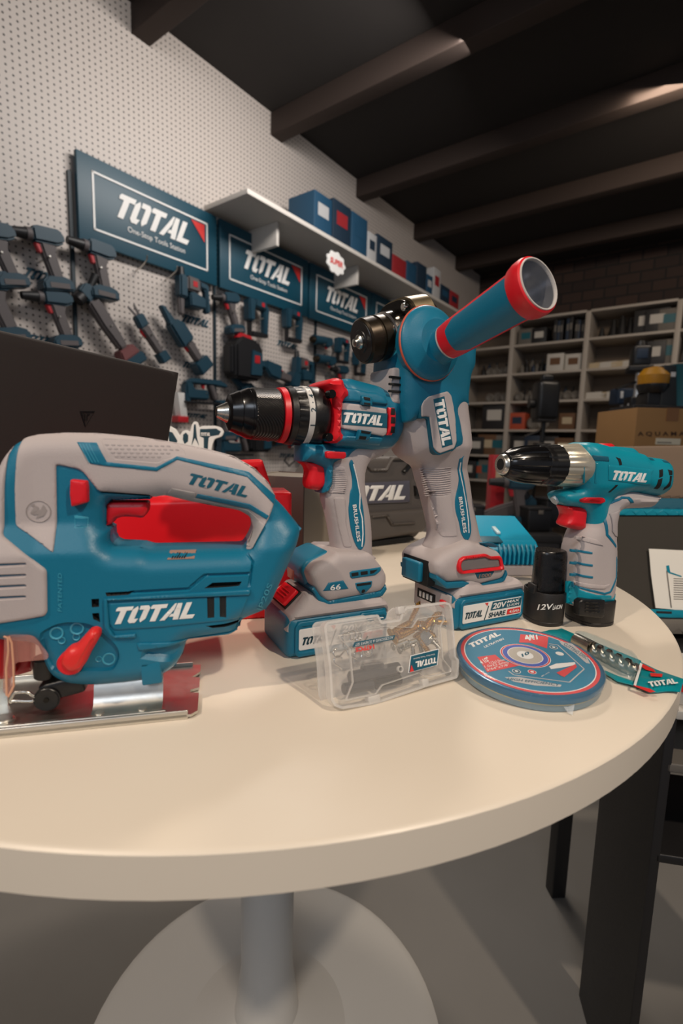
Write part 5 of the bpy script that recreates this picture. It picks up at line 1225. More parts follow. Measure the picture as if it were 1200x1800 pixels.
# die-cut sign with white outlined tools
sg = Pl(WY(340, 770, .98), (1, .12))
sn = thing('tool_shaped_sign', 'white edged cut-out sign of teal tool shapes standing between case lid and drill', 'sign', (sg.O[0], sg.O[1], 0), sg.rot)
def cs(p): return crop(280, 560, .3, p)
S_out = sg.tr(cs([(40, 640), (62, 628), (100, 650), (122, 690), (135, 662), (160, 652), (182, 665), (192, 620), (205, 602), (225, 606), (235, 640), (250, 630), (330, 628), (365, 640), (380, 665), (368, 690), (325, 705), (312, 740), (305, 775), (300, 800), (40, 800)]))
bz = min(z for u, z in S_out)
solid('sign_board', [rnd(S_out, .003)], flat(.004), white, sn, res=.006, rd=.001, e2=.002, y0=0)
for pts in ([(55, 660), (80, 668), (108, 715), (100, 750), (60, 720)], [(142, 680), (158, 668), (172, 685), (170, 720), (150, 735), (140, 710)], [(205, 622), (215, 620), (222, 700), (235, 745), (210, 700), (190, 745), (200, 690)], [(240, 648), (335, 645), (362, 662), (350, 682), (300, 690), (290, 700), (285, 770), (262, 770), (262, 700), (240, 690)]):
    solid('painted_tool', [sg.tr(cs(pts))], flat(.004), navy, sn, res=.008, add=.0008, rd=.0003, e2=.0005, two=False, y0=0)
logo_print('wordmark', aff(*sg.tr(cs([(242, 688), (302, 688), (244, 668)]))), lambda P: [(u, -.0056, z) for u, z in P], white, sn)
bx('sign_post', ((S_out[0][0] + S_out[-2][0]) / 2, .004, (bz + .006) / 2), (.05, .004, bz + .006), navy, sn, .001)
bx('sign_foot', ((S_out[0][0] + S_out[-2][0]) / 2, .004, .002), (.09, .06, .004), navy, sn, .001)
# ================================================================ the shop: walls, floor, ceiling
dW = np.array([.5934, .8049]); nW = np.array([-.8049, .5934]); DL = 2.2
PW = Pl(nW * DL, dW)                                            # left peg wall, local x runs along the wall to the right
FZ, CZ = -.76, 2.05
def wallpt(s, off=0., z=0.): p = nW * (DL - off) + dW * s; return (p[0], p[1], z)
eB = np.array([.8049, -.5934]); DB = 5.0
PBk = Pl(dW * DB, eB)
m_board = bpy.data.materials.new('pegboard'); m_board.use_nodes = True; nt = m_board.node_tree; b_ = nt.nodes['Principled BSDF']; b_.inputs['Roughness'].default_value = .5
tc = nt.nodes.new('ShaderNodeTexCoord'); mp_ = nt.nodes.new('ShaderNodeVectorMath'); mp_.operation = 'SCALE'; mp_.inputs[3].default_value = 1 / .024; nt.links.new(tc.outputs['Object'], mp_.inputs[0])
fr2 = nt.nodes.new('ShaderNodeVectorMath'); fr2.operation = 'FRACTION'; nt.links.new(mp_.outputs[0], fr2.inputs[0])
sb_ = nt.nodes.new('ShaderNodeVectorMath'); sb_.operation = 'SUBTRACT'; sb_.inputs[1].default_value = (.5, .5, .5); nt.links.new(fr2.outputs[0], sb_.inputs[0])
ml = nt.nodes.new('ShaderNodeVectorMath'); ml.operation = 'MULTIPLY'; ml.inputs[1].default_value = (1, 0, 1); nt.links.new(sb_.outputs[0], ml.inputs[0])
ln3 = nt.nodes.new('ShaderNodeVectorMath'); ln3.operation = 'LENGTH'; nt.links.new(ml.outputs[0], ln3.inputs[0])
cmp_ = nt.nodes.new('ShaderNodeMath'); cmp_.operation = 'LESS_THAN'; cmp_.inputs[1].default_value = .17; nt.links.new(ln3.outputs['Value'], cmp_.inputs[0])
mx = nt.nodes.new('ShaderNodeMix'); mx.data_type = 'RGBA'; mx.inputs[6].default_value = (*srgb((196, 186, 178)), 1); mx.inputs[7].default_value = (*srgb((60, 56, 54)), 1)
nt.links.new(cmp_.outputs[0], mx.inputs[0]); nt.links.new(mx.outputs[2], b_.inputs['Base Color'])
def slab(name, s0, s1, z0, z1, off0, off1, m_, plane=PW, parent=None):
    bm = bmesh.new(); box(bm, ((s0 + s1) / 2, -(off0 + off1) / 2, (z0 + z1) / 2), (s1 - s0, off1 - off0, z1 - z0))
    o = bm_obj(name, bm, m_, parent, 0)
    if parent is None: o.location = (plane.O[0], plane.O[1], 0); o.rotation_euler = (0, 0, plane.rot)
    return o
struct(slab('wall_left', -3.2, DB + .45, FZ, CZ, -.06, 0, m_board))
def brickmat():
    m = bpy.data.materials.new('dark_brick'); m.use_nodes = True; nt = m.node_tree; b = nt.nodes['Principled BSDF']; b.inputs['Roughness'].default_value = .8
    tc = nt.nodes.new('ShaderNodeTexCoord'); sp = nt.nodes.new('ShaderNodeSeparateXYZ'); cb_ = nt.nodes.new('ShaderNodeCombineXYZ'); nt.links.new(tc.outputs['Object'], sp.inputs[0])
    nt.links.new(sp.outputs[0], cb_.inputs[0]); nt.links.new(sp.outputs[2], cb_.inputs[1]); br = nt.nodes.new('ShaderNodeTexBrick'); nt.links.new(cb_.outputs[0], br.inputs[0])
    br.inputs['Scale'].default_value = 2.6; br.inputs['Color1'].default_value = (*srgb((70, 52, 44)), 1); br.inputs['Color2'].default_value = (*srgb((52, 40, 36)), 1); br.inputs['Mortar'].default_value = (*srgb((34, 30, 28)), 1)
    nt.links.new(br.outputs[0], b.inputs['Base Color']); return m
struct(slab('wall_back', -DL - .1, 3.4, FZ, CZ, -.46, -.40, brickmat(), PBk))
m_floor = mat('floor_grey_vinyl', (120, 116, 110), .45, var=.06)
fl_ = bx('floor', (.8, 2.2, FZ - .03), (9, 9.5, .06), m_floor, None, 0); struct(fl_)
m_ceil = mat('dark_ceiling_paint', (40, 36, 34), .85, var=.1)
ce = bx('ceiling', (.8, 2.2, CZ + .03), (9, 9.5, .06), m_ceil, None, 0); struct(ce)
for k in range(5):
    p = dW * (1.4 + k * .85)
    o = bx('trim_%d' % (k + 1), (0, 0, 0), (6.4, .09, .12), mat('ceiling_beam', (58, 46, 40), .8), None, .004)
    o.location = (p[0] + .5, p[1] - .37, CZ - .06); o.rotation_euler = (0, 0, PBk.rot); struct(o)
# track lights under the ceiling, one over each pool of light
def tracklight(x, y, label, aim):
    t = thing('track_light', label, 'ceiling light', (x, y, CZ))
    cy('mount', (0, 0, 0), (0, 0, -.03), .035, black, t); cy('stem', (0, 0, -.03), (0, 0, -.16), .008, black, t)
    d = (Vector(aim) - Vector((x, y, CZ - .2))).normalized(); c = Vector((0, 0, -.20))
    lathe('lamp_head', [(-.07, .030), (-.065, .038), (.05, .042), (.055, .040), (.045, .030), (.0, .02)], black, t, c, d, 32)
    return t
tracklight(1.05, 1.15, 'black ceiling track light right of the table', (.05, .45, 0))
tracklight(-.45, 1.3, 'black ceiling track light near the peg wall', (-.05, .40, 0))
tracklight(.35, 1.85, 'black ceiling track light behind the table', (.05, .45, 0))

# ---------------------------------------------------------------- peg wall dressing
def wl(x, y, off=0.): return PW.uz(x, y, off)
m_post = mat('post_teal', (10, 36, 46), .5)
m_sign = mat('sign_teal', (10, 66, 84), .45)
for i, (x, y, lab) in enumerate(((129, 520, 'dark teal vertical post on the peg wall behind the left tools'), (376, 640, 'dark teal vertical post on the peg wall left of the chuck'), (552, 620, 'dark teal vertical post on the peg wall behind the grinder flange'))):
    s = wl(x, y)[0]; o = slab('wall_post', s - .007, s + .007, FZ, wl(376, 520)[1] + .3, 0, .012, m_post); tag(o, lab, 'post')
def wallthing(name, lab, cat, s, z, off=0., group=None):
    p = wallpt(s, off); return thing(name, lab, cat, (p[0], p[1], z), PW.rot, group)
# header signs
zs0 = wl(375, 506)[1]; zs1 = zs0 + .34
def sign(s0, s1, lab):
    t = wallthing('wall_sign', lab, 'sign', s0, zs0, .03); wd = s1 - s0; h = zs1 - zs0
    bx('sign_panel', (wd / 2, .0, h / 2), (wd, .02, h), m_sign, t, .002)
    a, b_, c_, d_ = .06, wd - .06, .055, h - .055
    for (x0, x1, z0, z1) in ((a, b_, c_, c_ + .008), (a, b_, d_ - .008, d_), (a, a + .008, c_, d_), (b_ - .008, b_, c_, d_)):
        bx('white_border', ((x0 + x1) / 2, -.0115, (z0 + z1) / 2), (x1 - x0, .003, z1 - z0), white, t, 0)
    pl_ = lambda P: [(u, -.0135, z) for u, z in P]
    x0 = wd * .20; x1 = wd * .80; zb = h * .42; zt_ = h * .72
    logo_print('wordmark', aff((x0, zb), (x1 - .03, zb), (x0 + .03, zt_)), pl_, white, t)
    put_text('sign_lettering', 'One-Stop Tools Station', aff((wd * .30, h * .27), (wd * .72, h * .27), (wd * .30, h * .36)), pl_, white, t)
    put_polys('red_wedge', [[(0, 1), (1, 1), (1, 0)]], aff((b_ - .10, h * .55), (b_ - .02, h * .55), (b_ - .10, d_ - .015)), pl_, redink, t); return t
sA, sB_ = wl(378, 500)[0], wl(534, 545)[0]; wdS = sB_ - sA
sign(sA, sB_ - .01, 'teal wall sign with white border and wordmark, the middle one above the drill chuck')
sign(sB_ + .01, sB_ + wdS, 'teal wall sign with white border, directly left of the grinder head')
sign(sA - wdS - .01, sA - .02, 'teal wall sign cut by the photo top above the case lid')
sign(sB_ + wdS + .01, sB_ + 2 * wdS, 'teal wall sign mostly hidden behind the grinder body')
# high shelf above the signs with boxes
m_shelfw = mat('shelf_white', (206, 200, 192), .5)
t0, t1 = wl(480, 447)[0], wl(760, 560)[0]
sh = wallthing('wall_shelf', 'white wall shelf above the teal signs carrying blue boxes', 'shelf', t0 - .5, zs1 + .02, .0)
bx('shelf_board', ((t1 - t0 + .5) / 2, -.16, .012), (t1 - t0 + .5, .32, .024), m_shelfw, sh, .002)
for k in range(4): bx('shelf_bracket', (.3 + k * .75, -.12, -.06), (.02, .22, .12), m_shelfw, sh, .002)
random.seed(5); s = t0 + .05; k = 0
boxcol = [mat('carton_blue', (26, 70, 98), .6), mat('carton_navy', (22, 44, 62), .6), mat('carton_white', (184, 184, 184), .6), mat('carton_red', (150, 34, 40), .6)]
while s < t1 - .2:
    wd, h = random.uniform(.10, .20), random.uniform(.14, .26)
    p = wallpt(s + wd / 2, .17); o = bx('carton', (0, 0, 0), (wd, .2, h), boxcol[[0, 1, 0, 2, 1, 3][k % 6]], None, .003)
    o.location = (p[0], p[1], zs1 + .044 + h / 2); o.rotation_euler = (0, 0, PW.rot)
    tag(o, 'boxed tool standing on the high wall shelf above the teal signs', 'box', 'cartons on the high wall shelf')
    f = bx('front_print', (0, -.1005, h * .12), (wd * .6, .002, h * .3), boxcol[(k + 2) % 4], o, 0); s += wd + .01; k += 1
pp = wallpt(wl(590, 463, .36)[0], .36); bd_ = thing('round_badge_sign', 'white and red cut-out badge lettered SUPER hanging from the high shelf edge', 'sign', (pp[0], pp[1], wl(590, 463, .36)[1]), PW.rot)
solid('badge_shape', [[(math.cos(t) * .085 * (1 + .08 * math.cos(9 * t)), math.sin(t) * .060 * (1 + .08 * math.cos(9 * t))) for t in np.linspace(0, 2 * PI, 61)[:-1]]], flat(.004), white, bd_, res=.02, rd=.001, e2=.002)
put_text('badge_lettering', 'SUPER', aff((-.06, -.012), (.06, -.012), (-.055, .020)), lambda P: [(u, -.006, z) for u, z in P], redink, bd_, .03)
# printed wordmarks on the board
for (x0, y0, x1, y1, h) in ((36, 486, 112, 504, 20), (40, 597, 110, 606, 12), (316, 564, 366, 577, 14), (318, 645, 356, 653, 11), (484, 606, 522, 617, 10), (323, 733, 362, 737, 8), (488, 804, 522, 808, 7)):
    a, b2 = wl(x0, y0), wl(x1, y1); hh = wl(x0, y0 - h)[1] - a[1]
    t = wallthing('board_lettering', 'dark teal wordmark lettered on the peg wall, one beside each hanging tool', 'lettering', a[0], a[1], .001, 'wordmarks on the peg wall')
    logo('letters', aff((0, 0), (b2[0] - a[0], 0), (.02, hh)), flat(0.0), m_sign, t, add=.004)

# ---------------------------------------------------------------- tools hanging on the wall
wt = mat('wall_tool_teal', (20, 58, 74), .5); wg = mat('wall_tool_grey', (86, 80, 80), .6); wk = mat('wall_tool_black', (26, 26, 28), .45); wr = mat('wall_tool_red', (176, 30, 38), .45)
def pr(name, lp, th, m_, parent, y=0., bev=.004):
    return prism(name, lp, y - th / 2, y + th / 2, m_, parent, bev)
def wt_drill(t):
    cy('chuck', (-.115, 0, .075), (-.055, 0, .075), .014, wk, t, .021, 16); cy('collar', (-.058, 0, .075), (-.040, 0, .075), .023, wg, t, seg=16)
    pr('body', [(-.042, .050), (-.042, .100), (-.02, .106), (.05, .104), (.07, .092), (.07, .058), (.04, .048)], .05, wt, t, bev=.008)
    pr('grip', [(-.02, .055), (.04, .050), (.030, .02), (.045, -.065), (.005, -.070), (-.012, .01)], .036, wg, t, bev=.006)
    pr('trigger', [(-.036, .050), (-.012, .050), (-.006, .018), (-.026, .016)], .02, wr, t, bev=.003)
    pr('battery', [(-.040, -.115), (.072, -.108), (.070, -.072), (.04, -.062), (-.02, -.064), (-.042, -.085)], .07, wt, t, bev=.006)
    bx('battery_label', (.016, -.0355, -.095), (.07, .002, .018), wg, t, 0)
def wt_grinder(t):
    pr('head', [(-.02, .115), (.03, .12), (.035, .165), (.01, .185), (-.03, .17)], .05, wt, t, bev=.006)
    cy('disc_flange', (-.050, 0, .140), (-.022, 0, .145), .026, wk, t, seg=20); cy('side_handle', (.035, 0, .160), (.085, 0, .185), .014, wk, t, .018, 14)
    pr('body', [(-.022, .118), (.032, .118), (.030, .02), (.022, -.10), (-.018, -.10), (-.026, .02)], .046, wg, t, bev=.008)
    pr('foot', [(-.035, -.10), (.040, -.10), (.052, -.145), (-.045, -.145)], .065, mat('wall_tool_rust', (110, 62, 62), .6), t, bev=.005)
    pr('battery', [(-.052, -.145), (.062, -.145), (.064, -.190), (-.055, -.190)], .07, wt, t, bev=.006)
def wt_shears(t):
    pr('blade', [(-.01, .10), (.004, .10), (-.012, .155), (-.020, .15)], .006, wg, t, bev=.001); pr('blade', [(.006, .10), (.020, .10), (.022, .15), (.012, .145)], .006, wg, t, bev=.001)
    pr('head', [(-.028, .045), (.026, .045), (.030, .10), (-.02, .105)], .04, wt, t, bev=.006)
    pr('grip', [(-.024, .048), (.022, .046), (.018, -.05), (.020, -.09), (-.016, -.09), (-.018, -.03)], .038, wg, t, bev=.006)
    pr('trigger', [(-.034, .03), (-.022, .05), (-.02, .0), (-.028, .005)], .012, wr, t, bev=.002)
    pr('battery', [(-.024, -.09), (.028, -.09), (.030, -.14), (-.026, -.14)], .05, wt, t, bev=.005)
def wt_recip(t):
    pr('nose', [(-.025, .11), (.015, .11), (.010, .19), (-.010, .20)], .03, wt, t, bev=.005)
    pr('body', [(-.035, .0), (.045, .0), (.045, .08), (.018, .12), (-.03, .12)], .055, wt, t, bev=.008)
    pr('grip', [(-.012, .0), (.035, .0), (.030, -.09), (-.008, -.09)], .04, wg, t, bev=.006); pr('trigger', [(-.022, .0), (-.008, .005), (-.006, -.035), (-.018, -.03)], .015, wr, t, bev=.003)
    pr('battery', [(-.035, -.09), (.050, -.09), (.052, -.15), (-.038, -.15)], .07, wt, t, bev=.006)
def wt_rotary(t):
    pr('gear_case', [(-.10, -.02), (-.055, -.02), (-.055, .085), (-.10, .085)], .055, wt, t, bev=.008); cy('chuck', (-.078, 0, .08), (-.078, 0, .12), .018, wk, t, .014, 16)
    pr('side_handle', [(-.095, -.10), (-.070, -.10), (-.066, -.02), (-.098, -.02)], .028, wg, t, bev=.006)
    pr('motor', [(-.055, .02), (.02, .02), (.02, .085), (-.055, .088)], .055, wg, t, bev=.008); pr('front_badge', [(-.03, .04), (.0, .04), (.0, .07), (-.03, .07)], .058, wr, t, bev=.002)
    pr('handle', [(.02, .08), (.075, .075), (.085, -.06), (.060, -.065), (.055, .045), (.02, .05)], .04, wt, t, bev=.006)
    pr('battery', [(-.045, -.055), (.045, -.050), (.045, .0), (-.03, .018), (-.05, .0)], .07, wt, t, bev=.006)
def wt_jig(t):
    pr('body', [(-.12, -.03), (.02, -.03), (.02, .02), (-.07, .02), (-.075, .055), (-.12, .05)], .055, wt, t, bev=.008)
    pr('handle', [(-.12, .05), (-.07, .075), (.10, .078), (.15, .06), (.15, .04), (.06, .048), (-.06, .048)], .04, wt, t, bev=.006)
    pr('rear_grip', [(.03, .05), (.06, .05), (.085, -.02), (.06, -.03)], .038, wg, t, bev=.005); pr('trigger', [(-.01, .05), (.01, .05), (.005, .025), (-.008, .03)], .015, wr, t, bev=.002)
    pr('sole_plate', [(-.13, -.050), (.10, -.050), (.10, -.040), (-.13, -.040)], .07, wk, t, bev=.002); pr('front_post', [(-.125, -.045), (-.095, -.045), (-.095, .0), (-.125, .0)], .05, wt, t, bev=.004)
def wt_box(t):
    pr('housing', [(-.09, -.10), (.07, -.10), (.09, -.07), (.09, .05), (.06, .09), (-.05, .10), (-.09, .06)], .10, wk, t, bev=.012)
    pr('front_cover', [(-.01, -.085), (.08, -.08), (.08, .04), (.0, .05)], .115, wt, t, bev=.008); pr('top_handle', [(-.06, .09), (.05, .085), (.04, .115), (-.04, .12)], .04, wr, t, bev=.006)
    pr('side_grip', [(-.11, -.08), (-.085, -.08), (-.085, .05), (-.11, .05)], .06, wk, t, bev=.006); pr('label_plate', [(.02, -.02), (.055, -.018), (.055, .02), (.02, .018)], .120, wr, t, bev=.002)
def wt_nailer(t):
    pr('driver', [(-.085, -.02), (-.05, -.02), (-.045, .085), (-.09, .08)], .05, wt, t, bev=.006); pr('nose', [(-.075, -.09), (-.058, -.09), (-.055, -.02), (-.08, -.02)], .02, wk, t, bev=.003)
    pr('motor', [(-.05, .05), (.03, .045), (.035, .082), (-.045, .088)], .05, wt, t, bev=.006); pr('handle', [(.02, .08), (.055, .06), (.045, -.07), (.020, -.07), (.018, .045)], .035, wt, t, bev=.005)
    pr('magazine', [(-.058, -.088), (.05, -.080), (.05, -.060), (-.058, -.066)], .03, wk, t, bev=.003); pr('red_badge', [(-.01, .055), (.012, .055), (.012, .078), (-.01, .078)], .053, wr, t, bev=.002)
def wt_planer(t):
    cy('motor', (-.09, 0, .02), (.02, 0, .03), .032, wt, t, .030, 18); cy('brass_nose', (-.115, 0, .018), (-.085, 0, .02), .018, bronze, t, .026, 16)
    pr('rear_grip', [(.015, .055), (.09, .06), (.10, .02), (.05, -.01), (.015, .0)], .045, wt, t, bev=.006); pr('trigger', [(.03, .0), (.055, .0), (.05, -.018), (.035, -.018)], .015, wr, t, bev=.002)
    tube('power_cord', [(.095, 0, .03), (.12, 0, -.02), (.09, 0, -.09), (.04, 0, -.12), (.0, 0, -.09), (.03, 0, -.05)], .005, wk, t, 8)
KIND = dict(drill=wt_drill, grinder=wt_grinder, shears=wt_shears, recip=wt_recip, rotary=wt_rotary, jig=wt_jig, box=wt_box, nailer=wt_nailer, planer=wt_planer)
NAME = dict(drill=('wall_drill', 'power tool'), grinder=('wall_grinder', 'power tool'), shears=('pruning_shears', 'power tool'), recip=('reciprocating_saw', 'power tool'), rotary=('rotary_hammer', 'power tool'), jig=('wall_jigsaw', 'power tool'), box=('tool_vacuum', 'power tool'), nailer=('nail_gun', 'power tool'), planer=('corded_grinder', 'power tool'))
def hang(kind, px, py, rot=0., sc=1., lab='', flip=False):
    s, z = wl(px, py, .06); t = wallthing(NAME[kind][0], lab, NAME[kind][1], s, z, .075 if kind == 'box' else .06)
    KIND[kind](t)
    c, n_ = math.cos(R(rot)) * sc, math.sin(R(rot)) * sc; f = -1 if flip else 1
    M2 = Matrix(((c * f, 0, -n_, 0), (0, sc, 0, 0), (n_ * f, 0, c, 0), (0, 0, 0, 1)))
    for o in t.children:
        o.data.transform(M2)
        if flip: o.data.flip_normals()
    # the peg the tool hangs on
    cy('hook', (0, .058, .0), (0, -.03, .004), .0035, steel, t, seg=8)
    return t
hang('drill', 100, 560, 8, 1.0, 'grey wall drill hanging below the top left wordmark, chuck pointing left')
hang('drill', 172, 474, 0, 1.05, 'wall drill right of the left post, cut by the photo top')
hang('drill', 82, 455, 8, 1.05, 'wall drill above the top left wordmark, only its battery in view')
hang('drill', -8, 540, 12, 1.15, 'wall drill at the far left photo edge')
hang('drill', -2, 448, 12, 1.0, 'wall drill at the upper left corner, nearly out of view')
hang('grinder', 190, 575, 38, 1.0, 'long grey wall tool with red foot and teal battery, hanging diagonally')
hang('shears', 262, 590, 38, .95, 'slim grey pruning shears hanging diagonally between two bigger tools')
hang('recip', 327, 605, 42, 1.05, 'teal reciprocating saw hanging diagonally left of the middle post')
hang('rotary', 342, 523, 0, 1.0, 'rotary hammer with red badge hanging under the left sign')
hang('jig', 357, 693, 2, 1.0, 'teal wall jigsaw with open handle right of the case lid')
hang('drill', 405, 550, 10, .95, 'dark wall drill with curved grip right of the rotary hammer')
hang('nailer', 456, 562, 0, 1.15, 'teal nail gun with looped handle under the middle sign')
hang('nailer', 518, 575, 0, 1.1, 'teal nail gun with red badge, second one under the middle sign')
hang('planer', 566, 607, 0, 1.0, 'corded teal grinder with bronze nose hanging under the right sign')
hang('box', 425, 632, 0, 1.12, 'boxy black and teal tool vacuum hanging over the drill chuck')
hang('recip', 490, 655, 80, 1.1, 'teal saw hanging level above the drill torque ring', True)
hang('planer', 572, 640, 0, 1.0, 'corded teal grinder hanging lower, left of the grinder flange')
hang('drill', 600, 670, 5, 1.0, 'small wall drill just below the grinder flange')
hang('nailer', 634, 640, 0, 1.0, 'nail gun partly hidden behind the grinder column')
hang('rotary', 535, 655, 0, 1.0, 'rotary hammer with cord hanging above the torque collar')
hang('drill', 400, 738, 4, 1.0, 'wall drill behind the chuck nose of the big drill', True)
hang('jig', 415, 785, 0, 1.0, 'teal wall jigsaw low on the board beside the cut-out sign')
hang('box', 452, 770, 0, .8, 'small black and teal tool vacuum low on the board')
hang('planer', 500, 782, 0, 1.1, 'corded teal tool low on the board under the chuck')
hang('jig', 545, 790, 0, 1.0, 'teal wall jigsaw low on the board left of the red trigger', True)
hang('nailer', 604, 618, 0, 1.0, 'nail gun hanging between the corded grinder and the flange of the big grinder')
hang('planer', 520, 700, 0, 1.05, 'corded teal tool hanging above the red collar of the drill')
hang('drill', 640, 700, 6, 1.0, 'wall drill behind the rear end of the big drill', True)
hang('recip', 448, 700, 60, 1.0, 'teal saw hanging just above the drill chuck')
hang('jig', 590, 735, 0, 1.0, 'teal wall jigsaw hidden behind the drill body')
for (x, y) in ((239, 476), (290, 492)):
    s, z = wl(x, y, .0); t = wallthing('peg_hook', 'empty wire hook sticking out of the peg wall under the left sign', 'hook', s, z, 0, 'empty peg hooks')
    tube('hook_wire', [(0, 0, 0), (-.02, -.08, .0), (-.045, -.16, .004), (-.05, -.17, .018)], .003, steel, t, 8)
s, z = wl(316, 712, .05); t = wallthing('paper_stack', 'white folded leaflets with red ends right of the case lid', 'leaflets', s, z, .05)
for k in range(4): bx('leaflet', (-.015 + k * .010, 0, .0), (.006, .05, .12), white, t, .001, Matrix.Rotation(R(-8), 4, 'Y'))
bx('red_band', (0, 0, -.07), (.06, .055, .03), wr, t, .002)

# ---------------------------------------------------------------- open shelving on the back wall
def bk(x, y, off=0.): return PBk.uz(x, y, off)
m_unit = mat('shelf_unit_white', (178, 168, 156), .5); m_back = mat('shelf_back', (118, 102, 86), .7)
us = [bk(893, 650)[0], bk(1022, 650)[0], bk(1182, 620)[0]]; cw = (us[2] - us[0]) / 2; us = [-DL + .02, us[0], us[1], us[2], us[2] + cw]
ztop_ = bk(1035, 546)[1]; lv = [bk(1000, y)[1] for y in (599, 652, 704, 757, 806)]; lv = [ztop_] + lv; dz = lv[-2] - lv[-1]
while lv[-1] > FZ + .35: lv.append(lv[-1] - dz)
def bkthing(name, lab, cat, e, z, off=0., group=None):
    p = dW * (DB - off) + eB * e; return thing(name, lab, cat, (p[0], p[1], z), PBk.rot, group)
whichu = ['leftmost bay, dark and half hidden by the grinder', 'bay directly right of the grinder handle', 'bay behind the tripod', 'bay at the right photo edge']
for i in range(4):
    t = bkthing('shelving_unit', 'white shelving unit, ' + whichu[i], 'shelving', us[i], FZ)
    W_ = us[i + 1] - us[i]; hh = ztop_ - FZ
    bx('side_panel', (.018, .19, hh / 2), (.036, .38, hh), m_unit, t, .002); bx('side_panel', (W_ - .002, .19, hh / 2), (.004, .38, hh), m_unit, t, 0)
    bx('back_panel', (W_ / 2, .385, hh / 2), (W_, .01, hh), m_back, t, 0)
    for z in lv: bx('shelf', (W_ / 2 + .016, .19, z - FZ), (W_ - .036, .37, .022), m_unit, t, .002)
random.seed(11)
gm = [mat('goods_black', (30, 28, 28), .5), mat('goods_grey', (108, 102, 94), .6), mat('goods_cream', (190, 172, 142), .7), mat('goods_navy', (30, 46, 66), .5), mat('goods_brown', (104, 72, 46), .7), mat('goods_orange', (180, 74, 44), .6), mat('goods_white', (196, 190, 180), .5), mat('goods_teal', (14, 92, 104), .5)]
def goods(kind, e, z, off, sc=1., m_=0, grp=None, lab='', cat='goods'):
    t = bkthing(kind, lab, cat, e, z, off, grp); a = sc
    if kind == 'bottle':
        lathe('bottle_body', [(0, .03 * a), (.005, .034 * a), (.12 * a, .034 * a), (.15 * a, .014 * a), (.17 * a, .012 * a)], gm[m_], t, (0, 0, 0), UPZ, 16); cy('cap', (0, 0, .165 * a), (0, 0, .19 * a), .015 * a, gm[0], t, seg=12)
    elif kind == 'carton_box':
        h_, w_ = .16 * a, .15 * a; bx('carton_body', (0, 0, h_ / 2), (w_, .2, h_), gm[m_], t, .003); bx('printed_panel', (0, -.101, h_ * .55), (w_ * .6, .002, h_ * .4), gm[(m_ + 6) % 8], t, 0)
    elif kind == 'headlamp':
        lathe('lens_ring', [(0, .045 * a), (.02, .048 * a), (.03, .035 * a), (.022, .02 * a)], gm[1], t, (0, -.02, .05 * a), (0, -1, 0), 20); lathe('lamp_body', [(0, .02), (.05, .045 * a), (.07, .042 * a)], gm[0], t, (0, .04, .05 * a), (0, -1, 0), 16)
        bx('lamp_foot', (0, 0, .004), (.05 * a, .05, .008), gm[0], t, .001)
    elif kind == 'folder':
        bx('folder_cover', (0, 0, .10 * a), (.028, .18, .20 * a), gm[m_], t, .002); bx('folder_spine', (0, -.091, .12 * a), (.018, .002, .06), gm[1], t, 0)
    elif kind == 'glove_pair':
        for q in (0, 1):
            pr('glove', [(-.09, .0), (.05, .0), (.09, .012), (.095, .02), (.05, .03), (.06, .042), (.01, .040), (-.09, .036)], .08, gm[m_], t, .01 * q, .006).location = (0, 0, .03 * q)
    elif kind == 'shoe':
        pr('upper', [(-.09, .02), (.12, .02), (.11, .05), (.04, .07), (-.0, .12), (-.08, .13)], .08, gm[m_], t, 0, .012); bx('sole', (.015, 0, .01), (.22, .085, .02), gm[0], t, .004)
    elif kind == 'pointed_cone':
        cy('cone_body', (0, 0, .01), (0, 0, .19 * a), .055 * a, gm[m_], t, .012, 18); bx('cone_foot', (0, 0, .006), (.12 * a, .12, .012), gm[m_], t, .002)
    elif kind == 'basin':
        lathe('basin_wall', [(0, .14 * a), (.05, .19 * a), (.10, .22 * a), (.105, .225 * a), (.10, .21 * a), (.02, .13 * a)], gm[m_], t, (0, 0, 0), UPZ, 32); lathe('basin_rim', [(.100, .222 * a), (.108, .228 * a), (.108, .215 * a)], gm[m_], t, (0, 0, 0), UPZ, 32)
    return t
def row(kind, bay, shelf, x0, x1, n, sc, ms, label, cat, grp, off=-.14, jit=.01):
    W_ = us[bay + 1] - us[bay] - .04
    for k in range(n):
        e = us[bay] + .04 + W_ * (x0 + (x1 - x0) * (k + .5) / n) + random.uniform(-jit, jit)
        goods(kind, e, lv[shelf] + .011, off + random.uniform(-.03, .03), sc * random.uniform(.92, 1.08), ms[k % len(ms)], grp, label, cat)
row('folder', 1, 1, .55, .98, 9, .95, [0, 3, 0], 'dark upright binder on the top shelf right of the grinder handle', 'binder', 'binders on the top shelf')
row('carton_box', 1, 1, .05, .45, 2, .9, [1, 0], 'dull carton left of the binders on the top shelf', 'box', 'cartons left of the binders')
row('pointed_cone', 2, 1, .20, .50, 3, .9, [0], 'black pointed cone on the top shelf above the tripod', 'cone', 'black cones on the top shelf')
row('carton_box', 2, 1, .60, .98, 3, 1.2, [0, 0, 1], 'dark carton right of the black cones on the top shelf', 'box', 'dark cartons on the top shelf')
row('carton_box', 1, 2, .52, .95, 2, 1.0, [6, 6], 'pale printed box on the second shelf below the binders', 'box', 'pale printed boxes below the binders')
row('bottle', 1, 2, .05, .50, 6, .6, [1, 0, 3], 'small dark bottle on the second shelf below the binders', 'bottle', 'small bottles on the second shelf')
row('glove_pair', 2, 2, .05, .62, 4, 1.0, [2, 6], 'cream work gloves stacked on the shelf behind the laser level', 'gloves', 'cream gloves on the second shelf', jit=.0)
row('glove_pair', 2, 2, .05, .62, 3, 1.0, [2, 2], 'cream work gloves at the back of the shelf behind the laser level', 'gloves', 'cream gloves at the back of the second shelf', -.25)
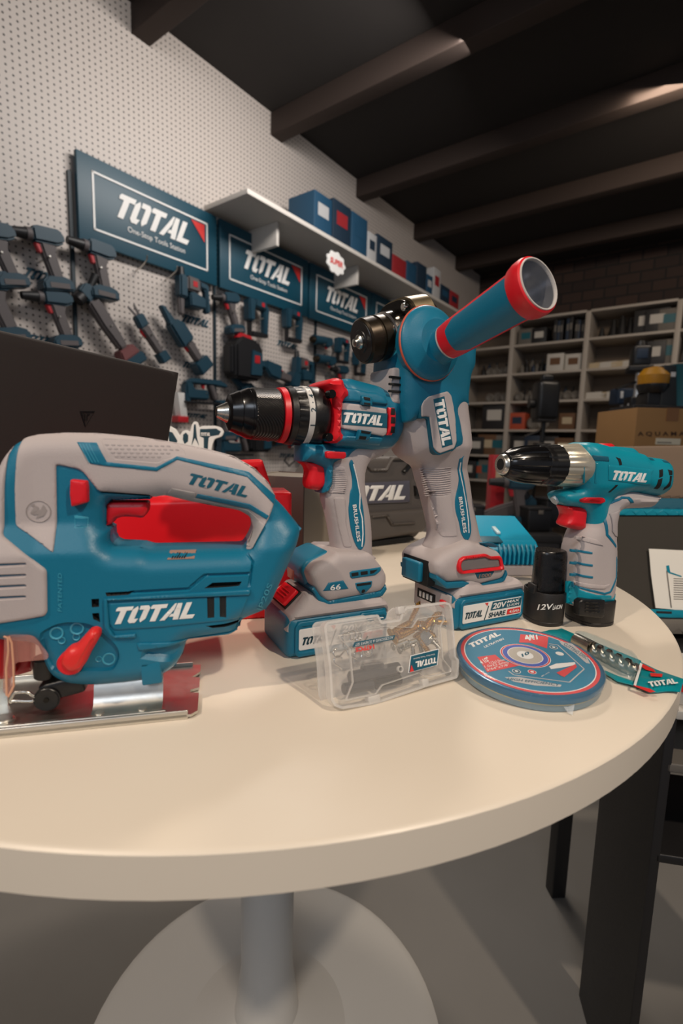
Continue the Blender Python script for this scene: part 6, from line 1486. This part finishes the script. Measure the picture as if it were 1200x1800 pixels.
row('carton_box', 2, 2, .72, .98, 2, 1.3, [0, 1], 'dark carton right of the cream gloves', 'box', 'dark cartons beside the gloves')
row('glove_pair', 2, 3, .02, .60, 4, 1.15, [6, 2], 'pale gloves on the shelf left of the tripod head', 'gloves', 'pale gloves on the third shelf')
row('headlamp', 1, 3, .05, .98, 8, .9, [0], 'dark round work lamp on the third shelf right of the grinder handle', 'lamp', 'work lamps on the third shelf')
row('headlamp', 0, 2, .45, .98, 4, .9, [0], 'round lamp on the upper shelf of the half hidden bay', 'lamp', 'upper round lamps beside the grinder')
row('headlamp', 0, 3, .45, .98, 3, 1.0, [0], 'round lamp on the lower shelf of the half hidden bay', 'lamp', 'lower round lamps beside the grinder')
row('carton_box', 0, 4, .45, .98, 1, 1.6, [0], 'black carton with pale picture in the half hidden bay', 'box', None)
row('carton_box', 0, 5, .25, .95, 3, 1.2, [0, 4, 1], 'dim carton low in the half hidden bay', 'box', 'dim low cartons beside the grinder')
row('carton_box', 1, 4, .02, .16, 1, 1.0, [5], 'orange red carton on the fourth shelf above the small drill chuck', 'box', None)
row('headlamp', 1, 4, .25, .55, 2, 1.3, [0], 'large dark lamp right of the orange carton', 'lamp', 'large lamps beside the orange carton')
row('carton_box', 1, 4, .70, .98, 1, .95, [4], 'brown carton at the right end of the fourth shelf', 'box', None)
row('carton_box', 1, 5, .05, .95, 4, 1.2, [0, 3, 0, 4], 'dark carton on the shelf behind the small drill chuck', 'box', 'dark cartons behind the small drill')
row('basin', 2, 4, .0, .85, 1, .78, [1], 'wide grey basin on the shelf left of the tripod', 'basin', None, off=-.19)
row('bottle', 3, 1, .0, .9, 5, 1.0, [3, 5, 6], 'bottle on the top shelf of the right bay', 'bottle', 'bottles in the right bay')
row('shoe', 3, 2, .0, .9, 3, 1.0, [0, 5], 'dark shoe on the second shelf of the right bay', 'shoe', 'shoes in the right bay')
row('carton_box', 3, 3, .0, .9, 4, 1.1, [0, 7], 'carton on the third shelf of the right bay', 'box', 'cartons on the third shelf of the right bay')
row('carton_box', 3, 4, .0, .9, 4, 1.1, [4, 0], 'carton on the fourth shelf of the right bay', 'box', 'cartons on the fourth shelf of the right bay')
for bay in (0, 1):
    row('carton_box', bay, 6, .05, .95, 4, 1.2, [0, 7, 1, 0], 'dim carton low on the shelving under the small drill chuck' if bay else 'dim carton lowest beside the grinder grip', 'box', 'low cartons bay %s' % ('right' if bay else 'left'))

row('bottle', 1, 3, .02, .98, 9, .75, [0, 1, 3, 0], 'dark bottle at the back of the third shelf behind the work lamps', 'bottle', 'bottles behind the work lamps', -.27)
row('bottle', 1, 2, .0, .98, 8, .85, [0, 1, 0], 'dark bottle at the back of the second shelf', 'bottle', 'bottles at the back of the second shelf', -.29)
row('bottle', 0, 2, .1, .98, 5, .8, [0, 3, 1], 'dark bottle behind the upper round lamps', 'bottle', 'bottles in the half hidden bay', -.27)
row('glove_pair', 2, 3, .05, .95, 5, 1.1, [2, 6, 1], 'pale gloves heaped at the back of the third shelf', 'gloves', 'pale gloves at the back of the third shelf', -.26)
row('pointed_cone', 2, 1, .05, .18, 1, .6, [0], 'small black cone at the left end of the top shelf above the tripod', 'cone', None)
row('bottle', 2, 2, .55, .75, 3, .8, [0], 'dark bottle between the cream gloves and the dark cartons', 'bottle', 'bottles beside the cream gloves')
# ---------------------------------------------------------------- middle ground: laser level on tripod, carton, open case, low displays
def midp(x, y, Y): return WY(x, y, Y)
m_alu = mat('aluminium', (206, 206, 204), .3, metal=.6)
def tripod(px, pyh, pyb, Y, lab, sc=1.):
    h = midp(px, pyh, Y); t = thing('tripod', lab, 'tripod', (h[0], h[1], FZ)); H_ = h[2] - FZ
    cy('centre_column', (0, 0, H_ - .42), (0, 0, H_), .015, m_alu, t, seg=12); bx('tripod_hub', (0, 0, H_ - .17), (.10, .08, .06), black, t, .008)
    for a in (200, 320, 80):
        d = Vector((math.cos(R(a)), math.sin(R(a)), 0)); e_ = d * .40 + Vector((0, 0, .012))
        cy('leg', d * .04 + Vector((0, 0, H_ - .18)), e_, .014, m_alu, t, .011, 12)
    cy('pan_handle', (0, 0, H_ - .05), (-.14, -.04, H_ - .10), .007, black, t, seg=8)
    return t, H_
t, H_ = tripod(1122, 655, 800, 2.95, 'silver tripod with the black laser level, left of the cardboard box')
hp = midp(1122, 655, 2.95)
lz = thing('laser_level', 'black laser level mounted on the silver tripod', 'laser level', (hp[0], hp[1], hp[2]), R(-20)); lz.scale = (1.4, 1.4, 1.4)
bx('level_body', (0, 0, .062), (.07, .08, .085), black, lz, .012); bx('level_base', (0, 0, .012), (.09, .09, .024), gm[0], lz, .005)
cy('turret', (0, 0, .10), (.0, 0, .125), .024, black, lz, .018, 20); bx('front_window', (0, -.041, .07), (.04, .004, .04), gm[3], lz, .002)
t2, H2 = tripod(1094, 712, 800, 3.15, 'silver tripod behind, with the small blue laser, left of the other tripod')
hp = midp(1094, 712, 3.15); lz2 = thing('small_laser', 'small blue laser on the left tripod', 'laser level', (hp[0], hp[1], hp[2]), 0); lz2.scale = (1.4, 1.4, 1.4)
bx('level_body', (0, 0, .035), (.09, .08, .07), gm[3], lz2, .008); bx('lens', (-.03, -.041, .04), (.012, .004, .03), white, lz2, .001)
yp = midp(1146, 690, 2.3); yl = thing('yellow_laser', 'black and yellow rounded laser level right of the tripod head', 'laser level', (yp[0], yp[1], yp[2] - .02), 0)
lathe('level_shell', [(0, .05), (.02, .062), (.08, .066), (.11, .045), (.12, .01)], mat('laser_yellow', (184, 128, 20), .4), yl, (0, 0, 0), UPZ, 28); lathe('level_band', [(.0, .054), (.03, .067), (.04, .067)], black, yl, (0, 0, 0), UPZ, 28)
bx('level_stand', (0, 0, -.03), (.09, .09, .06), black, yl, .004)
gp_ = midp(1165, 705, 2.3); ps_ = thing('speaker_box', 'dark upright box with small white emblem behind the cardboard box', 'box', (gp_[0], gp_[1], gp_[2] - .12), 0)
bx('box_body', (0, 0, .14), (.085, .1, .18), mat('box_charcoal', (44, 48, 50), .6), ps_, .004); bx('emblem', (.0, -.051, .19), (.02, .002, .02), white, ps_, 0)
bkq = midp(1198, 712, 2.3); bu = thing('teal_bucket', 'teal bucket with red mark at the right edge above the cardboard box', 'bucket', (bkq[0], bkq[1], bkq[2] - .13), 0)
lathe('bucket_wall', [(0, .075), (.18, .092), (.185, .095)], mat('bucket_teal', (10, 84, 96), .45), bu, (0, 0, 0), UPZ, 32); put_polys('red_mark', [[(0, 0), (1, 0), (.8, 1), (.2, .8)]], aff((-.04, .06), (.04, .06), (-.04, .11)), lambda P: [(u, -.094, z) for u, z in P], redink, bu)
# stand carrying carton and those boxes
cb0 = midp(1116, 800, 1.9)
ct_ = Pl(midp(1113, 780, 1.9), (1, .02))
cbx = thing('cardboard_box', 'brown cardboard box lettered AQUAMA with a white shipping label', 'box', (ct_.O[0], ct_.O[1], 0), ct_.rot)
zt3 = ct_.uz(1113, 716)[1]; zb3 = ct_.uz(1113, 812)[1]
m_cd = mat('cardboard', (150, 112, 68), .75, var=.08)
bx('carton_body', (.20, .14, (zt3 + zb3) / 2), (.40, .28, zt3 - zb3), m_cd, cbx, .003)
cq = lambda pts: ct_.tr(crop(1100, 600, .11111, pts))
qa = cq([(650, 1050), (815, 1265)]); bx('packing_tape', ((qa[0][0] + qa[1][0]) / 2, -.001, (qa[0][1] + qa[1][1]) / 2), (qa[1][0] - qa[0][0], .002, qa[0][1] - qa[1][1]), mat('tape_brown', (128, 86, 44), .3), cbx, 0)
put_text('box_lettering', 'A Q U A M A', aff(*cq([(180, 1508), (925, 1508), (180, 1428)])), lambda P: [(u, -.0015, z) for u, z in P], mat('box_ink', (58, 34, 18), .7), cbx, .02)
qb = cq([(470, 1530), (850, 1640)]); bx('shipping_label', ((qb[0][0] + qb[1][0]) / 2, -.001, (qb[0][1] + qb[1][1]) / 2), (qb[1][0] - qb[0][0], .002, qb[0][1] - qb[1][1]), mat('label_cream', (206, 198, 176), .6), cbx, 0)
qc = cq([(485, 1590), (710, 1612)]); bx('label_print', ((qc[0][0] + qc[1][0]) / 2, -.0025, (qc[0][1] + qc[1][1]) / 2), (qc[1][0] - qc[0][0], .001, qc[0][1] - qc[1][1]), gm[1], cbx, 0)
ds = thing('display_stand', 'low grey stand carrying the cardboard box and small lasers', 'stand', (ct_.O[0] + .05, ct_.O[1] - .05, FZ))
bx('stand_top', (.25, .32, zb3 - FZ - .012), (.75, .80, .024), gm[1], ds, .002)
for a, b2 in ((-.08, -.04), (.58, -.04), (-.08, .68), (.58, .68)): bx('leg', (a, b2, (zb3 - FZ - .024) / 2), (.03, .03, zb3 - FZ - .024), gm[0], ds, .002)
zbt = zb3
for q_, o_ in ((yl, -.03 - .03), (ps_, .05), (bu, 0)): q_.location.z = zbt + (.06 if q_ is yl else (-.05 if q_ is ps_ else 0)) 
# each small thing stands on a riser block so it shows above the carton
rz_ = midp(1150, 716, 2.3)[2]
ri = bx('riser_block', (0, 0, 0), (.42, .20, rz_ - zbt), gm[0], None, .003); rp_ = midp(1172, 716, 2.3); ri.location = (rp_[0], rp_[1], (rz_ + zbt) / 2); tag(ri, 'black riser block behind the cardboard box under the yellow laser', 'riser')
yl.location.z = rz_ + .06; ps_.location.z = rz_ - .05; bu.location.z = rz_

# open case with foam, leaflet on it
pf = Pl(midp(1145, 1085, .80), (1, .06), R(22))
oc = thing('open_tool_case', 'open teal edged case with dark foam, at the right edge behind the table', 'case', (pf.O[0], pf.O[1], midp(1145, 1085, .80)[2] * 0)); 
oc.rotation_euler = (-R(22), 0, pf.rot)
foam = mat('dark_foam', (58, 54, 48), .95, bump=1., bscale=900, var=.05); felt = mat('brown_felt', (118, 100, 84), .95, bump=.6, bscale=700)
tfr = mat('case_teal', (0, 128, 150), .35)
fo = rnd(pf.tr([(1068, 1090), (1080, 905), (1100, 895), (1330, 900), (1330, 1092)]), .006)
solid('foam_insert', [fo], flat(.012), foam, oc, res=.02, rd=.004, e2=.006, y0=.022)
solid('teal_edge', [pf.tr([(1060, 1068), (1330, 1076), (1330, 1086), (1180, 1086), (1155, 1085), (1060, 1082)])], flat(.012), tfr, oc, res=.02, rd=.002, e2=.003, y0=.012)
solid('teal_edge', [pf.tr([(1062, 893), (1150, 893), (1330, 896), (1330, 904), (1062, 904)])], flat(.012), tfr, oc, res=.02, rd=.002, e2=.003, y0=.016)
solid('edge_slot', [pf.tr([(1153, 1074), (1180, 1075), (1180, 1079), (1153, 1078)])], flat(0.), shade_black, oc, res=.01, add=.0126, rd=.0001, e2=.001, two=False, y0=.012, skirt=-.010)
solid('hinge_recess', [pf.tr([(1080, 868), (1330, 872), (1330, 894), (1080, 893)])], flat(.010), tealink, oc, res=.02, rd=.002, e2=.003, y0=.030)
solid('felt_lid', [rnd(pf.tr([(1000, 783), (1330, 779), (1330, 874), (1000, 874)], -.12), .004)], flat(.01), felt, oc, res=.02, rd=.004, e2=.006, y0=.135)
solid('lower_shell', [pf.tr([(1060, 1084), (1330, 1088), (1330, 1116), (1060, 1112)])], flat(.05), gm[1], oc, res=.02, rd=.003, e2=.004, y0=.055)
lf = Pl(pf.O, pf.d, R(22)); q = lf.tr([(1146, 963), (1330, 972), (1330, 1085), (1158, 1068), (1150, 1010)], .004)
lfo = thing('leaflet', 'white instruction leaflet with teal corner mark lying on the dark foam', 'leaflet', oc.location[:]); lfo.rotation_euler = oc.rotation_euler
solid('page', [q], flat(.0006), mat('paper', (226, 222, 212), .7), lfo, res=.02, rd=.0002, e2=.001, y0=.0045)
for pts in ([(1173, 994), (1178, 993), (1180, 1005), (1200, 1012), (1200, 1014), (1178, 1007), (1174, 1004)], [(1173, 1003), (1175, 1003), (1183, 1068), (1181, 1068)]):
    put_polys('page_mark', [lf.tr(pts, .006)], lambda a, b: (a, b), lambda P: [(u, -.0072 + .01, z) for u, z in P], tfr, lfo) if False else put_polys('page_mark', [lf.tr(pts, .0)], lambda a, b: (a, b), lambda P: [(u, .0032, z) for u, z in P], tfr if pts[0][1] == 994 else gm[1], lfo)
for k in range(10):
    y = 1016 + k * 4; put_polys('text_line', [lf.tr([(1186, y), (1215, y + 1), (1215, y + 2.2), (1186, y + 1.2)])], lambda a, b: (a, b), lambda P: [(u, .0032, z) for u, z in P], gm[1], lfo)
# dark display bench with small goods behind the charger
db0 = midp(800, 938, 1.9); db1 = midp(985, 938, 1.9)
dbn = thing('display_bench', 'dark low display bench behind the charger with small packs on it', 'bench', ((db0[0] + db1[0]) / 2, db0[1] + .16, FZ), 0)
wdb = db1[0] - db0[0]; hb_ = (db0[2] + db1[2]) / 2 - FZ
bx('bench_top', (0, 0, hb_ - .015), (wdb, .36, .03), gm[0], dbn, .002); bx('bench_front', (0, -.165, (hb_ - .03) / 2), (wdb - .02, .02, hb_ - .03), gm[0], dbn, .002)
bx('bench_side', (-wdb / 2 + .01, 0, (hb_ - .03) / 2), (.02, .33, hb_ - .03), gm[0], dbn, .002); bx('bench_side', (wdb / 2 - .01, 0, (hb_ - .03) / 2), (.02, .33, hb_ - .03), gm[0], dbn, .002)
bz_ = (db0[2] + db1[2]) / 2
def onb(name, lab, cat, px, dy, grp=None, rz=0.):
    p = midp(px, 900, 1.9 + dy); return thing(name, lab, cat, (p[0], p[1], bz_), rz, grp)
for i, (px, dy) in enumerate(((846, .06), (876, .05))):
    t = onb('blister_pack', 'white pack with a red dot lying on the dark bench behind the charger', 'pack', px, dy, 'white packs on the dark bench', R(15 * i))
    bx('pack_card', (0, 0, .02), (.055, .05, .04), white, t, .003); lathe('red_dot', [(0, .012), (.003, .012)], redink, t, (.012, -.026, .022), (0, -1, 0), 16)
t = onb('bench_drill', 'dark teal drill standing on the bench left of the small drill chuck', 'power tool', 905, .14); wt_drill(t)
for o in t.children: o.data.transform(Matrix.Translation((0, 0, .116)))
t = onb('bench_grinder', 'teal grinder lying on the bench behind the spare battery', 'power tool', 868, .22); wt_grinder(t)
for o in t.children: o.data.transform(Matrix.Translation((0, 0, .05)) @ Matrix.Rotation(R(70), 4, 'Y'))
for i, (px, dy, a) in enumerate(((826, .20, .9), (940, .10, 1.), (965, .22, 1.3), (925, .26, .8))):
    t = onb('accessory_case', 'black accessory case on the dark bench under the small drill', 'case', px, dy, 'black cases on the dark bench', R(10 * i))
    bx('case_body', (0, 0, .045 * a), (.10, .08, .09 * a), black, t, .006); bx('case_lid', (0, 0, .093 * a), (.104, .084, .012), gm[0], t, .003); bx('case_latch', (0, -.043, .08 * a), (.02, .005, .015), gm[1], t, .001)
t = onb('red_carton', 'tall red carton standing at the back of the dark bench', 'box', 868, .30); bx('carton_body', (0, 0, .15), (.06, .07, .30), gm[5], t, .002); bx('printed_panel', (.005, -.036, .22), (.04, .002, .08), gm[2], t, 0); t.children[0].data.materials[0] = wr
t, H_ = tripod(955, 742, 800, 3.4, 'dark tripod with a bulky black instrument, behind the grinder handle')
for o in t.children: o.data.materials[0] = black
hp = midp(955, 742, 3.4); lz3 = thing('black_instrument', 'bulky black instrument on the dark tripod in front of the shelving', 'instrument', (hp[0], hp[1], hp[2]), 0)
bx('instrument_body', (0, 0, .14), (.15, .14, .26), black, lz3, .03); bx('carry_grip', (0, 0, .29), (.08, .05, .05), black, lz3, .015); bx('instrument_base', (0, 0, .01), (.12, .12, .02), gm[0], lz3, .004); cy('side_knob', (-.075, 0, .12), (-.11, 0, .12), .03, gm[0], lz3, seg=16)
# pedestal under the open case
pd0 = midp(1145, 1112, .80)
pe = thing('case_stand', 'black stand holding the open case at the right edge', 'stand', (pd0[0] + .16, pd0[1] + .06, FZ), pf.rot)
hs = pd0[2] - FZ; bx('stand_top', (0, 0, hs - .012), (.46, .26, .024), gm[0], pe, .003)
for a, b2 in ((-.2, -.1), (.2, -.1), (-.2, .1), (.2, .1)): bx('leg', (a, b2, (hs - .024) / 2), (.03, .03, hs - .024), gm[0], pe, .002)
# packets on a low rack under the right table edge
lr = midp(1190, 1300, .60)
rk = thing('low_rack', 'low black and grey rack at the lower right beyond the table edge', 'rack', (lr[0] + .13, lr[1] + .03, FZ), R(-10))
for zz, m_ in ((-.135 - FZ, gm[6]), (-.205 - FZ, gm[1]), (-.33 - FZ, gm[0])): bx('rack_shelf', (0, 0, zz), (.30, .18, .012), m_, rk, .002)
for a in (-.15, .15): bx('rack_side', (a, 0, (-.12 - FZ) / 2), (.012, .18, -.12 - FZ), gm[0], rk, .002)
for k in range(5):
    o = bx('boxed_accessory', (0, 0, 0), (.05, .09, .035), gm[[6, 6, 2, 6, 5][k]], None, .002); f = bx('pink_stripe', (0, -.046, .006), (.045, .002, .010), redink, o, 0)
    c_, s_ = math.cos(R(-10)), math.sin(R(-10)); lx, ly = -.115 + k * .056, -.03
    o.location = (rk.location.x + lx * c_ - ly * s_, rk.location.y + lx * s_ + ly * c_, -.135 + .006 + .0175); o.rotation_euler = (0, 0, R(-10)); tag(o, 'small white pack with pink stripe on the low rack beyond the table edge', 'pack', 'packs on the low rack')
